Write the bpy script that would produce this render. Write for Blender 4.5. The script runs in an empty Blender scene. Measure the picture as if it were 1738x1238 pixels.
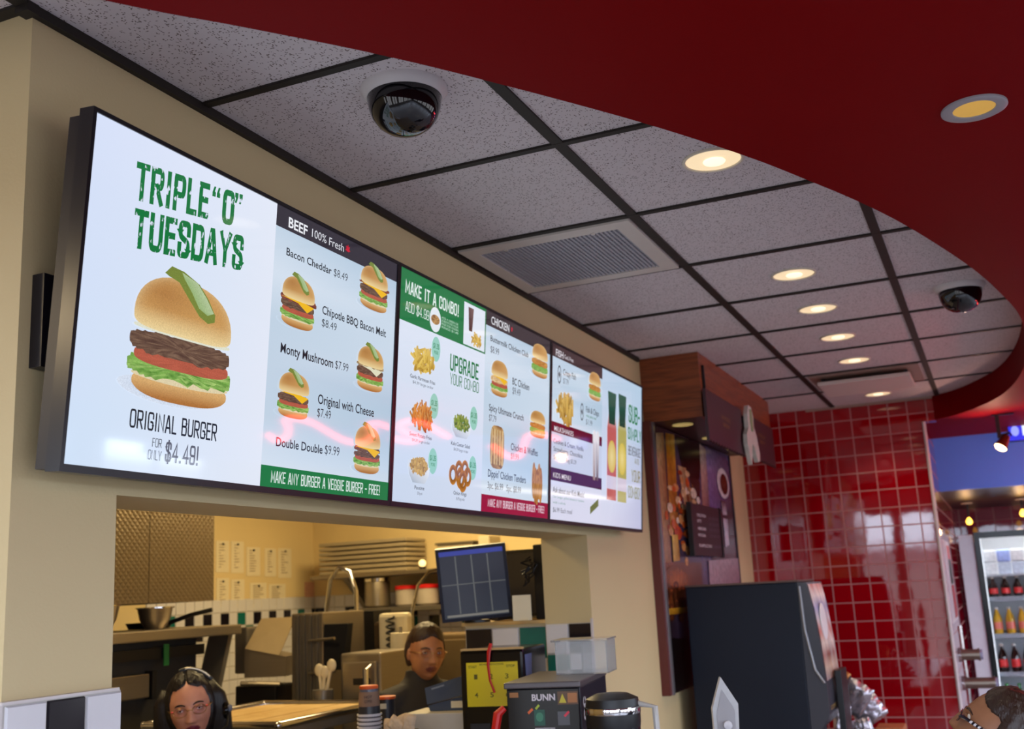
import bpy, bmesh, math, random
from mathutils import Vector, Matrix, noise
random.seed(7)
S = bpy.context.scene
COL = S.collection
PI = math.pi
CEIL = 2.9                      # ceiling height above the floor

# ------------------------------------------------------------------ camera
W, H = 1738, 1238
F = 1843.2                      # focal length in pixels of the 1738 wide frame
CAM = Vector((1.50929, -1.80717, CEIL - 1.11244))
R_, U_, D_ = (Vector((0.91261266, 0.40573614, -0.05016291)), Vector((0.12950097, -0.17051649, 0.97680787)),
              Vector((-0.38777266, 0.89794338, 0.20815874)))
cd = bpy.data.cameras.new('camera')
cd.sensor_width = 36.0
cd.lens = F / W * 36.0
cd.dof.use_dof = True
cd.dof.focus_distance = 2.35
cd.dof.aperture_fstop = 5.0
cam = bpy.data.objects.new('camera', cd)
COL.objects.link(cam)
cam.matrix_world = Matrix(((R_.x, U_.x, -D_.x, CAM.x), (R_.y, U_.y, -D_.y, CAM.y), (R_.z, U_.z, -D_.z, CAM.z), (0, 0, 0, 1)))
S.camera = cam

# ------------------------------------------------------------------ light
w = bpy.data.worlds.new('sky')
S.world = w
w.use_nodes = True
bg = w.node_tree.nodes['Background']
# overcast sky, dim street and house fronts up to a few degrees above the horizon
_n = w.node_tree.nodes; _l = w.node_tree.links
_tc = _n.new('ShaderNodeTexCoord'); _sx = _n.new('ShaderNodeSeparateXYZ'); _rp = _n.new('ShaderNodeValToRGB')
_l.new(_tc.outputs['Generated'], _sx.inputs[0]); _l.new(_sx.outputs[2], _rp.inputs[0]); _l.new(_rp.outputs[0], bg.inputs[0])
_rp.color_ramp.elements[0].position = 0.0; _rp.color_ramp.elements[0].color = (0.16, 0.16, 0.17, 1)
_rp.color_ramp.elements[1].position = 0.032; _rp.color_ramp.elements[1].color = (0.74, 0.86, 1.06, 1)
_e = _rp.color_ramp.elements.new(0.020); _e.color = (0.12, 0.12, 0.14, 1)
bg.inputs[1].default_value = 10.0
def area(name, loc, rot, size, power, col, size_y=None, spread=PI):
    l = bpy.data.lights.new(name, 'AREA')
    l.energy = power
    l.color = col
    l.size = size
    if size_y:
        l.shape = 'RECTANGLE'; l.size_y = size_y
    l.spread = spread
    o = bpy.data.objects.new(name, l)
    o.location = loc; o.rotation_euler = rot
    COL.objects.link(o)
    return o
area('kitchen_light', (-1.55, 1.2, 2.86), (0, 0, 0), 0.6, 19, (1.0, 0.75, 0.36), 1.2)
area('kitchen_light', (-1.45, 3.6, 2.86), (0, 0, 0), 0.6, 46, (1.0, 0.75, 0.36), 1.2)
area('side_room_fill', (-1.6, -1.9, 2.88), (0, 0, 0), 0.5, 30, (1.0, 0.76, 0.44))  # added warm fill that brightens the near wall corner, no known fixture
area('dining_room_fill', (3.6, -2.4, 2.70), (0, 0, 0), 0.6, 36, (1.0, 0.95, 0.88), 1.2)  # added fill, lifts the ambient level by bounce off the floor
area('dining_room_fill', (4.2, 1.6, 2.70), (0, 0, 0), 0.6, 30, (1.0, 0.95, 0.88), 1.2)  # second added fill for the ambient level, not a known lamp
S.view_settings.view_transform = 'Standard'
S.view_settings.look = 'None'
S.view_settings.gamma = 1.0
S.view_settings.use_curve_mapping = False
S.view_settings.exposure = 0.0

# ------------------------------------------------------------------ pixel helpers (a pixel and a depth give a place)
def ray(u, v):
    return R_ * ((u - W / 2) / F) + U_ * ((H / 2 - v) / F) + D_
def at(u, v, axis, val):
    d = ray(u, v)
    return CAM + d * ((val - CAM[axis]) / d[axis])
def dep(u, v, t):
    return CAM + ray(u, v) * t

# ------------------------------------------------------------------ colour and materials
def lin(c):
    c = c / 255.0
    return c / 12.92 if c <= 0.04045 else ((c + 0.055) / 1.055) ** 2.4
def rgb(r, g, b):
    return (lin(r), lin(g), lin(b), 1.0)
MATS = {}
def pm(name, col, rough=0.5, metal=0.0, var=0.08, scale=18.0, bump=0.0, bscale=None, coat=0.0, spec=0.5, trans=0.0,
       emit=None, estr=0.0, ior=1.45, stretch=None, alpha=1.0):
    """procedural surface: a base colour with a little noise in it, optional bump"""
    if name in MATS: return MATS[name]
    m = bpy.data.materials.new(name); m.use_nodes = True
    nt = m.node_tree; N = nt.nodes; L = nt.links
    b = N['Principled BSDF']
    tc = N.new('ShaderNodeTexCoord'); mp = N.new('ShaderNodeMapping'); L.new(tc.outputs['Object'], mp.inputs[0])
    if stretch: mp.inputs['Scale'].default_value = stretch
    nz = N.new('ShaderNodeTexNoise'); nz.inputs['Scale'].default_value = scale; nz.inputs['Detail'].default_value = 5
    L.new(mp.outputs[0], nz.inputs['Vector'])
    mx = N.new('ShaderNodeMix'); mx.data_type = 'RGBA'
    L.new(nz.outputs['Fac'], mx.inputs[0])
    mx.inputs[6].default_value = tuple(c * (1 - var) for c in col[:3]) + (1,)
    mx.inputs[7].default_value = tuple(min(1, c * (1 + var)) for c in col[:3]) + (1,)
    L.new(mx.outputs[2], b.inputs['Base Color'])
    b.inputs['Roughness'].default_value = rough
    b.inputs['Metallic'].default_value = metal
    b.inputs['Specular IOR Level'].default_value = spec
    b.inputs['Coat Weight'].default_value = coat
    b.inputs['Coat Roughness'].default_value = 0.05
    b.inputs['Transmission Weight'].default_value = trans
    b.inputs['IOR'].default_value = ior
    b.inputs['Alpha'].default_value = alpha
    if emit:
        b.inputs['Emission Color'].default_value = emit; b.inputs['Emission Strength'].default_value = estr
    if bump:
        n2 = N.new('ShaderNodeTexNoise'); n2.inputs['Scale'].default_value = bscale or scale * 3; n2.inputs['Detail'].default_value = 4
        L.new(mp.outputs[0], n2.inputs['Vector'])
        bp = N.new('ShaderNodeBump'); bp.inputs['Strength'].default_value = bump; bp.inputs['Distance'].default_value = 0.01
        L.new(n2.outputs['Fac'], bp.inputs['Height']); L.new(bp.outputs[0], b.inputs['Normal'])
    MATS[name] = m
    return m
def picture_mat(name, emission, rough, speck=0.0, sscale=400, scratch=False):
    """printed or displayed picture: the colours are those of the picture itself (attribute Col)"""
    m = bpy.data.materials.new(name); m.use_nodes = True
    nt = m.node_tree; N = nt.nodes; L = nt.links
    b = N['Principled BSDF']
    a = N.new('ShaderNodeVertexColor'); a.layer_name = 'Col'
    out = a.outputs['Color']
    tc = N.new('ShaderNodeTexCoord')
    nz = N.new('ShaderNodeTexNoise'); nz.inputs['Scale'].default_value = sscale; nz.inputs['Detail'].default_value = 3
    L.new(tc.outputs['Object'], nz.inputs['Vector'])
    if scratch:
        mp = N.new('ShaderNodeMapping'); mp.inputs['Scale'].default_value = (1, 1, 0.45); mp.inputs['Rotation'].default_value = (0.5, 0, 0)
        L.new(tc.outputs['Object'], mp.inputs[0]); L.new(mp.outputs[0], nz.inputs['Vector'])
        rp = N.new('ShaderNodeValToRGB'); rp.color_ramp.elements[0].position = 0.615; rp.color_ramp.elements[1].position = 0.65
        L.new(nz.outputs['Fac'], rp.inputs[0])
        mx = N.new('ShaderNodeMix'); mx.data_type = 'RGBA'
        L.new(rp.outputs[0], mx.inputs[0]); L.new(out, mx.inputs[6]); mx.inputs[7].default_value = rgb(214, 222, 240)
        out = mx.outputs[2]
    elif speck:
        mx = N.new('ShaderNodeMix'); mx.data_type = 'RGBA'; mx.blend_type = 'MULTIPLY'; mx.inputs[0].default_value = 1.0
        rp = N.new('ShaderNodeMapRange'); rp.inputs[3].default_value = 1 - speck; rp.inputs[4].default_value = 1 + speck
        rp.inputs[1].default_value = 0.3; rp.inputs[2].default_value = 0.7
        L.new(nz.outputs['Fac'], rp.inputs[0]); L.new(out, mx.inputs[6]); L.new(rp.outputs[0], mx.inputs[7])
        out = mx.outputs[2]
    if emission:
        b.inputs['Base Color'].default_value = (0.012, 0.012, 0.014, 1)
        L.new(out, b.inputs['Emission Color']); b.inputs['Emission Strength'].default_value = emission
    else:
        L.new(out, b.inputs['Base Color'])
    b.inputs['Roughness'].default_value = rough
    MATS[name] = m
    return m

# ------------------------------------------------------------------ mesh builder
def v3(*a): return Vector(a)
class MB:
    def __init__(s):
        s.v = []; s.f = []; s.mi = []; s.c = []; s.m = 0; s.X = None; s.col = (1, 1, 1, 1)
    def add(s, vs, fs, cols=None):
        o = len(s.v)
        for i, p in enumerate(vs):
            p = Vector(p)
            s.v.append(s.X @ p if s.X else p)
            s.c.append(cols[i] if cols else s.col)
        for f in fs:
            s.f.append(tuple(o + i for i in f)); s.mi.append(s.m)
        return s
    def box(s, c, d, rot=None, bev=0.0):
        bm = bmesh.new(); bmesh.ops.create_cube(bm, size=1.0)
        bmesh.ops.scale(bm, vec=d, verts=bm.verts)
        if bev:
            bmesh.ops.bevel(bm, geom=bm.edges[:], offset=bev, segments=2, affect='EDGES', profile=0.6)
        M = Matrix.Translation(c) @ (rot.to_4x4() if rot else Matrix())
        bm.verts.index_update()
        vs = [M @ v.co for v in bm.verts]; fs = [[v.index for v in f.verts] for f in bm.faces]
        bm.free()
        return s.add(vs, fs)
    def bx(s, x0, x1, y0, y1, z0, z1, bev=0.0):
        return s.box(((x0 + x1) / 2, (y0 + y1) / 2, (z0 + z1) / 2), (abs(x1 - x0), abs(y1 - y0), abs(z1 - z0)), None, bev)
    def lathe(s, prof, o=(0, 0, 0), n=32, axis=None, cap=True):
        """prof: (radius, height) list turned about axis (default z) through o"""
        Q = Vector((0, 0, 1)).rotation_difference(Vector(axis)).to_matrix() if axis else Matrix.Identity(3)
        o = Vector(o); vs = []; fs = []
        for r, h in prof:
            for i in range(n):
                a = 2 * PI * i / n
                vs.append(o + Q @ Vector((r * math.cos(a), r * math.sin(a), h)))
        for k in range(len(prof) - 1):
            for i in range(n):
                j = (i + 1) % n
                fs.append((k * n + i, k * n + j, (k + 1) * n + j, (k + 1) * n + i))
        if cap:
            if prof[0][0] > 1e-5: fs.append(tuple(range(n - 1, -1, -1)))
            if prof[-1][0] > 1e-5: fs.append(tuple((len(prof) - 1) * n + i for i in range(n)))
        return s.add(vs, fs)
    def cyl(s, p0, p1, r0, r1=None, n=20):
        p0 = Vector(p0); p1 = Vector(p1)
        return s.lathe([(r0, 0), (r0 if r1 is None else r1, (p1 - p0).length)], p0, n, p1 - p0)
    def tube(s, pts, rad, n=10, cap=True):
        pts = [Vector(p) for p in pts]
        rs = rad if isinstance(rad, (list, tuple)) else [rad] * len(pts)
        vs = []; fs = []
        up = None
        for i, p in enumerate(pts):
            t = (pts[min(i + 1, len(pts) - 1)] - pts[max(i - 1, 0)]).normalized()
            if up is None:
                up = Vector((0, 0, 1)) if abs(t.z) < 0.9 else Vector((1, 0, 0))
            a = (up - t * up.dot(t)).normalized(); b = t.cross(a); up = a
            r = rs[i]
            ra, rb = r if isinstance(r, tuple) else (r, r)
            for k in range(n):
                q = 2 * PI * k / n
                vs.append(p + a * (ra * math.cos(q)) + b * (rb * math.sin(q)))
        for i in range(len(pts) - 1):
            for k in range(n):
                j = (k + 1) % n
                fs.append((i * n + k, i * n + j, (i + 1) * n + j, (i + 1) * n + k))
        if cap:
            fs.append(tuple(range(n - 1, -1, -1))); fs.append(tuple((len(pts) - 1) * n + k for k in range(n)))
        return s.add(vs, fs)
    def ball(s, c, r, n=20, sq=1.0):
        c = Vector(c); R = r if isinstance(r, (tuple, list)) else (r, r, r)
        vs = []; fs = []; m = max(6, n // 2)
        for i in range(m + 1):
            th = PI * i / m
            for k in range(n):
                a = 2 * PI * k / n
                vs.append(c + Vector((R[0] * math.sin(th) * math.cos(a), R[1] * math.sin(th) * math.sin(a), R[2] * math.cos(th))))
        for i in range(m):
            for k in range(n):
                j = (k + 1) % n
                fs.append((i * n + k, (i + 1) * n + k, (i + 1) * n + j, i * n + j))
        return s.add(vs, fs)
    def prism(s, poly, d):
        """planar polygon extruded by vector d"""
        n = len(poly); d = Vector(d); poly = [Vector(p) for p in poly]
        vs = poly + [p + d for p in poly]
        fs = [tuple(range(n - 1, -1, -1)), tuple(range(n, 2 * n))] + [(i, (i + 1) % n, n + (i + 1) % n, n + i) for i in range(n)]
        return s.add(vs, fs)
    def obj(s, name, mats, root=None, parent=None, smooth=False, origin=None, local=False):
        """link as ONE mesh object; verts are in world space unless local"""
        me = bpy.data.meshes.new(name)
        o0 = Vector((0, 0, 0))
        if not local:
            if root is not None: o0 = root.location.copy()
            elif origin is not None: o0 = Vector(origin)
        me.from_pydata([p - o0 for p in s.v], [], s.f)
        for m in (mats if isinstance(mats, (list, tuple)) else [mats]): me.materials.append(m)
        me.polygons.foreach_set('material_index', s.mi)
        if any(c != (1, 1, 1, 1) for c in s.c):
            ca = me.color_attributes.new('Col', 'FLOAT_COLOR', 'POINT')
            ca.data.foreach_set('color', [x for c in s.c for x in c])
        bm = bmesh.new(); bm.from_mesh(me)
        bmesh.ops.remove_doubles(bm, verts=bm.verts, dist=1e-6)
        if not getattr(s, 'flat', False): bmesh.ops.recalc_face_normals(bm, faces=bm.faces)
        bm.to_mesh(me); bm.free()
        me.update()
        if smooth:
            for p in me.polygons: p.use_smooth = True
            if smooth != 'all':
                me.set_sharp_from_angle(angle=math.radians(38))
        o = bpy.data.objects.new(name, me); COL.objects.link(o)
        par = parent or root
        if par is not None: o.parent = par
        elif not local: o.location = o0
        return o
def tag(o, label=None, cat=None, group=None, kind=None):
    if label: o['label'] = label
    if cat: o['category'] = cat
    if group: o['group'] = group
    if kind: o['kind'] = kind
    return o
def thing(name, label, cat, loc, rotz=0, group=None):
    o = bpy.data.objects.new(name, None); COL.objects.link(o)
    o.empty_display_size = 0.05
    o.location = loc; o.rotation_euler = (0, 0, rotz)
    return tag(o, label, cat, group)
def struct(name, mb, mats, label=None, smooth=False, parent=None):
    o = mb.obj(name, mats, None, parent, smooth)
    if parent is None: tag(o, label, None, None, 'structure')
    return o
def copy_tree(o, parent=None):
    c = o.copy(); COL.objects.link(c)
    if parent is not None: c.parent = parent
    for ch in [x for x in COL.objects if x.parent == o]: copy_tree(ch, c)
    return c

# ------------------------------------------------------------------ lettering
_tc = {}
def glyphs(s, bold=0.0):
    k = (s, bold)
    if k not in _tc:
        cu = bpy.data.curves.new('t', 'FONT'); cu.body = s; cu.offset = bold; cu.resolution_u = 3
        ob = bpy.data.objects.new('t', cu); COL.objects.link(ob)
        dg = bpy.context.evaluated_depsgraph_get()
        me = bpy.data.meshes.new_from_object(ob.evaluated_get(dg))
        vs = [(v.co.x, v.co.y) for v in me.vertices]; fs = [tuple(p.vertices) for p in me.polygons]
        bpy.data.objects.remove(ob); bpy.data.curves.remove(cu); bpy.data.meshes.remove(me)
        _tc[k] = (vs, fs)
    return _tc[k]
class Sheet:
    """a flat picture in the plane o + a*ea + b*eb, its layers lifted along n by fractions of a millimetre"""
    def __init__(s, o, ea, eb, n):
        s.o, s.ea, s.eb, s.n = Vector(o), Vector(ea), Vector(eb), Vector(n)
    def ab(s, u, v):
        d = ray(u, v); t = (s.o - CAM).dot(s.n) / d.dot(s.n); p = CAM + d * t - s.o
        return (p.dot(s.ea), p.dot(s.eb))
    shear = 0.0; aref = 0.0
    def p(s, a, b, z=0.0): return s.o + s.ea * a + s.eb * (b + s.shear * (a - s.aref)) + s.n * z
    def poly(s, mb, pts, z, col):
        cols = col if isinstance(col, list) else [col] * len(pts)
        mb.flat = True
        mb.add([s.p(a, b, z) for a, b in pts], [tuple(range(len(pts)))], cols)
    def rect(s, mb, a0, a1, b0, b1, z, col):
        s.poly(mb, [(a0, b0), (a1, b0), (a1, b1), (a0, b1)], z, col)
    def fan(s, mb, out, z, fn, rings=4, c=None):
        """star-shaped outline filled ring by ring, fn(a,b,k) gives the colour (k 0 centre .. 1 rim)"""
        mb.flat = True
        n = len(out)
        ca = sum(q[0] for q in out) / n if c is None else c[0]; cb = sum(q[1] for q in out) / n if c is None else c[1]
        vs = [s.p(ca, cb, z)]; cs = [fn(ca, cb, 0)]; fs = []
        for r in range(1, rings + 1):
            k = r / rings
            for (a, b) in out:
                x, y = ca + (a - ca) * k, cb + (b - cb) * k
                vs.append(s.p(x, y, z)); cs.append(fn(x, y, k))
        for i in range(n): fs.append((0, 1 + i, 1 + (i + 1) % n))
        for r in range(rings - 1):
            for i in range(n):
                j = (i + 1) % n; o = 1 + r * n
                fs.append((o + i, o + n + i, o + n + j, o + j))
        mb.add(vs, fs, cs)
    def text(s, mb, txt, a0, a1, b, cap, z, col, bold=0.0):
        vs, fs = glyphs(txt, bold)
        if not vs: return
        hv, _ = glyphs('H', bold)
        hh = max(q[1] for q in hv)
        x0 = min(q[0] for q in vs); x1 = max(q[0] for q in vs)
        ka = (a1 - a0) / (x1 - x0); kb = cap / hh
        mb.flat = True
        mb.add([s.p(a0 + (x - x0) * ka, b + y * kb, z) for x, y in vs], fs, [col] * len(vs))
    def tpx(s, mb, txt, l, r, top, z, col, bold=0.0):
        """l, r: pixels of the base line's ends; top: pixel of the cap height above l"""
        a0, b0 = s.ab(*l); a1, b1 = s.ab(*r); _, bt = s.ab(*top)
        s.text(mb, txt, a0, a1, (b0 + b1) / 2, bt - b0, z, col, bold)
def ell(ca, cb, ra, rb, n=24, p=2.0, t0=0, t1=2 * PI):
    out = []
    for i in range(n):
        t = t0 + (t1 - t0) * i / n
        x, y = math.cos(t), math.sin(t)
        out.append((ca + ra * math.copysign(abs(x) ** (2 / p), x), cb + rb * math.copysign(abs(y) ** (2 / p), y)))
    return out
def mixc(a, b, k):
    k = max(0, min(1, k))
    return tuple(a[i] * (1 - k) + b[i] * k for i in range(3)) + (1,)
def jit(c, k):
    q = 1 + random.uniform(-k, k)
    return tuple(x * q for x in c[:3]) + (1,)
# ------------------------------------------------------------------ condensed poster capitals drawn as strokes
def rnd(pts, r=0.24):
    pts = [Vector(p) for p in pts]; out = [pts[0]]
    for i in range(1, len(pts) - 1):
        p, a, b = pts[i], pts[i - 1], pts[i + 1]
        ra = min(r, (a - p).length / 2); rb = min(r, (b - p).length / 2)
        q0 = p + (a - p).normalized() * ra; q1 = p + (b - p).normalized() * rb
        for k in range(5):
            t = k / 4; out.append(q0 * (1 - t) ** 2 + p * (2 * t * (1 - t)) + q1 * t * t)
    out.append(pts[-1]); return out
OO = [(.5, 1), (1, 1), (1, 0), (0, 0), (0, 1), (.5, 1)]
SS = [(1, .70), (1, 1), (0, 1), (0, .60), (1, .40), (1, 0), (0, 0), (0, .30)]
GL = {
 'A': (.50, [[(0, 0), (.42, 1), (.58, 1), (1, 0)], [(.14, .28), (.86, .28)]]), 'B': (.46, [[(0, 0), (0, 1)], rnd([(0, 1), (.95, 1), (.95, .53), (0, .53)]), rnd([(0, .53), (1, .53), (1, 0), (0, 0)])]),
 'C': (.46, [rnd([(1, .68), (1, 1), (0, 1), (0, 0), (1, 0), (1, .32)])]), 'D': (.48, [[(0, 0), (0, 1)], rnd([(0, 1), (1, 1), (1, 0), (0, 0)], .3)]),
 'E': (.40, [[(1, 1), (0, 1), (0, 0), (1, 0)], [(0, .52), (.85, .52)]]), 'F': (.40, [[(1, 1), (0, 1), (0, 0)], [(0, .52), (.85, .52)]]),
 'G': (.48, [rnd([(1, .70), (1, 1), (0, 1), (0, 0), (1, 0), (1, .46), (.55, .46)])]), 'H': (.48, [[(0, 0), (0, 1)], [(1, 0), (1, 1)], [(0, .5), (1, .5)]]),
 'I': (.15, [[(.5, 0), (.5, 1)]]), 'J': (.4, [rnd([(1, 1), (1, 0), (0, 0), (0, .3)])]), 'K': (.48, [[(0, 0), (0, 1)], [(1, 1), (.05, .42)], [(.3, .55), (1, 0)]]),
 'L': (.38, [[(0, 1), (0, 0), (1, 0)]]), 'M': (.62, [[(0, 0), (0, 1), (.5, .25), (1, 1), (1, 0)]]), 'N': (.50, [[(0, 0), (0, 1), (1, 0), (1, 1)]]),
 'O': (.48, [rnd(OO, .3)]), 'P': (.46, [[(0, 0), (0, 1)], rnd([(0, 1), (1, 1), (1, .44), (0, .44)])]), 'Q': (.48, [rnd(OO, .3), [(.6, .25), (1, -.05)]]),
 'R': (.48, [[(0, 0), (0, 1)], rnd([(0, 1), (1, 1), (1, .48), (0, .48)]), [(.45, .48), (1, 0)]]), 'S': (.46, [rnd(SS, .26)]), 'T': (.48, [[(0, 1), (1, 1)], [(.5, 1), (.5, 0)]]),
 'U': (.48, [rnd([(0, 1), (0, 0), (1, 0), (1, 1)], .3)]), 'V': (.5, [[(0, 1), (.45, 0), (.55, 0), (1, 1)]]), 'W': (.7, [[(0, 1), (.25, 0), (.5, .8), (.75, 0), (1, 1)]]),
 'X': (.5, [[(0, 0), (1, 1)], [(0, 1), (1, 0)]]), 'Y': (.5, [[(0, 1), (.5, .42), (1, 1)], [(.5, .42), (.5, 0)]]), 'Z': (.45, [[(0, 1), (1, 1), (0, 0), (1, 0)]]),
 '0': (.46, [rnd(OO, .3)]), '1': (.25, [[(0, .8), (1, 1), (1, 0)]]), '4': (.5, [[(.76, 0), (.76, 1), (0, .28), (1, .28)]]), '9': (.46, [rnd([(0, .3), (0, 0), (1, 0), (1, 1), (0, 1), (0, .46), (1, .46)])]),
 '$': (.46, [rnd(SS, .26), [(.5, 1.12), (.5, -.12)]]), '.': (.15, [[(.5, 0), (.5, .02)]]), '!': (.15, [[(.5, 1), (.5, .3)], [(.5, 0), (.5, .03)]]), '-': (.3, [[(0, .45), (1, .45)]]), ' ': (.22, []),
}
def gothic(sheet, mb, txt, a0, a1, b, cap, z, col, st):
    gap = 0.085
    tot = sum(GL[c][0] + st for c in txt) + gap * (len(txt) - 1)
    kx = (a1 - a0) / tot; x = 0.0; sx = st * kx / 2; sy = st * cap / 2 * 0.82
    mb.flat = True
    for c in txt:
        w_, lines = GL[c]
        for pl in lines:
            P = [Vector((a0 + x * kx + sx + px_ * w_ * kx, b + sy + py_ * (cap - 2 * sy))) for px_, py_ in [tuple(q) for q in pl]]
            n = len(P); L_ = []; Rr = []
            closed = (P[0] - P[-1]).length < 1e-6
            for i in range(n):
                d0 = (P[i] - P[i - 1]) if i else ((P[-1] - P[-2]) if closed else P[1] - P[0])
                d1 = (P[i + 1] - P[i]) if i < n - 1 else ((P[1] - P[0]) if closed else P[-1] - P[-2])
                d0.normalize(); d1.normalize()
                n0 = Vector((-d0.y, d0.x)); n1 = Vector((-d1.y, d1.x)); mt = (n0 + n1)
                if mt.length < 1e-4: mt = n0.copy()
                mt.normalize(); k = min(1.9, 1 / max(0.4, mt.dot(n0)))
                off = Vector((mt.x * sx, mt.y * sy)) * k
                e = Vector((0, 0))
                if not closed and i == 0: e = -Vector((d1.x * sx, d1.y * sy))
                if not closed and i == n - 1: e = Vector((d0.x * sx, d0.y * sy))
                L_.append(P[i] + off + e); Rr.append(P[i] - off + e)
            vs = [sheet.p(q.x, q.y, z) for q in L_ + Rr]
            mb.add(vs, [(i, i + 1, n + i + 1, n + i) for i in range(n - 1)], [col] * len(vs))
        x += w_ + st + gap
GOTHIC = {'TRIPLE': .21, '0': .21, 'TUESDAYS': .21, 'ORIGINAL BURGER': .14, 'FOR': .10, 'ONLY': .10, '$4.49!': .15, 'MAKE ANY BURGER A VEGGIE BURGER - FREE!': .15,
          'MAKE IT A COMBO!': .18, 'ADD $4.99': .10, 'UPGRADE': .17, 'YOUR COMBO': .11, 'SUB-': .17, 'SIMPLY': .17, 'BEVERAGE': .13, 'AND': .13, 'YOUR': .15, 'COMBO!': .15}
_otext = Sheet.text
def _text(s, mb, txt, a0, a1, b, cap, z, col, bold=0.0):
    if txt in GOTHIC: gothic(s, mb, txt, a0, a1, b, cap, z, col, GOTHIC[txt])
    elif txt in '\u201c\u201d':
        mb.flat = True
        for k in (0, 1):
            x0 = a0 + k * (a1 - a0) * 0.55; w_ = (a1 - a0) * 0.42
            pts = [(x0, b), (x0 + w_, b), (x0 + w_, b + cap * .4), (x0 + w_ * .7, b + cap * .55), (x0 + w_, b + cap), (x0 + w_ * .45, b + cap), (x0, b + cap * .4)]
            if txt == '\u201d': pts = [(2 * x0 + w_ - px_, 2 * b + cap - py_) for px_, py_ in pts]
            s.poly(mb, pts, z, col)
    else: _otext(s, mb, txt, a0, a1, b, cap, z, col, bold)
Sheet.text = _text
# ------------------------------------------------------------------ surfaces of the room
beige = pm('beige_paint', rgb(206, 187, 143), 0.55, var=0.03, scale=3, bump=0.05, bscale=160)
kitchen_paint = pm('kitchen_paint', rgb(222, 200, 150), 0.5, var=0.03, scale=3)
soffit_red = pm('bulkhead_red_paint', rgb(116, 0, 4), 0.6, var=0.06, scale=2.5, spec=0.07, bump=0.03, bscale=120)
soffit_blue = pm('bulkhead_blue_paint', rgb(92, 140, 240), 0.5, var=0.04, scale=3)
dark_bar = pm('dark_ceiling_bar', rgb(30, 24, 19), 0.6, var=0.15, scale=30)
white_trim = pm('white_tile_trim', rgb(206, 198, 196), 0.25, var=0.04)
floor_m = pm('floor_tile', rgb(150, 150, 154), 0.3, var=0.15, scale=4)
grey_paint = pm('grey_paint', rgb(120, 116, 112), 0.6, var=0.05)
dark_under = pm('dark_brown_paint', rgb(58, 42, 42), 0.35, var=0.08)
black_tile = pm('black_glazed_tile', rgb(26, 22, 30), 0.12, var=0.2)
white_tile = pm('white_glazed_tile', rgb(214, 212, 216), 0.15, var=0.03)
green_tile = pm('green_glazed_tile', rgb(26, 104, 96), 0.15, var=0.12)
grout_m = pm('pale_grout', rgb(190, 184, 176), 0.8, var=0.06)

def ceiling_tile_mat():
    m = bpy.data.materials.new('ceiling_tile'); m.use_nodes = True
    nt = m.node_tree; N = nt.nodes; L = nt.links; b = N['Principled BSDF']
    tc = N.new('ShaderNodeTexCoord')
    ns = N.new('ShaderNodeTexNoise'); ns.inputs['Scale'].default_value = 60
    L.new(tc.outputs['Object'], ns.inputs['Vector'])
    ad = N.new('ShaderNodeMix'); ad.data_type = 'VECTOR'; ad.inputs[0].default_value = 0.012
    L.new(tc.outputs['Object'], ad.inputs[4]); L.new(ns.outputs['Color'], ad.inputs[5])
    masks = []
    for sc, thr, keep, st, rz in ((165, 0.25, 0.78, (1, 1, 1), 0), (62, 0.17, 0.80, (2.6, 0.8, 1), 0.6), (62, 0.17, 0.82, (0.8, 2.6, 1), -0.3)):
        mp = N.new('ShaderNodeMapping'); mp.inputs['Scale'].default_value = st; mp.inputs['Rotation'].default_value = (0, 0, rz)
        L.new(ad.outputs[1], mp.inputs[0])
        vo = N.new('ShaderNodeTexVoronoi'); vo.inputs['Scale'].default_value = sc; vo.voronoi_dimensions = '2D'
        L.new(mp.outputs[0], vo.inputs['Vector'])
        lt = N.new('ShaderNodeMath'); lt.operation = 'LESS_THAN'; lt.inputs[1].default_value = thr
        L.new(vo.outputs['Distance'], lt.inputs[0])
        sp = N.new('ShaderNodeSeparateColor'); L.new(vo.outputs['Color'], sp.inputs[0])
        gt = N.new('ShaderNodeMath'); gt.operation = 'GREATER_THAN'; gt.inputs[1].default_value = keep
        L.new(sp.outputs[0], gt.inputs[0])
        mu = N.new('ShaderNodeMath'); mu.operation = 'MULTIPLY'; L.new(lt.outputs[0], mu.inputs[0]); L.new(gt.outputs[0], mu.inputs[1])
        masks.append(mu)
    cur = masks[0].outputs[0]
    for k in masks[1:]:
        mxm = N.new('ShaderNodeMath'); mxm.operation = 'MAXIMUM'; L.new(cur, mxm.inputs[0]); L.new(k.outputs[0], mxm.inputs[1]); cur = mxm.outputs[0]
    mx = N.new('ShaderNodeMix'); mx.data_type = 'RGBA'
    L.new(cur, mx.inputs[0]); mx.inputs[6].default_value = rgb(204, 194, 196); mx.inputs[7].default_value = rgb(104, 90, 86)
    L.new(mx.outputs[2], b.inputs['Base Color']); b.inputs['Roughness'].default_value = 0.9
    bp = N.new('ShaderNodeBump'); bp.invert = True; bp.inputs['Strength'].default_value = 0.5; bp.inputs['Distance'].default_value = 0.004
    L.new(cur, bp.inputs['Height']); L.new(bp.outputs[0], b.inputs['Normal'])
    return m
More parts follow.
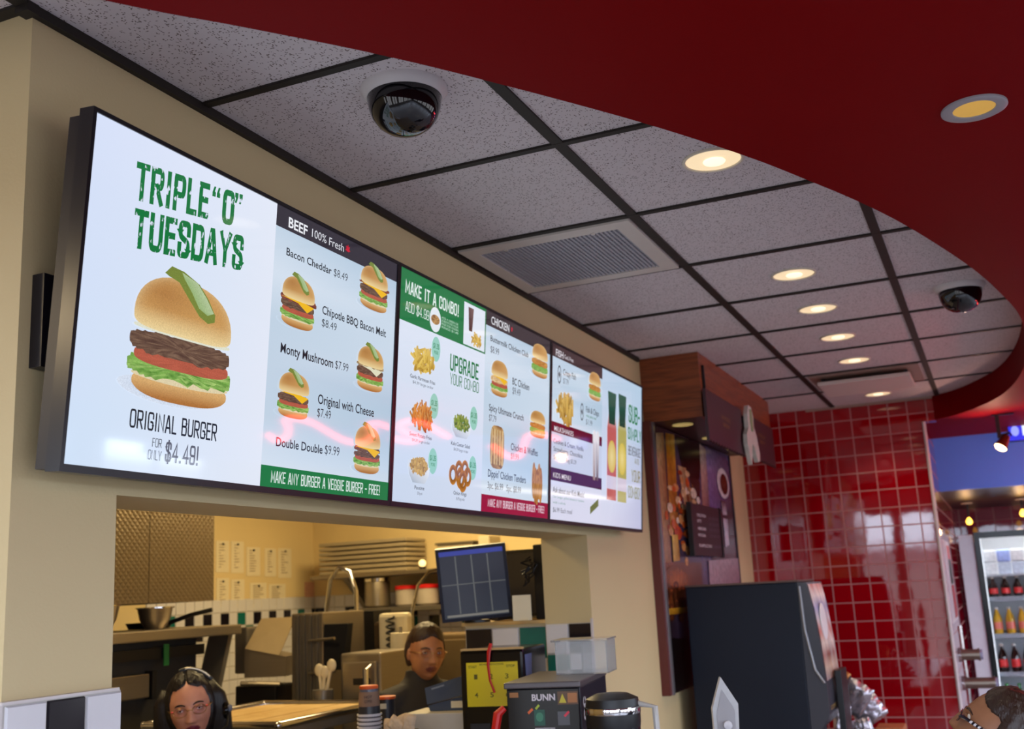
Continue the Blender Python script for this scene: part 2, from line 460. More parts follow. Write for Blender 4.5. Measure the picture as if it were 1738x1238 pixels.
def glazed_grid(name, c1, c2, grout, size, ox, oz, plane='xz', gw=0.035, rough=0.03, spec=0.5):
    m = bpy.data.materials.new(name); m.use_nodes = True
    nt = m.node_tree; N = nt.nodes; L = nt.links; b = N['Principled BSDF']
    tc = N.new('ShaderNodeTexCoord'); sx = N.new('ShaderNodeSeparateXYZ'); L.new(tc.outputs['Object'], sx.inputs[0])
    cb = N.new('ShaderNodeCombineXYZ')
    for i, (ax, o) in enumerate(zip(plane, (ox, oz))):
        su = N.new('ShaderNodeMath'); su.operation = 'SUBTRACT'; su.inputs[1].default_value = o
        L.new(sx.outputs['XYZ'.index(ax.upper())], su.inputs[0])
        dv = N.new('ShaderNodeMath'); dv.operation = 'DIVIDE'; dv.inputs[1].default_value = size; L.new(su.outputs[0], dv.inputs[0])
        L.new(dv.outputs[0], cb.inputs[i])
    br = N.new('ShaderNodeTexBrick'); br.offset = 0; br.squash = 1
    br.inputs['Scale'].default_value = 1; br.inputs['Brick Width'].default_value = 1; br.inputs['Row Height'].default_value = 1
    br.inputs['Mortar Size'].default_value = gw; br.inputs['Mortar Smooth'].default_value = 0.15
    br.inputs['Color1'].default_value = c1; br.inputs['Color2'].default_value = c2; br.inputs['Mortar'].default_value = grout
    L.new(cb.outputs[0], br.inputs['Vector']); L.new(br.outputs['Color'], b.inputs['Base Color'])
    b.inputs['Specular IOR Level'].default_value = spec
    mr = N.new('ShaderNodeMapRange'); mr.inputs[3].default_value = rough; mr.inputs[4].default_value = 0.75
    L.new(br.outputs['Fac'], mr.inputs[0]); L.new(mr.outputs[0], b.inputs['Roughness'])
    nz = N.new('ShaderNodeTexNoise'); nz.inputs['Scale'].default_value = 9; L.new(tc.outputs['Object'], nz.inputs['Vector'])
    ma = N.new('ShaderNodeMath'); ma.operation = 'MULTIPLY_ADD'; ma.inputs[1].default_value = -1.0
    m2 = N.new('ShaderNodeMath'); m2.operation = 'MULTIPLY'; m2.inputs[1].default_value = 0.16; L.new(nz.outputs['Fac'], m2.inputs[0])
    L.new(br.outputs['Fac'], ma.inputs[0]); L.new(m2.outputs[0], ma.inputs[2])
    bp = N.new('ShaderNodeBump'); bp.inputs['Strength'].default_value = 0.35; bp.inputs['Distance'].default_value = 0.004
    L.new(ma.outputs[0], bp.inputs['Height']); L.new(bp.outputs[0], b.inputs['Normal'])
    return m
ceil_m = ceiling_tile_mat()
YT = 5.54                                       # the red tiled wall
tz = at(1605, 1050, 1, YT).z; tx = at(1441, 960, 1, YT).x
red_tile = glazed_grid('red_glazed_tile', rgb(150, 2, 16), rgb(134, 1, 14), rgb(170, 112, 110), 0.1165, tx, tz, spec=0.75)

# floor, ceiling, walls -------------------------------------------------------------------
m = MB(); m.bx(-4.2, 6.6, -4.2, 10.2, -0.1, 0)
struct('floor', m, floor_m)
m = MB(); m.bx(-4.2, 6.6, -4.2, 10.2, CEIL, CEIL + 0.1)
struct('ceiling', m, ceil_m)
Y0, YO, YP = -0.469, -0.226, 2.356               # wall corner, opening's near and far side
ZO, ZS = CEIL - 0.889, 0.90                      # head and foot of the kitchen opening
m = MB()
m.bx(-0.2, 0, Y0, YO, 0, CEIL); m.bx(-0.2, 0, YP, YT, 0, CEIL)
m.bx(-0.2, 0, YO, YP, ZO, CEIL); m.bx(-0.2, 0, YO, YP, 0, ZS)
struct('wall_left', m, beige)
m = MB(); m.bx(-3.2, -0.2, Y0, Y0 + 0.2, 0, CEIL)
struct('wall_front', m, beige)
m = MB(); m.bx(-3.2, -3.0, Y0 + 0.2, 4.86, 0, CEIL)
struct('wall_kitchen_side', m, kitchen_paint)
m = MB(); m.bx(-3.2, -0.2, 4.86, 5.06, 0, CEIL)
struct('wall_kitchen_back', m, kitchen_paint)
m = MB(); m.bx(-0.2, 1.17, YT, YT + 0.1, 0, CEIL); m.bx(1.17, 1.245, YT, YT + 0.1, CEIL - 0.158, CEIL)
m.bx(1.07, 1.17, YT + 0.1, 9.3, 0, CEIL - 0.53); m.bx(1.07, 1.17, YT + 0.1, 6.62, CEIL - 0.53, CEIL)
struct('wall_far', m, red_tile)
# white bull-nose trim at the end of the tiled wall
m = MB(); m.cyl((1.172, YT - 0.003, 0.0), (1.172, YT - 0.003, CEIL - 0.16), 0.011, n=12)
struct('trim_1', m, white_trim, smooth=True)
# wall behind the cooler, set back under the blue bulkhead
back_tile = glazed_grid('mauve_glazed_tile', rgb(150, 40, 70), rgb(132, 30, 60), rgb(170, 110, 120), 0.15, 0, 0)
m = MB(); m.bx(1.0, 6.5, 9.3, 9.45, 0, CEIL)
struct('wall_back', m, back_tile)
m = MB(); m.bx(1.07, 6.5, 6.62, 9.3, CEIL - 0.53, CEIL - 0.5); 
struct('trim_2', m, dark_under)
m = MB(); m.bx(1.17, 6.5, 6.58, 6.62, CEIL - 0.535, CEIL - 0.155)
struct('trim_3', m, soffit_blue)
# street side behind the photographer: windows in wall_near and wall_right
frame_dark = pm('dark_window_frame', rgb(60, 56, 54), 0.4)
glass_m = pm('window_glass', (1, 1, 1, 1), 0.0, trans=1.0, ior=1.02, var=0)
def window_wall(name, axis, pos, lo, hi, gaps, z0, z1, first):
    m = MB(); cuts = [lo] + [q for g in gaps for q in g] + [hi]
    def put(a, b, za, zb):
        if axis == 'y': m.bx(a, b, pos - 0.1, pos + 0.1, za, zb)
        else: m.bx(pos - 0.1, pos + 0.1, a, b, za, zb)
    for i in range(0, len(cuts), 2): put(cuts[i], cuts[i + 1], 0, CEIL)
    for a, b in gaps:
        put(a, b, 0, z0); put(a, b, z1, CEIL)
    struct(name, m, grey_paint)
    for i, (a, b) in enumerate(gaps):
        q = MB()
        def fr(a0, a1, za, zb):
            if axis == 'y': q.bx(a0, a1, pos - 0.03, pos + 0.03, za, zb)
            else: q.bx(pos - 0.03, pos + 0.03, a0, a1, za, zb)
        fr(a, a + 0.04, z0, z1); fr(b - 0.04, b, z0, z1); fr(a + 0.04, b - 0.04, z0, z0 + 0.04); fr(a + 0.04, b - 0.04, z1 - 0.04, z1)
        if b - a > 0.9: fr((a + b) / 2 - 0.02, (a + b) / 2 + 0.02, z0 + 0.04, z1 - 0.04)
        struct('window_%d' % (first + i), q, frame_dark)
        l = bpy.data.lights.new('daylight', 'AREA'); l.shape = 'RECTANGLE'; l.size = b - a; l.size_y = z1 - z0
        l.cycles.is_portal = True
        o = bpy.data.objects.new('daylight', l); COL.objects.link(o)
        o.location = ((a + b) / 2, pos - 0.12, (z0 + z1) / 2) if axis == 'y' else (pos + 0.12, (a + b) / 2, (z0 + z1) / 2)
        o.rotation_euler = (PI / 2, 0, 0) if axis == 'y' else (PI / 2, 0, PI / 2)
window_wall('wall_near', 'y', -4.1, -4.2, 6.6, [(-3.6, -2.3), (-1.9, -0.7), (-0.38, 0.14), (0.22, 0.72), (1.1, 2.4), (2.6, 3.9), (4.1, 5.4)], 0.5, 2.72, 1)
window_wall('wall_right', 'x', 6.5, -4.0, 9.3, [(-3.6, -2.0), (-1.7, -0.1), (0.2, 1.8), (2.1, 3.7), (4.0, 5.6), (6.0, 7.6)], 0.5, 2.5, 8)
m = MB(); m.bx(-4.2, -4.1, -4.0, Y0, 0, CEIL); m.bx(-4.1, -3.2, Y0, Y0 + 0.1, 0, CEIL)
struct('wall_side', m, beige)

# suspended ceiling grid: dark bars a little below the tiles
BW, BD = 0.0145, 0.006
m = MB()
zb0, zb1 = CEIL - BD, CEIL
def bar_y(x, y0, y1, w=BW): m.bx(x - w, x + w, y0, y1, zb0, zb1)
def bar_x(y, x0, x1, w=0.0105): m.bx(x0, x1, y - w, y + w, zb0 - 0.0005, zb1)
bar_y(0.625, -1.4, YT); bar_y(1.272, -0.2, YT); 
bar_y(0.0, -3.9, Y0 - 0.014)
for k in range(-2, 10):
    y = k * 0.61
    if y < YT - 0.05: bar_x(y, 0.016, 1.74 if 3 <= k <= 7 else (1.6 if k > 1 else 1.2))
bar_x(Y0 - 0.012, -4.0, 0.0, 0.014)
struct('trim_4', m, dark_bar)
m = MB(); m.bx(0.0, 0.014, Y0, 3.24, CEIL - 0.02, CEIL); m.bx(-0.016, 0.016, Y0 - 0.026, Y0, CEIL - 0.02, CEIL)
struct('trim_5', m, dark_bar)
m = MB(); m.bx(0.45, 1.24, YT - 0.018, YT, CEIL - 0.016, CEIL)
struct('trim_6', m, pm('tan_wall_angle', rgb(150, 132, 120), 0.6))

# the red curved bulkhead
edge = [(-1.6, -4.0), (-0.9, -2.55), (-0.35, -1.62), (0.02, -1.06), (0.322, -0.621), (0.463, -0.446), (0.609, -0.258), (0.745, -0.055), (0.936, 0.258), (1.090, 0.551),
        (1.194, 0.786), (1.308, 1.068), (1.412, 1.385), (1.545, 1.881), (1.633, 2.313), (1.69, 2.667), (1.722, 3.05), (1.736, 3.45), (1.729, 3.947),
        (1.685, 4.45), (1.605, 4.86), (1.480, 5.20), (1.365, 5.41), (1.240, 5.54)]
def smooth_curve(pts, n=6):
    out = []
    for i in range(len(pts) - 1):
        p0 = Vector(pts[max(0, i - 1)]); p1 = Vector(pts[i]); p2 = Vector(pts[i + 1]); p3 = Vector(pts[min(len(pts) - 1, i + 2)])
        for k in range(n):
            t = k / n
            out.append(0.5 * ((2 * p1) + (p2 - p0) * t + (2 * p0 - 5 * p1 + 4 * p2 - p3) * t * t + (3 * p1 - p0 - 3 * p2 + p3) * t ** 3))
    out.append(Vector(pts[-1])); return out
cv = smooth_curve(edge)
m = MB(); zs = CEIL - 0.155
vs = []; fs = []
for p in cv: vs += [(p.x, p.y, zs), (p.x, p.y, CEIL), (6.4, p.y, zs)]
for i in range(len(cv) - 1):
    a, b = 3 * i, 3 * i + 3
    fs += [(a, b, b + 1, a + 1), (a, a + 2, b + 2, b)]
o = len(vs)
vs += [(1.24, YT, zs), (6.4, YT, zs), (6.4, 6.58, zs), (1.17, 6.58, zs), (1.17, YT + 0.1, zs), (1.24, YT + 0.1, zs)]
fs += [(o, o + 1, o + 2, o + 3, o + 4, o + 5)]
m.add(vs, fs); m.flat = True
bo = struct('trim_7', m, soffit_red, 'red painted curved ceiling bulkhead', smooth=True)
# ------------------------------------------------------------------ the three menu screens
SCR = picture_mat('screen_picture', 1.0, 0.05)
SCRS = picture_mat('screen_food_picture', 1.0, 0.05, speck=0.14, sscale=420)
SCRT = picture_mat('screen_worn_lettering', 1.0, 0.05, scratch=True, sscale=120)
tv_black = pm('screen_frame_black', rgb(24, 21, 28), 0.28, var=0.1)
tv_grey = pm('screen_side_grey', rgb(34, 30, 34), 0.4)
TILT = 0.0787
SO = Vector((0.09, -0.456, CEIL - 0.871)); EA = Vector((0, 1, 0)); EB = Vector((math.sin(TILT), 0, math.cos(TILT))); EN = Vector((math.cos(TILT), 0, -math.sin(TILT)))
SL, SH = 3.273, 0.649
SW = SL / 3
sh = Sheet(SO, EA, EB, EN)
def Z(f, x, y): return (f[0] + x * f[2], f[1] + y * f[2])
Z1 = (80, 180, 600 / 1688); Z2 = (60, 580, 620 / 1738); Z3 = (430, 340, 250 / 595); Z4 = (650, 440, 300 / 807); Z5 = (810, 530, 300 / 977)
WHT = rgb(226, 232, 246); PALE = rgb(196, 212, 228); PALE2 = rgb(178, 198, 216); INK = rgb(34, 36, 44); GRN = rgb(18, 116, 60); GRNB = rgb(30, 118, 66)
CHAR = rgb(48, 44, 54); MAROON = rgb(120, 16, 48); GREY = rgb(84, 88, 98)
BUN = rgb(198, 150, 88); BUNL = rgb(232, 208, 152); BUND = rgb(150, 92, 40); PAT = rgb(82, 58, 48); PATL = rgb(132, 104, 84)
TOM = rgb(178, 90, 68); LET = rgb(122, 172, 78); LETD = rgb(56, 112, 30); LETL = rgb(176, 208, 120); CHZ = rgb(238, 184, 30); PIC = rgb(140, 166, 92); PICD = rgb(112, 124, 44); BAC = rgb(104, 50, 44)

def burger(a0, a1, b0, b1, z, kind='plain', pickle=True, N=48):
    """the parts of a burger picture, from the bun's foot to the pickle, in its own little box"""
    mb = MB(); W_, H_ = a1 - a0, b1 - b0
    P0 = lambda u, v: (a0 + u * W_, b0 + v * H_)
    P = lambda u, v: P0(u, v - 0.065 * max(0, min(1, (v - 0.08) * 5)))
    rnd = random.Random(int(a0 * 1e4))
    dz = 0.00012
    # soft shadow printed under the bun
    def shd(a, b, k): return mixc(rgb(150, 172, 196), PALE if kind != 'plain' else rgb(214, 224, 240), k ** 0.7)
    sh.fan(mb, [P(u, v) for u, v in ell(0.44, 0.10, 0.50, 0.12, 28)], z, shd, 4)
    def bunc(top):
        def fn(a, b, k):
            u, v = (a - a0) / W_, (b - b0) / H_
            if top:
                c = mixc(BUNL, BUN, (v - 0.50) * 6)
                c = mixc(c, BUND, max(0, 0.45 - abs(u - 0.3)) * max(0, 1 - abs(v - 0.78) * 5) * 1.2)
                return mixc(c, rgb(236, 214, 166), max(0, k - 0.85) * 2)
            return mixc(rgb(168, 108, 50), rgb(214, 170, 110), (v - 0.02) * 9)
        return fn
    sh.fan(mb, [P(u, v) for u, v in ell(0.52, 0.14, 0.46, 0.135, 36, 2.6)], z + dz, bunc(False), 5)
    sh.fan(mb, [P(u, v) for u, v in ell(0.52, 0.215, 0.47, 0.06, 30)], z + 2 * dz, lambda a, b, k: rgb(220, 206, 168), 2)
    def ragged(cu, cv, ru, rv, jag, n, p=2.6):
        return [P(u, v + rnd.uniform(-jag, jag)) for u, v in ell(cu, cv, ru, rv, n, p)]
    # lettuce in two ruffles
    for q, (cv_, rv) in enumerate(((0.285, 0.09), (0.32, 0.07))):
        sh.fan(mb, ragged(0.51, cv_, 0.50, rv, 0.028, N), z + (3 + q) * dz, lambda a, b, k: mixc(mixc(LETD, LET, rnd.random() * 1.3), LETL, rnd.random() ** 3), 5)
    sh.fan(mb, [P(u, v) for u, v in ell(0.52, 0.375, 0.46, 0.07, 30, 3)], z + 5 * dz, lambda a, b, k: jit(TOM if kind not in ('fish', 'crunch') else LET, 0.12), 3)
    def patty(cv_, rv, lay, base=PAT, lite=PATL):
        sh.fan(mb, ragged(0.50, cv_, 0.485, rv, 0.012, N, 3.4), z + lay * dz, lambda a, b, k: mixc(base, lite, rnd.random() ** 1.6), 7)
    if kind == 'chicken': patty(0.48, 0.085, 6, rgb(196, 150, 92), rgb(236, 212, 170))
    elif kind in ('crunch', 'fish'): patty(0.47, 0.09, 6, rgb(168, 104, 40), rgb(214, 158, 82))
    elif kind == 'double': patty(0.43, 0.055, 6); patty(0.53, 0.055, 6.5)
    else: patty(0.47, 0.085, 6)
    if kind == 'bacon' or kind == 'chipotle':
        sh.fan(mb, ragged(0.52, 0.575, 0.53, 0.035 + 0.03 * (kind == 'chipotle'), 0.025, N, 3), z + 7 * dz, lambda a, b, k: mixc(BAC, rgb(160, 92, 70), rnd.random() ** 2), 4)
    if kind in ('bacon', 'chipotle', 'cheese', 'double', 'chicken'):
        sh.poly(mb, [P(0.02, 0.56), P(0.5, 0.525), P(0.78, 0.40), P(0.98, 0.53), P(0.6, 0.575)], z + 8 * dz, CHZ)
        if kind == 'double': sh.poly(mb, [P(0.04, 0.63), P(0.3, 0.55), P(0.56, 0.60), P(0.4, 0.645)], z + 8.2 * dz, CHZ)
    if kind == 'mushroom':
        sh.poly(mb, [P(0.1, 0.56), P(0.5, 0.50), P(0.74, 0.40), P(0.96, 0.55)], z + 8 * dz, rgb(222, 220, 190))
        sh.fan(mb, ragged(0.5, 0.585, 0.50, 0.035, 0.02, N, 3), z + 8.4 * dz, lambda a, b, k: mixc(rgb(120, 92, 60), rgb(196, 170, 130), rnd.random()), 3)
    if kind == 'plain':
        sh.fan(mb, [P(u, v) for u, v in ell(0.51, 0.572, 0.47, 0.025, 36, 3)], z + 8 * dz, lambda a, b, k: rgb(222, 224, 206), 2)
    # crown of the bun
    crown = []
    for i in range(40):
        t = 2 * PI * i / 40; x, y = math.cos(t), math.sin(t)
        crown.append(P0(0.51 + 0.475 * math.copysign(abs(x) ** (0.8 if y > 0 else 0.45), x), 0.60 + (0.32 * abs(y) ** 0.95 if y > 0 else -0.105 * abs(y) ** 0.55)))
    sh.fan(mb, crown, z + 9 * dz, bunc(True), 9)
    if pickle:
        pk = [(0.28, 0.93), (0.34, 0.995), (0.46, 0.985), (0.62, 0.93), (0.72, 0.84), (0.80, 0.735), (0.80, 0.68), (0.73, 0.655), (0.64, 0.69), (0.52, 0.80), (0.42, 0.895), (0.32, 0.915)]
        sh.poly(mb, [P0(u, v) for u, v in pk], z + 10 * dz, [mixc(PICD, PIC, 0.2)] * len(pk))
        pk = [(0.44, 0.975), (0.60, 0.935), (0.70, 0.845), (0.785, 0.745), (0.72, 0.715), (0.63, 0.75), (0.55, 0.85), (0.47, 0.93)]
        sh.poly(mb, [P0(u, v) for u, v in pk], z + 11 * dz, [rgb(176, 196, 152)] * 4 + [rgb(150, 178, 120)] * 4)
    return mb
def box_px(l, r, t, b):
    a0, _ = sh.ab(*l); a1, _ = sh.ab(*r); _, b1 = sh.ab(*t); _, b0 = sh.ab(*b)
    return a0, a1, b0, b1
def line(root, mat, name, txt, l, r, top, *a):
    mb = MB()
    if name == 'offer_lettering':          # the offer is set on a slant
        a0_, b0_ = sh.ab(*l); a1_, b1_ = sh.ab(*r); _, bt_ = sh.ab(*top)
        sh.shear = 0.115; sh.aref = a0_
        sh.text(mb, txt, a0_, a1_, b0_, bt_ - b0_, *a); sh.shear = 0.0
    else: sh.tpx(mb, txt, l, r, top, *a)
    mb.obj(name, mat, root)
ZL = 0.0014   # lift of the first picture layer above the screen
tvs = []
labs = ['nearest wall menu screen, big burger offer and beef list', 'middle wall menu screen, combo offer and chicken list', 'farthest wall menu screen, fish list and two tall drink bottles']
for i in range(3):
    a0, a1 = i * SW + 0.0008, (i + 1) * SW - 0.0008
    t = thing('menu_screen', labs[i], 'screen', (0.0, SO.y + (a0 + a1) / 2, SO.z), 0, 'menu screens above the kitchen opening')
    q = MB()
    bs, bt, bb = 0.0085, 0.0085, 0.0135       # widths of the frame at the sides, top, bottom
    def slab(x0, x1, y0, y1, z0, z1):         # in the screen's own plane: x along, y up, z outward
        vs = [sh.p(x, y, z) for z in (z0, z1) for x, y in ((x0, y0), (x1, y0), (x1, y1), (x0, y1))]
        q.add(vs, [(3, 2, 1, 0), (4, 5, 6, 7), (0, 1, 5, 4), (1, 2, 6, 5), (2, 3, 7, 6), (3, 0, 4, 7)])
    for zz in ((-0.03, 0.0032),):
        slab(a0, a0 + bs, 0, SH, *zz); slab(a1 - bs, a1, 0, SH, *zz); slab(a0 + bs, a1 - bs, 0, bb, *zz); slab(a0 + bs, a1 - bs, SH - bt, SH, *zz)
    q.obj('frame', tv_black, t)
    q = MB(); slab(a0 + 0.003, a1 - 0.003, 0.004, SH - 0.012, -0.056, -0.031); slab(a0 + 0.10, a1 - 0.10, 0.08, SH - 0.16, -0.075, -0.056)
    q.obj('back_cover', tv_grey, t)
    for y_ in (SO.y + a0 + 0.012, SO.y + a1 - 0.30):
        q = MB(); q.bx(0.0, 0.028, y_, y_ + 0.288, SO.z + 0.19, SO.z + 0.36); q.obj('wall_bracket', tv_black, t)
    tvs.append((t, a0 + bs, a1 - bs, bb, SH - bt))
def abx(l): return sh.ab(*l)
def ab_a(l): return sh.ab(*l)[0]
def ab_b(l): return sh.ab(*l)[1]
def bg_panel(q, a0, a1, b0, b1, z, bands=True):
    """pale blue list background with its soft folded bands"""
    n = 5; hh = (b1 - b0) / n
    for k in range(n):
        lo = b0 + k * hh
        c0, c1 = (rgb(212, 224, 238), rgb(178, 200, 220))
        sh.poly(q, [(a0, lo), (a1, lo), (a1, lo + hh), (a0, lo + hh)], z, [c0, mixc(c0, c1, 0.3), c1, mixc(c0, c1, 0.6)])

# --- screen 1
t, a0, a1, b0, b1 = tvs[0]
am = ab_a((455, 600))
q = MB()
sh.poly(q, [(a0, b0), (am, b0), (am, b1), (a0, b1)], 0, [rgb(206, 224, 246), WHT, WHT, rgb(214, 224, 248)])
hb = (ab_b(Z(Z3, 85, 98)) + ab_b(Z(Z3, 570, 325))) / 2        # foot of the dark heading
gb = (ab_b(Z(Z3, 25, 1070)) + ab_b(Z(Z3, 535, 1137))) / 2     # top of the green band
bg_panel(q, am, a1, gb, hb, 0)
q.obj('screen', SCR, t)
q = MB(); sh.rect(q, am, a1, hb, b1, ZL * 0.3, CHAR); q.obj('heading_band', SCR, t)
q = MB(); sh.rect(q, am, a1, b0, gb, ZL * 0.3, GRNB); q.obj('footer_band', SCR, t)
q = MB()
LM, LN = SCRT, 'offer_lettering'
line(t, LM, LN, 'TRIPLE', Z(Z1, 412, 447), Z(Z1, 765, 543), (220, 268), ZL, GRN, 0.03)
line(t, LM, LN, '0', Z(Z1, 829, 560), Z(Z1, 886, 574), Z(Z1, 829, 388), ZL, GRN, 0.03)
line(t, LM, LN, '\u201c', Z(Z1, 786, 430), Z(Z1, 824, 440), Z(Z1, 786, 380), ZL, GRN, 0.02)
line(t, LM, LN, '\u201d', Z(Z1, 893, 462), Z(Z1, 930, 472), Z(Z1, 893, 412), ZL, GRN, 0.02)
line(t, LM, LN, 'TUESDAYS', Z(Z1, 402, 676), Z(Z1, 928, 790), Z(Z1, 402, 480), ZL, GRN, 0.03)
LM, LN = SCR, 'menu_lettering'
q = MB()
line(t, LM, LN, 'ORIGINAL BURGER', Z(Z2, 443, 410), Z(Z2, 858, 474), Z(Z2, 443, 318), ZL, INK, 0.008)
line(t, LM, LN, 'FOR', Z(Z2, 552, 501), Z(Z2, 597, 507), Z(Z2, 552, 458), ZL, INK, 0.0)
line(t, LM, LN, 'ONLY', Z(Z2, 531, 560), Z(Z2, 595, 568), Z(Z2, 531, 513), ZL, INK, 0.0)
line(t, LM, LN, '$4.49!', Z(Z2, 612, 575), Z(Z2, 772, 589), Z(Z2, 612, 478), ZL, rgb(92, 94, 108), 0.008)
line(t, LM, LN, 'BEEF', Z(Z1, 1150, 583), Z(Z1, 1240, 614), Z(Z1, 1150, 534), ZL, rgb(236, 238, 244), 0.02)
line(t, LM, LN, '100% Fresh', Z(Z1, 1262, 625), Z(Z1, 1414, 697), Z(Z1, 1262, 586), ZL, rgb(226, 228, 236), -0.004)
ma, mbb = sh.ab(*Z(Z1, 1434, 686)); lf = []
for k in range(14):
    r = (0.013, 0.007)[k % 2] * (0.6 if 6 <= k <= 8 else 1)
    lf.append((ma + 0.9 * r * math.sin(2 * PI * k / 14), mbb + r * math.cos(2 * PI * k / 14)))
sh.poly(q, lf, ZL, rgb(196, 24, 50))
def item(name, nl, nr, nt, price, pl, pr, pt, bold=0.012):
    line(t, LM, LN, name, nl, nr, nt, ZL, INK, bold); line(t, LM, LN, price, pl, pr, pt, ZL, INK, -0.008)
item('Bacon Cheddar', Z(Z1, 1140, 712), Z(Z1, 1355, 805), Z(Z1, 1140, 675), '$8.49', Z(Z1, 1366, 812), Z(Z1, 1432, 838), Z(Z1, 1366, 776))
item('Chipotle BBQ Bacon Melt', Z(Z1, 1311, 995), Z(Z1, 1615, 1103), Z(Z1, 1311, 955), '$8.49', Z(Z1, 1309, 1050), Z(Z1, 1379, 1076), Z(Z1, 1309, 1014))
item('Monty Mushroom', Z(Z2, 1163, 56), Z(Z2, 1414, 120), Z(Z2, 1163, 9), '$7.99', Z(Z2, 1424, 128), Z(Z2, 1486, 144), Z(Z2, 1424, 90))
item('Original with Cheese', Z(Z2, 1341, 300), Z(Z2, 1608, 354), Z(Z2, 1341, 254), '$7.49', Z(Z2, 1338, 356), Z(Z2, 1403, 370), Z(Z2, 1338, 316))
item('Double Double', Z(Z2, 1142, 498), Z(Z2, 1363, 533), Z(Z2, 1142, 455), '$9.99', Z(Z2, 1374, 533), Z(Z2, 1443, 547), Z(Z2, 1374, 490))
line(t, LM, LN, 'MAKE ANY BURGER A VEGGIE BURGER - FREE!', Z(Z2, 1117, 675), Z(Z2, 1637, 729), Z(Z2, 1117, 618), ZL, rgb(214, 228, 224), 0.008)
if q.v: q.obj('maple_leaf', SCR, t)
burger(*box_px((213, 600), (391, 600), (285, 449), (320, 692)), ZL, 'plain', N=80).obj('burger_picture', SCRS, t)
for (l, r, tt, bb_, kd) in ((Z(Z3, 425, 350), Z(Z3, 541, 365), Z(Z3, 475, 250), Z(Z3, 490, 450), 'bacon'), (Z(Z3, 106, 400), Z(Z3, 246, 415), Z(Z3, 160, 287), Z(Z3, 180, 522), 'chipotle'),
                            (Z(Z3, 413, 680), Z(Z3, 523, 690), Z(Z3, 465, 575), Z(Z3, 480, 776), 'mushroom'), (Z(Z3, 93, 790), Z(Z3, 222, 800), Z(Z3, 150, 678), Z(Z3, 165, 885), 'cheese'),
                            (Z(Z3, 402, 1000), Z(Z3, 510, 1010), Z(Z3, 450, 895), Z(Z3, 468, 1108), 'double')):
    burger(*box_px(l, r, tt, bb_), ZL * 1.1, kd).obj('burger_picture', SCR, t)

# --- screen 2
t, a0, a1, b0, b1 = tvs[1]
am = (ab_a(Z(Z4, 465, 300)) + ab_a(Z(Z4, 452, 1145))) / 2
q = MB()
sh.poly(q, [(a0, b0), (am, b0), (am, b1), (a0, b1)], 0, [rgb(200, 214, 236), rgb(206, 216, 236), WHT, WHT])
hb = (ab_b(Z(Z4, 472, 300)) + ab_b(Z(Z4, 765, 437))) / 2
gb = (ab_b(Z(Z4, 455, 1078)) + ab_b(Z(Z4, 752, 1112))) / 2
bg_panel(q, am, a1, gb, hb, 0)
q.obj('screen', SCR, t)
q = MB(); sh.rect(q, am, a1, hb, b1, ZL * 0.3, rgb(58, 48, 52)); q.obj('heading_band', SCR, t)
q = MB(); sh.rect(q, am, a1, b0, gb, ZL * 0.3, rgb(150, 14, 56)); q.obj('footer_band', SCR, t)
gcb = (ab_b(Z(Z4, 75, 275)) + ab_b(Z(Z4, 465, 432))) / 2
q = MB(); sh.rect(q, a0, am, gcb, b1, ZL * 0.3, GRNB)
x0, x1 = ab_a(Z(Z4, 368, 290)), ab_a(Z(Z4, 464, 330)); y1, y0 = ab_b(Z(Z4, 372, 193)), ab_b(Z(Z4, 366, 386))
sh.rect(q, x0, x1, y0, y1, ZL * 0.6, rgb(224, 230, 242))
sh.fan(q, [(a, b) for a, b in ell(*abx(Z(Z4, 238, 277)), 0.034, 0.036, 28)], ZL * 0.6, lambda a, b, k: rgb(226, 232, 240), 1)
ca_, cb_ = abx(Z(Z4, 238, 277)); sh.fan(q, ell(ca_, cb_, 0.026, 0.014, 20), ZL * 0.8, lambda a, b, k: mixc(rgb(206, 160, 100), rgb(120, 80, 50), random.random()), 3)
q.obj('combo_banner', SCR, t)
q = MB()
wt = rgb(224, 236, 232)
line(t, LM, LN, 'MAKE IT A COMBO!', Z(Z4, 99, 172), Z(Z4, 345, 248), Z(Z4, 99, 110), ZL, wt, 0.02)
line(t, LM, LN, 'ADD $4.99', Z(Z4, 100, 243), Z(Z4, 208, 275), Z(Z4, 100, 196), ZL, wt, 0.004)
for k, ln in enumerate(('ADD A GREEN OR', 'SUBSTITUTE YOUR', 'FRIES FOR ONION', 'RINGS $1.49')):
    line(t, LM, LN, ln, Z(Z4, 266, 276 + 15 * k), Z(Z4, 342, 300 + 13 * k), Z(Z4, 266, 266 + 15 * k), ZL, rgb(190, 222, 200), 0)
line(t, LM, LN, 'UPGRADE', Z(Z4, 303, 522), Z(Z4, 434, 540), Z(Z4, 303, 445), ZL, GRN, 0.02)
line(t, LM, LN, 'YOUR COMBO', Z(Z4, 303, 582), Z(Z4, 435, 602), Z(Z4, 303, 530), ZL, GRN, 0.0)
line(t, LM, LN, 'CHICKEN', Z(Z4, 493, 300), Z(Z4, 575, 330), Z(Z4, 493, 264), ZL, rgb(226, 226, 232), 0.01)
ma, mbb = abx(Z(Z4, 587, 321))
sh.poly(q, [(ma + 0.008 * s_ * math.sin(k_ * 2 * PI / 10), mbb + 0.011 * s_ * math.cos(k_ * 2 * PI / 10)) for k_, s_ in enumerate((1, .5) * 5)], ZL, rgb(190, 40, 60))
line(t, LM, LN, 'Buttermilk Chicken Club', Z(Z4, 489, 376), Z(Z4, 662, 447), Z(Z4, 489, 350), ZL, INK, 0.01); line(t, LM, LN, '$8.99', Z(Z4, 489, 425), Z(Z4, 528, 440), Z(Z4, 489, 395), ZL, GREY)
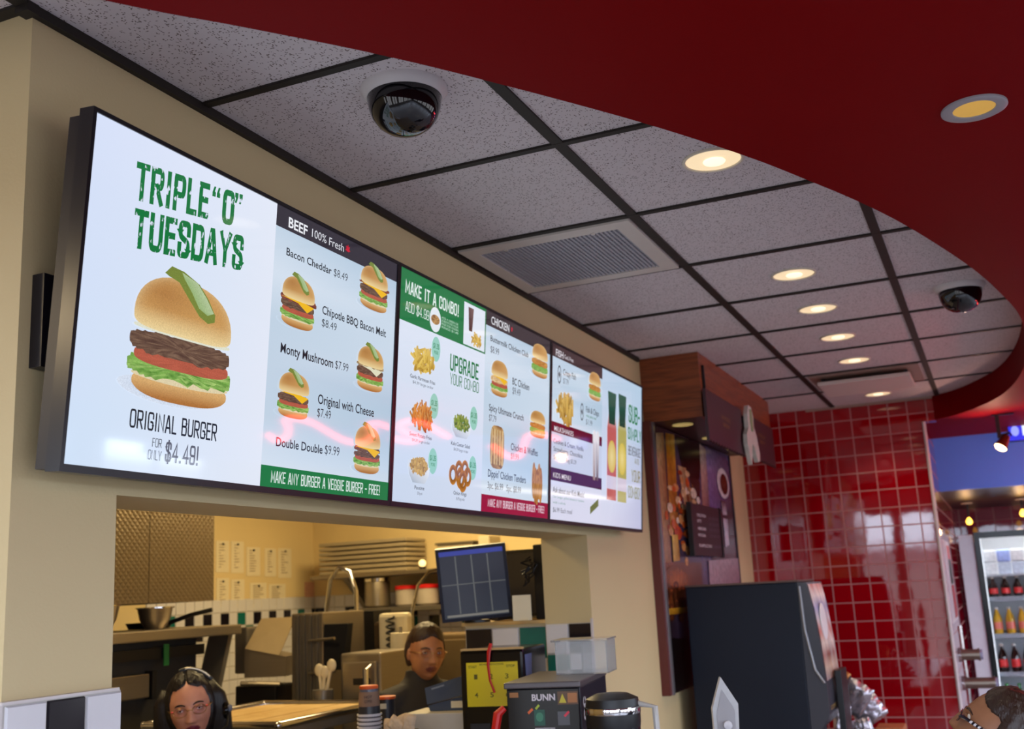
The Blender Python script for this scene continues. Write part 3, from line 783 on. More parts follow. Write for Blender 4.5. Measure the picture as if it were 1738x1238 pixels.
line(t, LM, LN, 'BC Chicken', Z(Z4, 589, 575), Z(Z4, 666, 598), Z(Z4, 589, 543), ZL, INK, 0.01); line(t, LM, LN, '$9.49', Z(Z4, 589, 615), Z(Z4, 625, 626), Z(Z4, 589, 584), ZL, GREY)
line(t, LM, LN, 'Spicy Ultimate Crunch', Z(Z4, 482, 692), Z(Z4, 640, 738), Z(Z4, 482, 662), ZL, INK, 0.01); line(t, LM, LN, '$7.79', Z(Z4, 482, 737), Z(Z4, 515, 746), Z(Z4, 482, 708), ZL, GREY)
line(t, LM, LN, 'Chicken & Waffles', Z(Z4, 582, 876), Z(Z4, 705, 897), Z(Z4, 582, 844), ZL, INK, 0.01); line(t, LM, LN, '$9.99', Z(Z4, 582, 910), Z(Z4, 618, 918), Z(Z4, 582, 885), ZL, GREY)
line(t, LM, LN, "Dippin' Chicken Tenders", Z(Z4, 477, 996), Z(Z4, 650, 1022), Z(Z4, 477, 962), ZL, INK, 0.01)
line(t, LM, LN, '3pc. $6.99   5pc. $8.99', Z(Z4, 475, 1048), Z(Z4, 628, 1068), Z(Z4, 475, 1018), ZL, GREY, 0.004)
line(t, LM, LN, 'MAKE ANY BURGER A VEGGIE BURGER - FREE!', Z(Z4, 477, 1132), Z(Z4, 735, 1160), Z(Z4, 477, 1096), ZL, rgb(226, 200, 214), 0.004)
for (nm, sub, lx, ly, rx, ry) in (('Garlic Parmesan Fries', '$4.39 large order', 122, 538, 236, 577), ('Sweet Potato Fries', '$4.39 large order', 119, 806, 220, 826),
                                  ('Kale Caesar Salad', '$4.39 large order', 309, 848, 395, 866), ('Poutine', '$5.59 large order', 142, 1050, 186, 1057), ('Onion Rings', '$4.39 large order', 320, 1074, 379, 1084)):
    line(t, LM, LN, nm, Z(Z4, lx, ly), Z(Z4, rx, ry), Z(Z4, lx, ly - 17), ZL, INK, 0.006)
    line(t, LM, LN, sub, Z(Z4, lx + 12, ly + 27), Z(Z4, rx - 8, ry + 20), Z(Z4, lx + 12, ly + 14), ZL, GREY)
if q.v: q.obj('maple_leaf', SCR, t)
def pile(cx, cy, wpx, hpx, c0, c1, n, ln, wd, zz=ZL, upright=0.0):
    """heap of strips drawn one over the other"""
    mb = MB(); ca, cb = abx((cx, cy)); wa = ab_a((cx + wpx / 2, cy)) - ab_a((cx - wpx / 2, cy)); hb_ = ab_b((cx, cy - hpx / 2)) - ab_b((cx, cy + hpx / 2))
    rd = random.Random(int(cx * 7 + cy)); un = min(wa, hb_ * 0.9)
    for k in range(n):
        r = math.sqrt(rd.random()); th = rd.uniform(0, 2 * PI)
        x = ca + 0.34 * wa * r * math.cos(th); y = cb + 0.30 * hb_ * r * math.sin(th) - 0.1 * hb_
        an = rd.gauss(PI / 2, 0.5) if upright else rd.uniform(0, PI)
        dx, dy = math.cos(an) * ln * un / 2, math.sin(an) * ln * un / 2; nx, ny = -math.sin(an) * wd * un / 2, math.cos(an) * wd * un / 2
        c = mixc(c0, c1, rd.random())
        sh.poly(mb, [(x - dx - nx, y - dy - ny), (x + dx - nx, y + dy - ny), (x + dx + nx, y + dy + ny), (x - dx + nx, y - dy + ny)], zz + k * 0.00003, [c, c, mixc(c, rgb(250, 226, 150), 0.35), jit(c, 0.2)])
    return mb
def bowl(mb, cx, cy, wpx, hpx, zz):
    ca, cb = abx((cx, cy)); wa = (ab_a((cx + wpx / 2, cy)) - ab_a((cx - wpx / 2, cy))) / 2; hh = ab_b((cx, cy - hpx / 2)) - ab_b((cx, cy + hpx / 2))
    pts = [(ca - wa, cb + hh / 2), (ca - wa * 0.9, cb), (ca - wa * 0.55, cb - hh / 2), (ca + wa * 0.55, cb - hh / 2), (ca + wa * 0.9, cb), (ca + wa, cb + hh / 2)]
    sh.poly(mb, pts, zz, [rgb(210, 216, 228), rgb(190, 198, 212), rgb(168, 180, 198), rgb(200, 208, 222), rgb(226, 230, 240), rgb(232, 236, 244)])
mf = pile(*Z(Z4, 182, 450), 132 * Z4[2], 165 * Z4[2], rgb(170, 128, 34), rgb(230, 196, 90), 70, 0.42, 0.10); mf.obj('fries_picture', SCR, t)
mf = pile(*Z(Z4, 176, 705), 132 * Z4[2], 150 * Z4[2], rgb(150, 70, 16), rgb(214, 122, 34), 70, 0.5, 0.10, upright=1); mf.obj('sweet_fries_picture', SCR, t)
mf = pile(*Z(Z4, 356, 738), 100 * Z4[2], 110 * Z4[2], rgb(20, 84, 36), rgb(120, 150, 50), 90, 0.25, 0.14, ZL * 1.6); bowl(mf, *Z(Z4, 356, 790), 88 * Z4[2], 55 * Z4[2], ZL); mf.obj('salad_picture', SCR, t)
mf = pile(*Z(Z4, 160, 935), 108 * Z4[2], 110 * Z4[2], rgb(120, 78, 34), rgb(212, 170, 100), 80, 0.3, 0.18, ZL * 1.6); bowl(mf, *Z(Z4, 162, 985), 100 * Z4[2], 78 * Z4[2], ZL); mf.obj('poutine_picture', SCR, t)
mf = MB()
for k, (rx, ry, w_) in enumerate(((318, 985, 36), (352, 1000, 40), (384, 995, 36), (345, 965, 36), (372, 962, 34), (362, 1015, 40))):
    ca, cb = abx(Z(Z4, rx, ry)); ra = w_ * Z4[2] * 0.0020
    n_ = 20; o_ = ell(ca, cb, ra * 0.95, ra * 1.1, n_); i_ = ell(ca, cb, ra * 0.45, ra * 0.55, n_)
    mf.flat = True
    mf.add([sh.p(a, b, ZL + k * 0.00008) for a, b in o_ + i_], [(j, (j + 1) % n_, n_ + (j + 1) % n_, n_ + j) for j in range(n_)], [jit(rgb(190, 122, 40), 0.2) for _ in o_] + [rgb(128, 76, 20)] * n_)
mf.obj('onion_ring_picture', SCR, t)
for bx_, by_ in ((241, 412), (232, 672), (413, 728), (226, 923), (408, 955)):
    mf = MB(); ca, cb = abx(Z(Z4, bx_, by_)); sh.fan(mf, ell(ca, cb, 0.026, 0.036, 24), ZL * 0.7, lambda a, b, k: rgb(150, 204, 190), 1)
    tl = Z(Z4, bx_ - 13, by_ - 6); sh.tpx(mf, '$1.35', tl, Z(Z4, bx_ + 13, by_ + 1), Z(Z4, bx_ - 13, by_ - 30), ZL, GRN, 0.01); sh.tpx(mf, 'MORE', Z(Z4, bx_ - 9, by_ + 20), Z(Z4, bx_ + 9, by_ + 26), Z(Z4, bx_ - 9, by_ + 5), ZL, GRN, 0.0); mf.obj('price_badge', SCR, t)

mf = pile(*Z(Z4, 424, 365), 66 * Z4[2], 72 * Z4[2], rgb(170, 128, 34), rgb(230, 190, 90), 40, 0.5, 0.12, ZL)
x0, y0 = abx(Z(Z4, 398, 330)); x1, y1 = abx(Z(Z4, 398, 222)); sh.poly(mf, [(x0 - 0.011, y0), (x0 + 0.011, y0), (x0 + 0.019, y1), (x0 - 0.018, y1)], ZL * 0.9, [rgb(60, 20, 18), rgb(80, 34, 28), rgb(130, 100, 96), rgb(96, 66, 66)])
mf.obj('drink_and_fries_picture', SCR, t)
for (l, r, tt, bb_, kd, pk) in ((Z(Z4, 676, 455), Z(Z4, 750, 470), Z(Z4, 712, 376), Z(Z4, 715, 543), 'crunch', False), (Z(Z4, 489, 530), Z(Z4, 568, 545), Z(Z4, 528, 450), Z(Z4, 532, 630), 'chicken', False),
                                (Z(Z4, 668, 740), Z(Z4, 739, 755), Z(Z4, 702, 683), Z(Z4, 706, 818), 'crunch', False)):
    burger(*box_px(l, r, tt, bb_), ZL, kd, pk).obj('burger_picture', SCR, t)
mf = MB(); ca, cb = abx(Z(Z4, 520, 860)); rd = random.Random(3)
sh.fan(mf, ell(ca, cb, 0.052, 0.068, 24, 4), ZL, lambda a, b, k: mixc(rgb(112, 70, 34), rgb(206, 166, 110), rd.random()), 6)
for k in range(5): sh.rect(mf, ca - 0.046 + k * 0.02, ca - 0.036 + k * 0.02, cb - 0.055, cb + 0.055, ZL * 1.2, jit(rgb(206, 178, 130), 0.15))
mf.obj('waffle_picture', SCR, t)
mf = MB(); ca, cb = abx(Z(Z4, 702, 1030))
for k in range(5): sh.fan(mf, ell(ca - 0.03 + 0.015 * k, cb + 0.012 * math.cos(k * 2), 0.016, 0.062, 20), ZL + k * 0.0001, lambda a, b, k_: mixc(rgb(132, 78, 28), rgb(206, 148, 78), rd.random()), 4)
mf.obj('chicken_tenders_picture', SCR, t)

# --- screen 3
t, a0, a1, b0, b1 = tvs[2]
am = (ab_a(Z(Z5, 692, 340)) + ab_a(Z(Z5, 686, 960))) / 2
q = MB()
sh.poly(q, [(am, b0), (a1, b0), (a1, b1), (am, b1)], 0, [rgb(190, 190, 222), rgb(186, 190, 220), rgb(180, 204, 226), rgb(186, 206, 228)])
def bb2(l, r): return (ab_b(Z(Z5, *l)) + ab_b(Z(Z5, *r))) / 2
hb = bb2((424, 245), (690, 370)); m1, m0 = bb2((418, 605), (686, 690)), bb2((418, 668), (686, 735)); k1, k0 = bb2((414, 860), (686, 918)), bb2((414, 930), (686, 982))
bg_panel(q, a0, am, m1, hb, 0)
sh.rect(q, a0, am, k1, m0, 0, rgb(196, 204, 224)); sh.rect(q, a0, am, b0, k0, 0, rgb(214, 216, 236))
q.obj('screen', SCR, t)
q = MB(); sh.rect(q, a0, am, hb, b1, ZL * 0.3, rgb(62, 44, 46)); q.obj('heading_band', SCR, t)
q = MB(); sh.rect(q, a0, am, m0, m1, ZL * 0.3, rgb(96, 14, 40)); q.obj('milkshake_band', SCR, t)
q = MB(); sh.rect(q, a0, am, k0, k1, ZL * 0.3, rgb(70, 18, 44)); q.obj('kids_menu_band', SCR, t)
q = MB(); wt = rgb(220, 214, 222)
line(t, LM, LN, 'FISH', Z(Z5, 433, 240), Z(Z5, 474, 258), Z(Z5, 433, 203), ZL, wt, 0.01); line(t, LM, LN, 'Cod, Fries', Z(Z5, 480, 258), Z(Z5, 530, 278), Z(Z5, 480, 236), ZL, wt, 0)
line(t, LM, LN, 'Crispy Fish', Z(Z5, 473, 352), Z(Z5, 543, 372), Z(Z5, 473, 318), ZL, INK, 0.01); line(t, LM, LN, '$7.79', Z(Z5, 473, 396), Z(Z5, 502, 402), Z(Z5, 473, 366), ZL, GREY)
line(t, LM, LN, 'Fish & Chips', Z(Z5, 599, 552), Z(Z5, 670, 578), Z(Z5, 599, 520), ZL, INK, 0.01); line(t, LM, LN, 'two piece cod', Z(Z5, 601, 582), Z(Z5, 655, 594), Z(Z5, 601, 566), ZL, GRNB); line(t, LM, LN, '$11.99', Z(Z5, 599, 622), Z(Z5, 634, 630), Z(Z5, 599, 592), ZL, GREY)
line(t, LM, LN, 'MILKSHAKES', Z(Z5, 424, 652), Z(Z5, 530, 690), Z(Z5, 424, 625), ZL, wt, 0.004)
line(t, LM, LN, 'Cookies & Cream, Vanilla', Z(Z5, 420, 722), Z(Z5, 585, 772), Z(Z5, 420, 696), ZL, INK, 0.004)
line(t, LM, LN, 'Strawberry, Chocolate', Z(Z5, 420, 770), Z(Z5, 580, 806), Z(Z5, 420, 744), ZL, INK, 0.004)
line(t, LM, LN, 'Sm $4.79   Reg $5.29', Z(Z5, 420, 816), Z(Z5, 545, 840), Z(Z5, 420, 792), ZL, GREY, 0.004)
line(t, LM, LN, 'KIDS MENU', Z(Z5, 418, 912), Z(Z5, 515, 934), Z(Z5, 418, 884), ZL, wt, 0.004)
line(t, LM, LN, 'Ask about our Kids Meals!', Z(Z5, 416, 1000), Z(Z5, 590, 1022), Z(Z5, 416, 968), ZL, INK, 0.004)
line(t, LM, LN, 'Our burger, grilled cheese or tenders', Z(Z5, 416, 1030), Z(Z5, 588, 1048), Z(Z5, 416, 1016), ZL, rgb(110, 150, 140)); line(t, LM, LN, 'with a drink', Z(Z5, 416, 1058), Z(Z5, 486, 1066), Z(Z5, 416, 1044), ZL, rgb(110, 150, 140))
line(t, LM, LN, '$6.99 Each meal', Z(Z5, 416, 1104), Z(Z5, 522, 1118), Z(Z5, 416, 1078), ZL, GREY)
for k, (s_, l, r, tp, c) in enumerate((('SUB-', (835, 612), (897, 630), (835, 512), GRN), ('SIMPLY', (831, 700), (904, 728), (831, 632), GRN), ('BEVERAGE', (833, 785), (899, 810), (833, 735), rgb(60, 62, 60)),
                                      ('AND', (868, 838), (892, 848), (868, 806), rgb(120, 116, 70)), ('YOUR', (850, 935), (899, 950), (850, 868), rgb(128, 124, 72)), ('COMBO!', (832, 1022), (899, 1042), (832, 955), rgb(128, 132, 84)))):
    line(t, LM, LN, s_, Z(Z5, *l), Z(Z5, *r), Z(Z5, *tp), ZL, c, 0.02)
if q.v: q.obj('maple_leaf', SCR, t)
for k, (cx, cw, liq, lab) in enumerate(((740, 40, rgb(186, 92, 88), rgb(206, 178, 80)), (797, 40, rgb(172, 164, 92), rgb(206, 184, 80)))):
    mf = MB()
    tp, bt = abx(Z(Z5, cx + 4, 445 + 16 * k)), abx(Z(Z5, cx, 1040 + 12 * k)); hw = 0.058
    H_ = tp[1] - bt[1]; ca = (tp[0] + bt[0]) / 2
    sh.rect(mf, ca - hw, ca + hw, bt[1], bt[1] + 0.66 * H_, ZL, liq)
    sh.poly(mf, [(ca - hw, bt[1] + 0.66 * H_), (ca + hw, bt[1] + 0.66 * H_), (ca + hw * 0.62, bt[1] + 0.84 * H_), (ca - hw * 0.62, bt[1] + 0.84 * H_)], ZL, [liq, liq, rgb(206, 200, 200), rgb(206, 190, 196)])
    sh.poly(mf, [(ca - hw * 0.66, bt[1] + 0.7 * H_), (ca + hw * 0.66, bt[1] + 0.7 * H_), (ca + hw * 0.9, bt[1] + H_), (ca - hw * 0.9, bt[1] + H_)], ZL * 1.3, [rgb(20, 62, 52)] * 2 + [rgb(30, 84, 66)] * 2)
    sh.fan(mf, ell(ca, bt[1] + 0.40 * H_, hw * 0.9, 0.15 * H_, 22), ZL * 1.3, lambda a, b, k_: mixc(lab, rgb(250, 236, 180), 0.5 * (1 - k_)), 3)
    sh.rect(mf, ca - hw, ca + hw, bt[1] + 0.1 * H_, bt[1] + 0.22 * H_, ZL * 1.2, rgb(206, 198, 216))
    mf.obj('bottle_picture', SCR, t)
mf = pile(*Z(Z5, 486, 520), 122 * Z5[2], 180 * Z5[2], rgb(140, 96, 30), rgb(214, 170, 80), 60, 0.6, 0.15, ZL, upright=1); mf.obj('fish_and_chips_picture', SCR, t)
burger(*box_px(Z(Z5, 613, 400), Z(Z5, 680, 415), Z(Z5, 645, 320), Z(Z5, 652, 492)), ZL, 'fish', False).obj('burger_picture', SCR, t)
mf = MB(); ca, cb = abx(Z(Z5, 655, 790)); rd = random.Random(5)
for dx, c in ((-0.02, rgb(150, 120, 110)), (0.016, rgb(96, 64, 60))):
    sh.poly(mf, [(ca + dx - 0.012, cb - 0.10), (ca + dx + 0.012, cb - 0.10), (ca + dx + 0.02, cb + 0.06), (ca + dx - 0.02, cb + 0.06)], ZL, [c, c, rgb(226, 222, 226), rgb(206, 200, 208)])
    sh.fan(mf, ell(ca + dx, cb + 0.07, 0.02, 0.025, 16), ZL * 1.2, lambda a, b, k: rgb(226, 222, 228), 1)
mf.obj('milkshake_picture', SCR, t)
mf = MB(); l_ = [Z(Z5, 622, 1078), Z(Z5, 668, 1032), Z(Z5, 668, 1072), Z(Z5, 622, 1118)]
sh.poly(mf, [abx(p_) for p_ in l_], ZL, [rgb(104, 112, 64)] * 4); mf.obj('kids_logo_picture', SCR, t)
for (cx, cy) in ((452, 345), (577, 552)):
    mf = MB(); ca, cb = abx(Z(Z5, cx, cy)); n_ = 22; o_ = ell(ca, cb, 0.018, 0.034, n_); i_ = ell(ca, cb, 0.013, 0.027, n_)
    mf.flat = True; mf.add([sh.p(a, b, ZL) for a, b in o_ + i_], [(j, (j + 1) % n_, n_ + (j + 1) % n_, n_ + j) for j in range(n_)], [GREY] * (2 * n_))
    sh.poly(mf, [(ca - 0.010, cb), (ca, cb + 0.014), (ca + 0.010, cb), (ca, cb - 0.014)], ZL, GREY); mf.obj('fish_badge', SCR, t)
# ------------------------------------------------------------------ things on the ceiling
ring_white = pm('white_plastic_ring', rgb(206, 200, 200), 0.4, var=0.03)
dome_black = pm('smoked_dome', rgb(12, 12, 16), 0.06, var=0.2, coat=0.6)
reflector = pm('lit_reflector', rgb(240, 226, 196), 0.25, emit=rgb(255, 226, 178), estr=0.72)
bulb_m = pm('lit_lamp', rgb(255, 244, 220), 0.3, emit=rgb(255, 236, 200), estr=1.1)
ring_metal = pm('ivory_trim_ring', rgb(214, 204, 186), 0.3, var=0.03)
grey_ring = pm('grey_trim_ring', rgb(150, 146, 152), 0.35, var=0.04)
amber_lens = pm('amber_ribbed_lens', rgb(206, 160, 70), 0.3, emit=rgb(226, 176, 84), estr=0.42)
metal_vent = pm('painted_vent_metal', rgb(206, 196, 188), 0.4, var=0.06)
vent_grey = pm('vent_mesh_grey', rgb(166, 164, 172), 0.45, var=0.1)
vent_dark = pm('vent_inside', rgb(46, 44, 50), 0.7)

for (px_, py_, s_, lab) in ((686, 152, 1.0, 'large smoked dome camera on the ceiling above the first menu screen'), (1628, 486, 1.0, 'small looking smoked dome camera on the ceiling tucked against the curved red bulkhead')):
    p = at(px_, py_, 2, CEIL); p.z = CEIL
    t = thing('dome_camera', lab, 'security camera', p, 0, 'dome cameras on the ceiling')
    m = MB(); m.lathe([(0.097, 0), (0.097, -0.006), (0.088, -0.018), (0.084, -0.022), (0.0825, -0.022), (0.0825, -0.006)], p, 48, cap=False); m.obj('ceiling_ring', ring_white, t, smooth=True)
    m = MB(); m.lathe([(0.082, -0.010), (0.082, -0.030), (0.079, -0.048), (0.071, -0.069), (0.056, -0.088), (0.037, -0.100), (0.017, -0.106), (0.0, -0.108)], p, 48, cap=False); m.obj('dome', dome_black, t, smooth=True)
ll = ['big near recessed downlight cut off by the edge of the red bulkhead', 'second recessed downlight of the ceiling row, counted from the red bulkhead edge', 'third recessed downlight of the ceiling row, counted from the red bulkhead edge',
      'fourth recessed downlight of the row, before the far dropped vent', 'fifth recessed downlight of the row, right at the near side of the dropped vent', 'last recessed downlight of the row, beside the red tiled wall']
for (y, lab) in zip((0.924, 2.17, 2.755, 3.37, 4.0, 5.2), ll):
    p = Vector((0.945, y, CEIL))
    t = thing('recessed_downlight', lab, 'ceiling light', p, 0, 'row of recessed downlights')
    m = MB(); m.lathe([(0.082, 0), (0.082, -0.004), (0.076, -0.0055), (0.0735, -0.003), (0.0735, 0.0)], p, 40, cap=False); m.obj('trim_ring', ring_metal, t, smooth=True)
    m = MB(); m.lathe([(0.0735, -0.001), (0.066, -0.0008), (0.0, -0.0008)], p, 40, cap=False); m.obj('reflector', reflector, t, smooth=True)
    m = MB(); m.lathe([(0.030, -0.0009), (0.028, -0.0045), (0.018, -0.0075), (0.0, -0.0085)], p + v3(0, 0.012, 0), 24, cap=False); m.obj('lamp', bulb_m, t, smooth=True)
    l = bpy.data.lights.new('downlight', 'SPOT'); l.energy = 12; l.color = (1.0, 0.82, 0.58); l.spot_size = 1.9; l.spot_blend = 0.8; l.shadow_soft_size = 0.06
    o = bpy.data.objects.new('downlight', l); COL.objects.link(o); o.location = p + v3(0, 0, -0.03)
p = at(1653, 183, 2, CEIL - 0.155); p.z = CEIL - 0.155
t = thing('bulkhead_downlight', 'grey ringed downlight with amber lens in the red bulkhead', 'ceiling light', p)
m = MB(); m.lathe([(0.066, 0), (0.066, -0.004), (0.060, -0.007), (0.043, -0.004), (0.042, 0)], p, 40, cap=False); m.obj('trim_ring', grey_ring, t, smooth=True)
m = MB(); prof = [(0.0425, -0.002)] + [(0.0425 * (1 - k / 12), -0.002 - 0.0012 * (k % 2)) for k in range(1, 12)] + [(0, -0.002)]
m.lathe(prof, p, 36, cap=False); m.obj('ribbed_lens', amber_lens, t, smooth='all')

# return air grille lying in the ceiling grid
p = v3(0.31, 1.51, CEIL)
t = thing('air_vent', 'large flush air vent with fine grey mesh in the ceiling above the middle screen', 'vent', p, 0, 'ceiling air vents')
m = MB(); z0 = CEIL - 0.012
m.bx(0.025, 0.605, 1.235, 1.295, z0, CEIL); m.bx(0.025, 0.605, 1.76, 1.815, z0, CEIL); m.bx(0.025, 0.075, 1.295, 1.76, z0, CEIL); m.bx(0.552, 0.605, 1.295, 1.76, z0, CEIL)
m.obj('frame', metal_vent, t)
m = MB(); m.bx(0.075, 0.552, 1.295, 1.76, CEIL - 0.002, CEIL); m.obj('backing', vent_dark, t)
m = MB(); n_ = 34
for k in range(n_):
    x = 0.078 + (0.471) * k / (n_ - 1); m.bx(x - 0.0030, x + 0.0030, 1.295, 1.76, z0 + 0.002, CEIL - 0.002)
for k in range(22):
    y = 1.305 + 0.445 * k / 21; m.bx(0.0755, 0.5515, y - 0.0014, y + 0.0014, z0 + 0.004, CEIL - 0.002)
m.obj('mesh_grille', vent_grey, t)
for y_ in (1.301, 1.318):
    pass
for x_ in (0.17, 0.47):
    m = MB(); m.box((x_, 1.293, z0 - 0.001), (0.012, 0.012, 0.004)); m.obj('latch', metal_vent, t)
# second vent, a shallow dropped box
p = v3(0.93, 4.58, CEIL)
t = thing('air_vent', 'shallow box vent hanging below the far ceiling tiles near the red wall', 'vent', p, 0, 'ceiling air vents')
m = MB(); m.bx(0.70, 1.19, 4.34, 4.79, CEIL - 0.055, CEIL - 0.035, 0.004); m.obj('deflector_plate', metal_vent, t)
m = MB(); m.bx(0.66, 1.24, 4.29, 4.83, CEIL - 0.01, CEIL); m.obj('frame', pm('tan_vent_frame', rgb(150, 128, 116), 0.5), t)
for x_ in (0.715, 1.16):
    m = MB(); m.bx(x_, x_ + 0.015, 4.40, 4.72, CEIL - 0.036, CEIL - 0.009); m.obj('hanger', vent_dark, t)

# ------------------------------------------------------------------ wooden valance, its signs and the coffee mural
def wood_mat(name, c1, c2, rough=0.4, axis='z'):
    m = bpy.data.materials.new(name); m.use_nodes = True
    nt = m.node_tree; N = nt.nodes; L = nt.links; b = N['Principled BSDF']
    tc = N.new('ShaderNodeTexCoord'); mp = N.new('ShaderNodeMapping'); mp.inputs['Scale'].default_value = (2.0, 2.0, 22) if axis == 'z' else (22, 22, 2)
    L.new(tc.outputs['Object'], mp.inputs[0])
    nz = N.new('ShaderNodeTexNoise'); nz.inputs['Scale'].default_value = 2.2; nz.inputs['Detail'].default_value = 8; nz.inputs['Distortion'].default_value = 1.2
    L.new(mp.outputs[0], nz.inputs['Vector'])
    rp = N.new('ShaderNodeValToRGB'); rp.color_ramp.elements[0].position = 0.35; rp.color_ramp.elements[1].position = 0.65
    rp.color_ramp.elements[0].color = c1; rp.color_ramp.elements[1].color = c2
    L.new(nz.outputs['Fac'], rp.inputs[0]); L.new(rp.outputs[0], b.inputs['Base Color']); b.inputs['Roughness'].default_value = rough
    return m
cherry = wood_mat('cherry_wood', rgb(112, 54, 26), rgb(146, 76, 38))
sign_dark = pm('dark_plum_sign', rgb(66, 40, 48), 0.4, var=0.08)
gold_ink = pm('dull_gold_lettering', rgb(150, 122, 66), 0.4)
t = thing('wooden_valance', 'cherry wood valance box hanging from the ceiling over the coffee mural', 'valance', (0.15, 4.16, CEIL - 0.317))
m = MB(); ya, yb, xf, zb = 3.275, 5.035, 0.295, CEIL - 0.317
m.bx(0.0, xf, ya, ya + 0.02, zb, CEIL); m.bx(0.0, xf, yb - 0.02, yb, zb, CEIL); m.bx(xf - 0.02, xf, ya + 0.02, yb - 0.02, zb, CEIL)
m.obj('box', cherry, t)
m = MB(); m.bx(0.0, xf - 0.02, ya + 0.02, yb - 0.02, zb + 0.004, zb + 0.02); m.obj('underside', pm('dark_walnut_soffit', rgb(44, 26, 22), 0.35), t)
for (y_, x_) in ((3.50, 0.135), (4.1, 0.135), (4.7, 0.135)):
    p = v3(x_, y_, zb + 0.004)
    m = MB(); m.lathe([(0.052, 0), (0.052, -0.004), (0.044, -0.005), (0.042, -0.001), (0.0, -0.0008)], p, 32, cap=False); m.obj('puck_light', pm('dim_puck_lamp', rgb(170, 150, 96), 0.3, emit=rgb(226, 196, 120), estr=0.35), t, smooth=True)
# two dark sign panels with a saw-toothed foot
def sign(y0, y1, zt0, zt1, zb0, zb1, lab, words):
    t = thing('sign_panel', lab, 'sign', (0.32, (y0 + y1) / 2, zb0), 0, 'dark signs on the wooden valance')
    m = MB(); n_ = 14; poly = [(y1, zt1), (y0, zt0)]
    for k in range(n_):
        f0 = k / n_; f1 = (k + 0.5) / n_
        poly += [(y0 + (y1 - y0) * f0, zb0 + (zb1 - zb0) * f0), (y0 + (y1 - y0) * f1, zb0 + (zb1 - zb0) * f1 + 0.012)]
    poly.append((y1, zb1))
    m.prism([(0.312, y, z) for y, z in poly], (0.014, 0, 0)); m.obj('panel', sign_dark, t)
    for y_ in (y0 + 0.1, y1 - 0.1):
        m = MB(); m.bx(xf, 0.312, y_ - 0.02, y_ + 0.02, zb0 + 0.18, zb0 + 0.22); m.obj('mount', tv_black, t)
    if y0 < 3.5:
        m = MB(); m.bx(xf, xf + 0.012, y0 + 0.085, y0 + 0.10, CEIL - 0.26, CEIL - 0.06); m.obj('hanging_strap', tv_black, t)
    s2 = Sheet((0.3268, y0, zb0), (0, 1, 0), (0, 0, 1), (1, 0, 0)); yc = (y1 - y0) / 2
    for k, wd in enumerate(words):
        m = MB(); s2.text(m, wd, yc - 0.10 + 0.03 * k, yc + 0.10 - 0.03 * k, 0.145 - 0.036 * k, 0.02, 0, (1, 1, 1, 1)); m.obj('lettering', gold_ink, t)
sign(3.24, 4.03, CEIL - 0.19, CEIL - 0.19, CEIL - 0.445, CEIL - 0.445, 'near dark plum sign with saw-toothed foot on the wooden valance', ('WE PROUDLY', 'BREW'))
sign(4.19, 4.92, CEIL - 0.19, CEIL - 0.19, CEIL - 0.43, CEIL - 0.43, 'far dark plum sign beyond the pale emblem on the valance', ('WE PROUDLY', 'BREW'))
# pale cut-out emblem between the signs: a standing figure with two spread tails
t = thing('emblem_cutout', 'pale green and white cut-out emblem hung between the two dark signs', 'emblem', (0.345, 4.12, CEIL - 0.46))
pale = pm('pale_emblem', rgb(206, 206, 196), 0.5, var=0.25, scale=40)
m = MB()
body = [(-.02, .27), (.02, .27), (.045, .22), (.04, .16), (.07, .12), (.085, .07), (.10, .02), (.09, -.02), (.06, -.03), (.04, 0), (.02, .05), (0, .06), (-.02, .04), (-.03, -.02), (-.045, -.06), (-.065, -.01), (-.085, .05), (-.08, .10), (-.05, .14), (-.045, .22)]
m.prism([(0.335, 4.115 + a * 1.7, CEIL - 0.43 + b) for a, b in body], (0.022, 0, 0)); m.obj('figure', pale, t)
m = MB(); m.prism([(0.3575, 4.115 + a * 1.25, CEIL - 0.43 + b) for a, b in [(-.012, .25), (.012, .25), (.02, .19), (.012, .13), (-.012, .13), (-.02, .19)]], (0.006, 0, 0)); m.obj('inner_figure', pm('pale_green_emblem', rgb(150, 166, 124), 0.5), t)
m = MB(); m.bx(xf, 0.335, 4.05, 4.17, CEIL - 0.26, CEIL - 0.22); m.obj('mount', tv_black, t)

# mural: a printed panel in a thin frame
PRT = picture_mat('mural_print', 0, 0.22, speck=0.25, sscale=30)
t = thing('coffee_mural', 'tall framed photo mural of coffee beans and a cup', 'picture', (0.0, 4.15, CEIL - 1.6))
ya, yb, za, zb_ = 3.27, 4.97, CEIL - 1.60, CEIL - 0.318
m = MB(); m.bx(0, 0.026, ya, yb, za, zb_); m.obj('panel', pm('mural_panel_edge', rgb(40, 22, 22), 0.4), t)
m = MB(); m.bx(0, 0.040, ya - 0.035, ya, za, zb_); m.obj('frame_edge', pm('dark_red_frame', rgb(96, 40, 36), 0.35), t)
m = MB(); m.bx(0.026, 0.046, ya + 0.002, ya + 0.03, za, zb_); m.obj('frame_strip', pm('brushed_silver_strip', rgb(150, 146, 150), 0.3, metal=0.7), t)
m = MB(); m.bx(0.0, 0.034, yb, yb + 0.018, za, zb_); m.obj('frame_edge', pm('dark_navy_edge', rgb(24, 22, 40), 0.4), t)
ms = Sheet((0.0262, ya + 0.03, za), (0, 1, 0), (0, 0, 1), (1, 0, 0)); MW, MH = yb - ya - 0.03, zb_ - za
m = MB(); rd = random.Random(11)
ms.poly(m, [(0, 0), (MW, 0), (MW, MH), (0, MH)], 0, [rgb(12, 8, 8), rgb(80, 44, 50), rgb(120, 104, 150), rgb(70, 38, 20)])
def cl_(q): return (max(0.0, min(MW, q[0])), max(0.0, min(MH, q[1])))
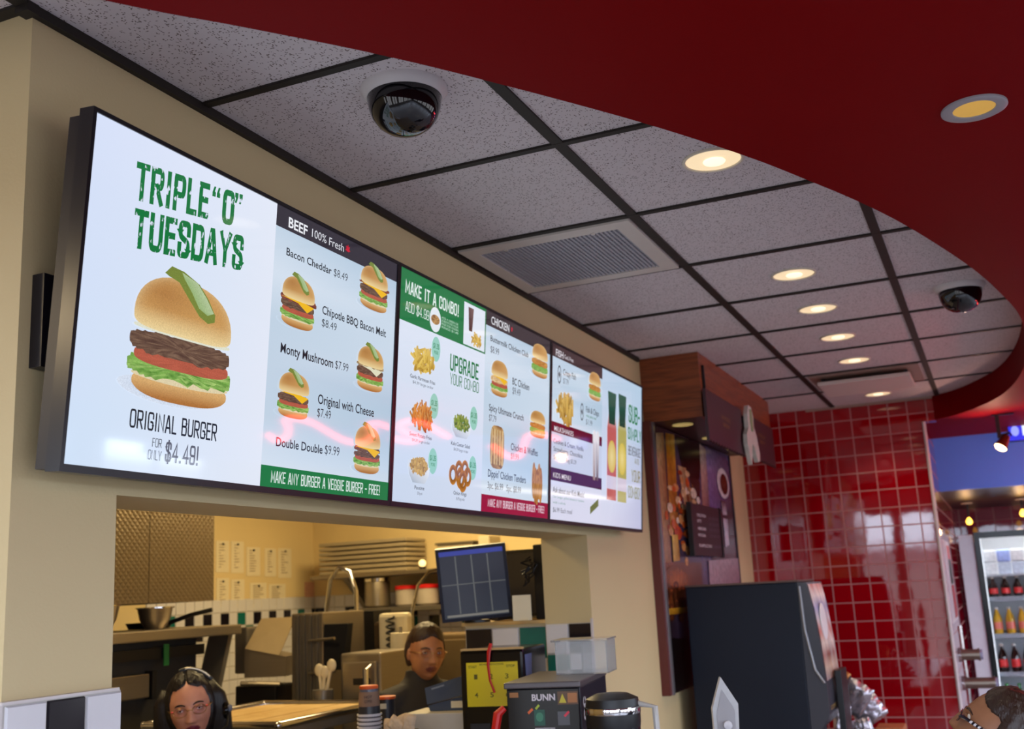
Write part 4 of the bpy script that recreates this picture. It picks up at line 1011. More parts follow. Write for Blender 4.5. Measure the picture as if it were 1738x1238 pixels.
def mp_(pts, z, cols): ms.poly(m, [cl_(ms.ab(u, v)) for u, v in pts], z, cols)
LZ = 0.0003
mp_([(1113, 735), (1126, 735), (1140, 960), (1124, 960)], LZ, [rgb(206, 170, 122), rgb(160, 110, 62), rgb(130, 70, 30), rgb(170, 120, 74)])
mp_([(1129, 735), (1144, 738), (1152, 900), (1138, 905)], LZ * 2, [rgb(190, 120, 20), rgb(226, 164, 50), rgb(150, 84, 20), rgb(196, 140, 60)])
mp_([(1146, 738), (1192, 752), (1186, 822), (1158, 800)], LZ * 3, [rgb(10, 6, 6)] * 4)
mp_([(1150, 790), (1164, 795), (1180, 870), (1166, 885)], LZ * 4, [rgb(206, 174, 130), rgb(176, 132, 84), rgb(120, 74, 40), rgb(186, 146, 96)])
mp_([(1168, 800), (1188, 820), (1188, 860), (1178, 858)], LZ * 4, [rgb(30, 16, 14), rgb(70, 40, 36), rgb(60, 34, 40), rgb(120, 80, 50)])
mp_([(1186, 745), (1197, 762), (1204, 860), (1192, 862)], LZ * 5, [rgb(230, 206, 190), rgb(200, 164, 160), rgb(120, 80, 96), rgb(170, 120, 110)])
mp_([(1197, 758), (1243, 786), (1248, 870), (1204, 862)], LZ * 5, [rgb(160, 140, 190), rgb(110, 84, 120), rgb(70, 36, 50), rgb(110, 96, 160)])
mp_([(1206, 862), (1250, 870), (1256, 1000), (1210, 1000)], LZ * 5, [rgb(70, 40, 60), rgb(60, 28, 40), rgb(90, 60, 70), rgb(70, 40, 50)])
mp_([(1118, 955), (1190, 955), (1196, 1040), (1124, 1046)], LZ * 4, [rgb(130, 66, 36), rgb(96, 48, 34), rgb(40, 20, 18), rgb(120, 62, 26)])
for k in range(60):
    u = rd.gauss(1158, 13); v = rd.gauss(868, 40)
    if not (1118 < u < 1186 and 790 < v < 960): continue
    c = rd.choice([rgb(240, 222, 196), rgb(226, 190, 140), rgb(206, 96, 40), rgb(214, 150, 90), rgb(160, 64, 26), rgb(120, 70, 34)])
    a_, b_ = ms.ab(u, v)
    ms.fan(m, ell(a_, b_, rd.uniform(.02, .055), rd.uniform(.010, .028), 10), 0.0018 + k * 0.00003, lambda x, y, kk: mixc(c, jit(c, .5), kk), 2)
for u, v, ru, c in ((1136, 862, .05, rgb(236, 214, 184)), (1176, 838, .06, rgb(240, 224, 200)), (1184, 850, .04, rgb(232, 226, 214)), (1150, 905, .07, rgb(196, 66, 24)), (1143, 890, .05, rgb(214, 96, 40))):
    a_, b_ = ms.ab(u, v); ms.fan(m, ell(a_, b_, ru, ru * .5, 14), 0.0040, lambda x, y, kk: mixc(c, jit(c, .4), kk), 2)
mp_([(1139, 908), (1149, 908), (1153, 952), (1142, 954)], 0.0042, [rgb(220, 180, 60), rgb(200, 150, 40), rgb(160, 100, 20), rgb(206, 160, 60)])
a_, b_ = ms.ab(1150, 985); ms.fan(m, ell(a_, b_, .26, .075, 24), 0.0042, lambda x, y, kk: mixc(rgb(176, 96, 44), rgb(96, 48, 24), kk), 4)
for k in range(24):
    a_, b_ = ms.ab(1150 + rd.gauss(0, 12), 1020 + rd.gauss(0, 14)); c = jit(rgb(120, 60, 30), .5)
    ms.fan(m, ell(a_, b_, .05, .022, 10), 0.0043 + k * .00002, lambda x, y, kk: mixc(c, rgb(50, 24, 14), kk), 2)
mp_([(1128, 1034), (1170, 1030), (1171, 1040), (1129, 1045)], 0.0050, [rgb(206, 150, 40), rgb(160, 104, 24), rgb(120, 70, 16), rgb(170, 120, 30)])
mp_([(1124, 1085), (1180, 1085), (1182, 1172), (1130, 1174)], 0.0040, [rgb(16, 10, 10)] * 4)
ca, cb = ms.ab(1226, 821)
ms.fan(m, ell(ca, cb, .150, .092, 28), 0.0052, lambda a, b, k: mixc(rgb(206, 196, 204), rgb(236, 230, 236), k), 2)
ms.fan(m, ell(ca + .02, cb - .004, .100, .064, 24), 0.0056, lambda a, b, k: mixc(rgb(126, 56, 34), rgb(56, 22, 20), k), 3)
mp_([(1222, 850), (1230, 852), (1232, 875), (1225, 874)], 0.0054, [rgb(96, 60, 70), rgb(80, 44, 60), rgb(206, 200, 214), rgb(170, 160, 180)])
mp_([(1226, 880), (1233, 882), (1236, 925), (1230, 930)], 0.0054, [rgb(200, 196, 212), rgb(170, 160, 180), rgb(206, 200, 216), rgb(180, 176, 196)])
mp_([(1201, 952), (1253, 948), (1256, 1002), (1204, 1004)], 0.0054, [rgb(176, 150, 160), rgb(150, 116, 128), rgb(120, 84, 100), rgb(160, 130, 144)])
m.obj('picture', PRT, t)
# little price board standing off the mural
t = thing('price_board', 'small dark price board with white lines hung over the coffee mural', 'sign', (0.07, 4.08, CEIL - 0.97))
y0_, y1_, z0_, z1_ = 3.755, 4.43, CEIL - 0.955, CEIL - 0.685
m = MB(); m.bx(0.056, 0.068, y0_ + 0.035, y1_ - 0.02, z0_, z1_); m.obj('board', pm('dark_plum_board', rgb(52, 26, 34), 0.45), t)
for a_, b_ in ((y0_, y0_ + 0.035), (y1_ - 0.02, y1_)):
    m = MB(); m.bx(0.05, 0.074, a_, b_, z0_ - 0.005, z1_ + 0.005); m.obj('side_rail', pm('rail_black', rgb(14, 12, 12), 0.4), t)
for y_ in (y0_ + 0.12, y1_ - 0.12):
    m = MB(); m.bx(0.029, 0.056, y_ - 0.02, y_ + 0.02, z1_ - 0.08, z1_ - 0.05); m.obj('mount', tv_black, t)
s2 = Sheet((0.0682, y0_ + 0.035, z0_), (0, 1, 0), (0, 0, 1), (1, 0, 0)); wm = pm('white_lettering', rgb(214, 206, 214), 0.5); dm = pm('dim_price_lettering', rgb(120, 104, 132), 0.5)
for (wd, a0_, a1_, b_) in (('COFFEE OF THE DAY', .10, .30, .205), ('LATTE', .10, .19, .175), ('AMERICANO', .10, .28, .135), ('MOCHA', .10, .26, .10), ('FRAPPUCCINO', .10, .38, .045)):
    m = MB(); s2.text(m, wd, a0_, a1_, b_, 0.016, 0.0004, (1, 1, 1, 1), 0.02); m.obj('lettering', wm, t)
for k in range(4):
    m = MB(); s2.text(m, '2.15  2.45  2.75', .36, .58, .20 - .032 * k, 0.013, 0.0004, (1, 1, 1, 1)); m.obj('price_lettering', dm, t)
m = MB(); s2.text(m, '3.95  4.45', .44, .58, .045, 0.013, 0.0004, (1, 1, 1, 1)); m.obj('price_lettering', dm, t)
# ------------------------------------------------------------------ kitchen beyond the opening
steel = pm('brushed_steel', rgb(150, 140, 126), 0.36, metal=0.85, var=0.10, scale=6, stretch=(1, 1, 30))
steel_d = pm('dull_steel', rgb(120, 114, 106), 0.42, metal=0.7, var=0.12)
chrome = pm('chrome', rgb(214, 212, 214), 0.12, metal=1.0, var=0.04)
black_p = pm('black_plastic', rgb(20, 19, 22), 0.4, var=0.15)
black_g = pm('black_gloss', rgb(10, 10, 13), 0.15, var=0.15)
cream = pm('cream_plastic', rgb(206, 194, 166), 0.45, var=0.06)
paper = pm('white_paper', rgb(226, 214, 184), 0.7, var=0.05)
ink_m = pm('grey_print', rgb(180, 164, 134), 0.7)
red_p = pm('red_plastic', rgb(196, 24, 24), 0.4, var=0.1)
green_p = pm('green_plastic', rgb(40, 120, 60), 0.4)
yellow_p = pm('yellow_plastic', rgb(214, 170, 30), 0.45)
orange_p = pm('orange_rim', rgb(226, 96, 40), 0.4)
def quilted():
    m = pm('quilted_steel', rgb(116, 102, 82), 0.36, metal=0.6, var=0.06)
    nt = m.node_tree; N = nt.nodes; L = nt.links; b = N['Principled BSDF']
    tc = N.new('ShaderNodeTexCoord'); sx = N.new('ShaderNodeSeparateXYZ'); L.new(tc.outputs['Object'], sx.inputs[0])
    hs = []
    for sg in (1, -1):
        ma = N.new('ShaderNodeMath'); ma.operation = 'MULTIPLY_ADD'; ma.inputs[1].default_value = sg; L.new(sx.outputs[1], ma.inputs[0]); L.new(sx.outputs[2], ma.inputs[2])
        mu = N.new('ShaderNodeMath'); mu.operation = 'MULTIPLY'; mu.inputs[1].default_value = 95; L.new(ma.outputs[0], mu.inputs[0])
        si = N.new('ShaderNodeMath'); si.operation = 'SINE'; L.new(mu.outputs[0], si.inputs[0])
        ab = N.new('ShaderNodeMath'); ab.operation = 'ABSOLUTE'; L.new(si.outputs[0], ab.inputs[0]); hs.append(ab)
    mn = N.new('ShaderNodeMath'); mn.operation = 'MINIMUM'; L.new(hs[0].outputs[0], mn.inputs[0]); L.new(hs[1].outputs[0], mn.inputs[1])
    bp = N.new('ShaderNodeBump'); bp.inputs['Strength'].default_value = 0.45; bp.inputs['Distance'].default_value = 0.004
    L.new(mn.outputs[0], bp.inputs['Height']); L.new(bp.outputs[0], b.inputs['Normal'])
    return m
quilt = quilted()

# exhaust hood: quilted front in two sheets
t = thing('exhaust_hood', 'tall quilted steel exhaust hood over the griddle', 'kitchen hood', (-2.5, 2.2, CEIL - 1.06))
m = MB(); m.bx(-2.26, -2.2, 1.25, 2.30, CEIL - 1.06, CEIL - 0.002); m.obj('front_panel', quilt, t)
m = MB(); m.bx(-2.26, -2.2, 2.304, 2.775, CEIL - 1.06, CEIL - 0.002); m.obj('front_panel', quilt, t)
m = MB(); m.bx(-2.98, -2.26, 2.735, 2.775, CEIL - 1.06, CEIL - 0.002); m.bx(-2.98, -2.26, 1.25, 1.29, CEIL - 1.06, CEIL - 0.002); m.obj('side_panel', steel_d, t)
m = MB(); m.bx(-2.95, -2.75, 1.3, 2.73, CEIL - 1.05, CEIL - 0.7); m.obj('filter_bank', black_p, t)
# griddle unit below: raised shelf, dark splash and slanted end
zsh = CEIL - 1.235
t = thing('griddle', 'steel griddle with dark splash and raised plate shelf under the hood', 'griddle', (-2.5, 2.2, 0.0))
m = MB(); m.bx(-2.72, -2.12, 1.25, 2.90, zsh, zsh + 0.05, 0.006); m.obj('raised_shelf', steel, t)
m = MB(); m.prism([(-2.30, 2.86, zsh - 0.002), (-2.17, 2.86, zsh - 0.002), (-2.17, 2.62, 0.95), (-2.30, 2.62, 0.95)], (0, 0.03, 0)); m.obj('slanted_end', steel_d, t)
m = MB(); m.bx(-2.32, -2.28, 1.25, 2.74, 0.95, zsh - 0.002); m.obj('splash_back', pm('smoked_steel', rgb(58, 58, 60), 0.45, metal=0.4, var=0.2), t)
m = MB(); m.bx(-2.86, -2.02, 1.25, 2.70, 0.72, 0.95, 0.01); m.obj('hot_plate', steel_d, t)
m = MB(); m.bx(-2.84, -2.06, 1.27, 2.68, 0.0, 0.72); m.obj('cabinet', steel, t)
m = MB(); m.bx(-2.28, -2.235, 2.10, 2.36, zsh - 0.26, zsh - 0.15, 0.006); m.obj('control_box', steel, t)
for y_ in (2.07, 2.37):
    m = MB(); m.bx(-2.275, -2.225, y_, y_ + 0.03, zsh - 0.27, zsh - 0.14, 0.004); m.obj('end_cap', black_p, t)
m = MB(); m.bx(-2.27, -2.21, 1.3, 2.72, zsh - 0.085, zsh - 0.035); m.obj('order_rail', black_p, t)
m = MB(); m.box((-2.20, 2.43, zsh - 0.07), (0.004, 0.035, 0.10)); m.obj('order_slip', green_p, t)
def bowl_thing(x, y, z, r, lab):
    t = thing('mixing_bowl', lab, 'bowl', (x, y, z), 0, 'steel bowls on the raised shelf')
    m = MB(); m.lathe([(r * 0.5, 0), (r * 0.55, 0.003), (r * 0.85, r * 0.55), (r * 0.98, r * 1.15), (r, r * 1.18), (r * 0.96, r * 1.15), (r * 0.8, r * 0.55), (0, 0.01)], (x, y, z), 28, cap=False); m.obj('bowl', steel, t, smooth=True)
    m = MB(); m.lathe([(r, 0), (r + 0.008, 0.002), (r + 0.008, 0.008), (r - 0.004, 0.008)], (x, y, z + r * 1.15), 28, cap=False); m.obj('rim', chrome, t, smooth=True)
bowl_thing(-2.30, 2.46, zsh + 0.05, 0.085, 'shiny steel mixing bowl on the raised shelf, right of the other bowl')
bowl_thing(-2.32, 2.10, zsh + 0.05, 0.10, 'wider dim steel bowl at the left of the raised shelf by the wall edge')
t = thing('pan', 'dark frying pan with handle leaning on the raised shelf', 'pan', (-2.48, 2.62, zsh + 0.05))
m = MB(); m.lathe([(0, 0), (0.10, 0.0), (0.115, 0.03), (0.11, 0.03), (0.095, 0.006), (0, 0.006)], (-2.48, 2.62, zsh + 0.052), 24, cap=False); m.obj('pan_bowl', black_p, t, smooth=True)
m = MB(); m.tube([(-2.38, 2.65, zsh + 0.075), (-2.28, 2.70, zsh + 0.11), (-2.18, 2.74, zsh + 0.13)], 0.011); m.obj('handle', black_p, t, smooth=True)

# papers pinned on the side wall
rd = random.Random(4)
def sheet_of_paper(u0, v0, u1, v1, lab):
    a = at(u0, v0, 0, -3.0); b = at(u1, v1, 0, -3.0)
    t = thing('pinned_sheet', lab, 'paper', (-3.0, (a.y + b.y) / 2, b.z), 0, 'sheets pinned to the kitchen wall')
    m = MB(); m.bx(-3.0, -2.997, a.y, b.y, b.z, a.z); m.obj('sheet', paper, t)
    m = MB(); n_ = 9
    for k in range(n_):
        z = a.z - (a.z - b.z) * (0.14 + 0.8 * k / n_); m.add([(-2.9966, a.y + 0.03, z), (-2.9966, b.y - 0.03 - rd.random() * 0.06, z), (-2.9966, b.y - 0.03 - rd.random() * 0.06, z + 0.008), (-2.9966, a.y + 0.03, z + 0.008)], [(0, 1, 2, 3)])
    m.obj('print', ink_m, t)
    m = MB(); m.ball((-2.992, (a.y + b.y) / 2, a.z - 0.02), 0.007, 10); m.obj('pin', black_p, t, smooth=True)
for args in ((366, 918, 388, 972, 'upper pinned sheet right beside the hood edge'), (392, 919, 413, 973, 'upper pinned sheet, second from the hood'), (418, 929, 441, 978, 'upper pinned sheet, third from the hood'),
             (449, 931, 468, 979, 'upper pinned sheet, fourth from the hood'), (472, 931, 494, 981, 'upper pinned sheet farthest from the hood'), (367, 982, 388, 1031, 'lower pinned sheet right beside the hood edge'),
             (392, 984, 414, 1031, 'lower pinned sheet, second from the hood'), (424, 990, 452, 1031, 'lower pinned sheet with reddish drawing, third from the hood'), (456, 992, 484, 1032, 'lower pinned sheet farthest from the hood')):
    sheet_of_paper(*args)
m = MB(); a = at(528, 1003, 0, -3.0); m.bx(-3.0, -2.996, a.y - 0.08, a.y + 0.06, a.z - 0.06, a.z + 0.06)
tag(m.obj('notice_card', pm('pink_print_card', rgb(210, 160, 140), 0.6, var=0.3, scale=60), origin=(-3, a.y, a.z - 0.06)), 'small pink printed card alone on the kitchen wall near the corner', 'notice')

# band of glazed tiles round the kitchen (surface of the walls)
def tile_band(name, fn, nu, nv, pat, gap=0.0035, th=0.006, size=0.108):
    """fn(u, v, d) -> place; pat(i, j) picks 0 white, 1 black, 2 green"""
    m = MB()
    for i in range(nu):
        for j in range(nv):
            m.m = pat(i, j)
            u0, u1 = i * size + gap / 2, (i + 1) * size - gap / 2; v0, v1 = -(j + 1) * size + gap / 2, -j * size - gap / 2
            c = 0.003
            vs = [fn(u0, v0, 0), fn(u1, v0, 0), fn(u1, v1, 0), fn(u0, v1, 0), fn(u0 + c, v0 + c, th), fn(u1 - c, v0 + c, th), fn(u1 - c, v1 - c, th), fn(u0 + c, v1 - c, th)]
            m.add(vs, [(4, 5, 6, 7), (0, 1, 5, 4), (1, 2, 6, 5), (2, 3, 7, 6), (3, 0, 4, 7)])
    m.m = 3
    m.add([fn(0, -nv * size, 0.001), fn(nu * size, -nv * size, 0.001), fn(nu * size, 0, 0.001), fn(0, 0, 0.001)], [(0, 1, 2, 3)])
    return struct(name, m, [white_tile, black_tile, green_tile, grout_m])
zt = CEIL - 1.025 - 0.02 + 0.083 - 0.083
pat1 = lambda i, j: ((1, 0, 2, 0, 1, 0, 1, 0)[i % 8] if j == 1 else ((0, 0, 0, 2, 0, 1, 0, 0)[i % 8] if j == 2 else 0))
ya_ = at(381, 1050, 0, -3.0).y - 0.0415 - 0.083 * 8
tile_band('trim_8', lambda u, v, d: (-2.9995 + d, ya_ + u, zt + v), 22, 8, pat1, size=0.083)
pat2 = lambda i, j: ((1, 0, 0, 1, 0, 0, 1, 0, 2)[i % 9] if j == 1 else ((0, 1, 0, 0, 2)[i % 5] if j == 2 else 0))
tile_band('trim_9', lambda u, v, d: (-2.99 + u, 4.8595 - d, zt + v), 33, 8, pat2, size=0.083)

# wall shelf with brackets on the back wall, and what it carries
zs1 = at(640, 972, 1, 4.55).z
t = thing('wall_shelf', 'long steel wall shelf on triangular brackets in the kitchen corner', 'shelf', (-1.9, 4.7, zs1))
m = MB(); m.bx(-2.80, -0.75, 4.52, 4.858, zs1 - 0.025, zs1, 0.004); m.obj('board', steel, t)
for x_ in (-2.55, -1.78, -1.0):
    m = MB(); m.prism([(x_ - 0.02, 4.858, zs1 - 0.026), (x_ - 0.02, 4.56, zs1 - 0.026), (x_ - 0.02, 4.858, zs1 - 0.26)], (0.04, 0, 0)); m.obj('bracket', steel_d, t)
t = thing('tray_stack', 'stack of grey cafeteria trays at the left end of the wall shelf', 'tray stack', (-2.4, 4.69, zs1))
for k in range(7):
    m = MB(); m.bx(-2.74, -2.06, 4.54, 4.82, zs1 + 0.001 + k * 0.032, zs1 + 0.024 + k * 0.032, 0.006); m.obj('tray', pm('grey_tray', rgb(160, 146, 120), 0.5), t)
t = thing('shelf_tin', 'pale open tin box on the wall shelf right of the tray stack', 'container', (-1.72, 4.69, zs1))
m = MB(); m.bx(-1.86, -1.60, 4.60, 4.80, zs1 + 0.001, zs1 + 0.15, 0.006); m.obj('box', cream, t)
m = MB(); m.bx(-1.87, -1.59, 4.59, 4.81, zs1 + 0.15, zs1 + 0.165); m.obj('lid', steel, t)
m = MB(); m.bx(-1.56, -1.48, 4.60, 4.78, zs1 + 0.001, zs1 + 0.19, 0.006)
tag(m.obj('carton', cream, origin=(-1.52, 4.69, zs1)), 'tall pale carton standing on the wall shelf beside the tin', 'carton')
p = v3(*at(717, 962, 1, 4.6)); 
t = thing('shelf_lamp', 'small glowing round lamp on the wall shelf near the monitors', 'lamp', (p.x, p.y, zs1))
m = MB(); m.cyl((p.x, p.y, zs1), (p.x, p.y, zs1 + 0.02), 0.02); m.obj('base', black_p, t, smooth=True)
m = MB(); m.ball((p.x, p.y, zs1 + 0.042), 0.024); m.obj('bulb', pm('warm_lit_bulb', rgb(255, 220, 150), 0.3, emit=rgb(255, 216, 140), estr=2.0), t, smooth=True)

# lower shelf with tubs
zs2 = at(640, 1032, 1, 4.5).z
t = thing('wall_shelf', 'lower steel shelf crowded with tubs and bottles below the tray stack shelf', 'shelf', (-1.9, 4.65, zs2))
m = MB(); m.bx(-2.45, -0.9, 4.45, 4.858, zs2 - 0.03, zs2, 0.004); m.obj('board', steel_d, t)
for x_ in (-2.2, -1.2):
    m = MB(); m.prism([(x_ - 0.02, 4.85, zs2 - 0.031), (x_ - 0.02, 4.5, zs2 - 0.031), (x_ - 0.02, 4.85, zs2 - 0.22)], (0.04, 0, 0)); m.obj('bracket', steel_d, t)
def tub(x, y, z, r, h, body, lidm, lab, nm='tub', cat='tub', lidh=0.02):
    t = thing(nm, lab, cat, (x, y, z), 0, 'tubs and bottles on the lower shelf')
    m = MB(); m.lathe([(r * 0.86, 0), (r, 0.012), (r, h - 0.01), (r * 0.97, h)], (x, y, z), 22); m.obj('body', body, t, smooth=True)
    m = MB(); m.lathe([(r * 1.05, 0), (r * 1.05, lidh), (r * 0.98, lidh + 0.004)], (x, y, z + h), 22); m.obj('lid', lidm, t, smooth=True)
clearp = pm('cloudy_plastic', rgb(170, 160, 150), 0.3, var=0.1)
tub(-2.32, 4.60, zs2, 0.085, 0.17, steel, chrome, 'round steel pot at the left end of the lower shelf', 'pot', 'pot')
tub(-2.12, 4.64, zs2, 0.075, 0.11, clearp, red_p, 'cloudy tub with red lid next to the steel pot')
tub(-1.95, 4.62, zs2, 0.075, 0.11, clearp, red_p, 'second cloudy tub with red lid, beside the red tin')
tub(-1.78, 4.60, zs2, 0.055, 0.13, red_p, paper, 'bright red tin with pale lid on the lower shelf', 'tin', 'tin')
tub(-1.64, 4.60, zs2, 0.04, 0.10, paper, green_p, 'pale jar with green lid on the lower shelf', 'jar', 'jar')
tub(-1.52, 4.62, zs2, 0.05, 0.17, cream, steel, 'tall cream canister right of the green lidded jar', 'canister', 'canister')
tub(-1.18, 4.60, zs2, 0.035, 0.16, yellow_p, black_p, 'yellow squeeze bottle on the lower shelf', 'squeeze_bottle', 'bottle')

# sink with sprayer, dark appliance, oven, towel roll, prep equipment ------------------------
t = thing('sink_unit', 'steel sink counter along the kitchen back wall', 'sink', (-2.3, 4.4, 0))
m = MB(); m.bx(-2.98, -0.4, 4.1, 4.85, 0.84, 0.90, 0.01); m.obj('counter_top', steel, t)
m = MB(); m.bx(-2.96, -0.42, 4.14, 4.84, 0.0, 0.84); m.obj('cabinet', steel_d, t)
p0 = dep(562, 1065, 6.2)
t = thing('prep_counter', 'steel counter carrying the gooseneck faucet and the dark mixer', 'counter', (-2.0, 3.78, 0))
m = MB(); m.bx(-2.42, -1.54, 3.47, 4.09, 0.86, 0.8995, 0.008); m.obj('top', steel, t)
m = MB(); m.bx(-2.40, -1.56, 3.50, 4.08, 0.0, 0.86); m.obj('cabinet', steel_d, t)
t = thing('sprayer_faucet', 'chrome gooseneck sprayer faucet over the sink', 'faucet', (p0.x, p0.y, 0.90))
g = [(p0.x - 0.03, p0.y, 0.90), (p0.x - 0.03, p0.y, 1.75), (p0.x, p0.y, 1.93), (p0.x + 0.06, p0.y, 2.00), (p0.x + 0.13, p0.y, 1.97), (p0.x + 0.17, p0.y, 1.86), (p0.x + 0.175, p0.y, 1.55), (p0.x + 0.175, p0.y, 1.45)]
m = MB(); m.tube([tuple(q) for q in smooth3(g)] if 'smooth3' in globals() else g, 0.013, 10); m.obj('gooseneck', chrome, t, smooth=True)
m = MB(); m.cyl((p0.x + 0.175, p0.y, 1.30), (p0.x + 0.175, p0.y, 1.46), 0.02, 0.015); m.obj('spray_head', black_p, t, smooth=True)
m = MB(); m.cyl((p0.x - 0.03, p0.y, 0.90), (p0.x - 0.03, p0.y, 1.0), 0.03); m.obj('base', chrome, t, smooth=True)
p1 = dep(735, 1010, 6.6)
t = thing('sprayer_hose', 'thin chrome hose arching up behind the near woman worker and monitor', 'hose', (p1.x, p1.y, 0.90))
g = [(p1.x - 0.14, p1.y, 0.90), (p1.x - 0.15, p1.y, 1.72), (p1.x - 0.10, p1.y, 1.88), (p1.x - 0.02, p1.y, 1.96), (p1.x + 0.10, p1.y, 1.98)]
m = MB(); m.tube(g, 0.010, 8); m.obj('hose', chrome, t, smooth=True)
m = MB(); m.cyl((p1.x - 0.14, p1.y, 0.90), (p1.x - 0.14, p1.y, 0.96), 0.025); m.obj('base', chrome, t, smooth=True)
# tall steel cabinet with dark hanging bag
a = dep(486, 1043, 5.6); b = dep(556, 1040, 5.6)
xa, xb, yc = a.x, b.x, (a.y + b.y) / 2
t = thing('steel_cabinet', 'tall ribbed steel cabinet in front of the tiled kitchen wall', 'cabinet', ((xa + xb) / 2, yc + 0.2, 0))
m = MB(); m.bx(xa, xb, yc, yc + 0.4, 0, a.z, 0.008); m.obj('body', steel, t)
for k in range(4):
    m = MB(); x_ = xa + (xb - xa) * (0.15 + 0.2 * k); m.bx(x_, x_ + 0.02, yc - 0.012, yc, 0.05, a.z - 0.01, 0.003); m.obj('rib', steel_d, t)
for z_ in (a.z - 0.14, a.z - 0.30):
    m = MB(); m.tube([(xa + 0.12, yc - 0.02, z_), (xb + 0.10, yc - 0.05, z_ + 0.01)], 0.008, 8); m.obj('hook_rod', steel, t, smooth=True)
m = MB(); c_ = dep(564, 1060, 5.5); e_ = dep(556, 1138, 5.5); c2 = dep(582, 1060, 5.5)
m.prism([(c_.x - 0.06, c_.y + 0.02, c_.z), (c2.x + 0.03, c_.y + 0.02, c_.z), (c2.x - 0.0, c_.y + 0.02, e_.z), (c_.x - 0.07, c_.y + 0.02, e_.z)], (0, 0.05, 0))
tag(m.obj('dark_apron', pm('black_cloth', rgb(16, 15, 18), 0.9), origin=(c_.x, c_.y, e_.z)), 'black cloth apron hanging at the side of the tall steel cabinet', 'apron')
# dark blender-like appliance under lower shelf
c = dep(634, 1075, 6.0)
t = thing('mixer_stand', 'dark slanted mixer stand under the lower shelf', 'mixer', (c.x, c.y, 0.90))
m = MB(); m.prism([(c.x - 0.10, c.y, c.z + 0.12), (c.x + 0.0, c.y, c.z + 0.12), (c.x + 0.07, c.y, 0.90), (c.x - 0.05, c.y, 0.90)], (0, 0.2, 0)); m.obj('stand', black_p, t)
m = MB(); m.bx(c.x + 0.01, c.x + 0.12, c.y - 0.02, c.y + 0.16, c.z - 0.09, c.z + 0.06, 0.02); m.obj('motor_head', pm('dark_bronze', rgb(70, 56, 44), 0.35, metal=0.5), t)
m = MB(); m.bx(c.x - 0.18, c.x - 0.08, c.y + 0.23, c.y + 0.31, 0.905, c.z + 0.06, 0.01)
tag(m.obj('yellow_carton', pm('yellow_carton', rgb(200, 160, 60), 0.6), origin=(c.x - 0.13, c.y + 0.27, 0.905)), 'yellowish carton on the sink counter beside the dark mixer', 'carton')
a = dep(590, 1110, 5.2); b = dep(650, 1105, 5.2)
t = thing('warming_oven', 'squat steel warming oven with a vertical bar handle', 'oven', ((a.x + b.x) / 2, a.y + 0.25, 0))
xa, xb, yc = a.x - 0.05, b.x + 0.02, (a.y + b.y) / 2 - 0.02
m = MB(); m.bx(xa, xb, yc, yc + 0.34, 0.12, a.z - 0.0, 0.01); m.obj('body', steel, t)
m = MB(); m.bx(xa + 0.02, xb - 0.02, yc - 0.02, yc, 0.2, a.z - 0.04, 0.006); m.obj('door', steel, t)
m = MB(); m.tube([(xb - 0.05, yc - 0.02, a.z - 0.06), (xb - 0.05, yc - 0.06, a.z - 0.07), (xb - 0.05, yc - 0.06, a.z - 0.38), (xb - 0.05, yc - 0.02, a.z - 0.39)], 0.014, 8); m.obj('handle', chrome, t, smooth=True)
m = MB(); m.box((xa + 0.13, yc - 0.022, a.z - 0.13), (0.09, 0.006, 0.03)); m.obj('badge', black_p, t)
for sx in (xa + 0.03, xb - 0.03):
    for sy in (yc + 0.04, yc + 0.30):
        m = MB(); m.cyl((sx, sy, 0), (sx, sy, 0.12), 0.02); m.obj('leg', steel_d, t, smooth=True)
c = dep(681, 1105, 5.62)
t = thing('paper_towel_roll', 'hanging cream paper towel roll left of the near woman worker', 'paper towel', (c.x, c.y, 0.0))
m = MB(); m.lathe([(0.01, 0), (0.055, 0), (0.055, 0.17), (0.01, 0.17)], (c.x, c.y, c.z - 0.08), 24); m.obj('roll', paper, t, smooth=True)
m = MB(); m.cyl((c.x, c.y, 0.02), (c.x, c.y, c.z + 0.12), 0.008); m.lathe([(0.05, 0), (0.05, 0.02), (0.0, 0.02)], (c.x, c.y, 0.0), 24); m.obj('stand', steel_d, t, smooth=True)
a = dep(668, 1062, 6.05); b = dep(735, 1180, 6.05)
t = thing('freezer_cabinet', 'brownish steel upright cabinet behind the near woman worker', 'cabinet', (a.x + 0.2, a.y + 0.3, 0))
m = MB(); m.bx(a.x + 0.12, a.x + 0.58, a.y + 0.06, a.y + 0.40, 0.0, a.z - 0.06, 0.01); m.obj('body', pm('bronzed_steel', rgb(128, 110, 84), 0.4, metal=0.5), t)
m = MB(); m.bx(a.x + 0.14, a.x + 0.56, a.y + 0.045, a.y + 0.06, 0.06, a.z - 0.09, 0.004); m.obj('door', pm('bronzed_steel', rgb(128, 110, 84), 0.4), t)
c = dep(655, 1058, 5.75)
t = thing('wall_phone', 'cream phone box with a coiled black cord on a kitchen post', 'phone', (c.x, c.y, c.z - 0.15))
m = MB(); m.bx(c.x - 0.06, c.x + 0.12, c.y + 0.02, c.y + 0.08, c.z - 0.15, c.z + 0.05, 0.02); m.obj('box', cream, t)
m = MB(); m.bx(c.x + 0.02, c.x + 0.06, c.y + 0.0805, c.y + 0.12, 0.0, c.z + 0.03); m.obj('post', steel_d, t)
cp = [(c.x + 0.03 + 0.022 * math.cos(k * 0.9), c.y - 0.005 + 0.02 * math.sin(k * 0.9), c.z + 0.03 - k * 0.0045) for k in range(40)]
m = MB(); m.tube(cp, 0.006, 6); m.obj('coiled_cord', black_p, t, smooth=True)
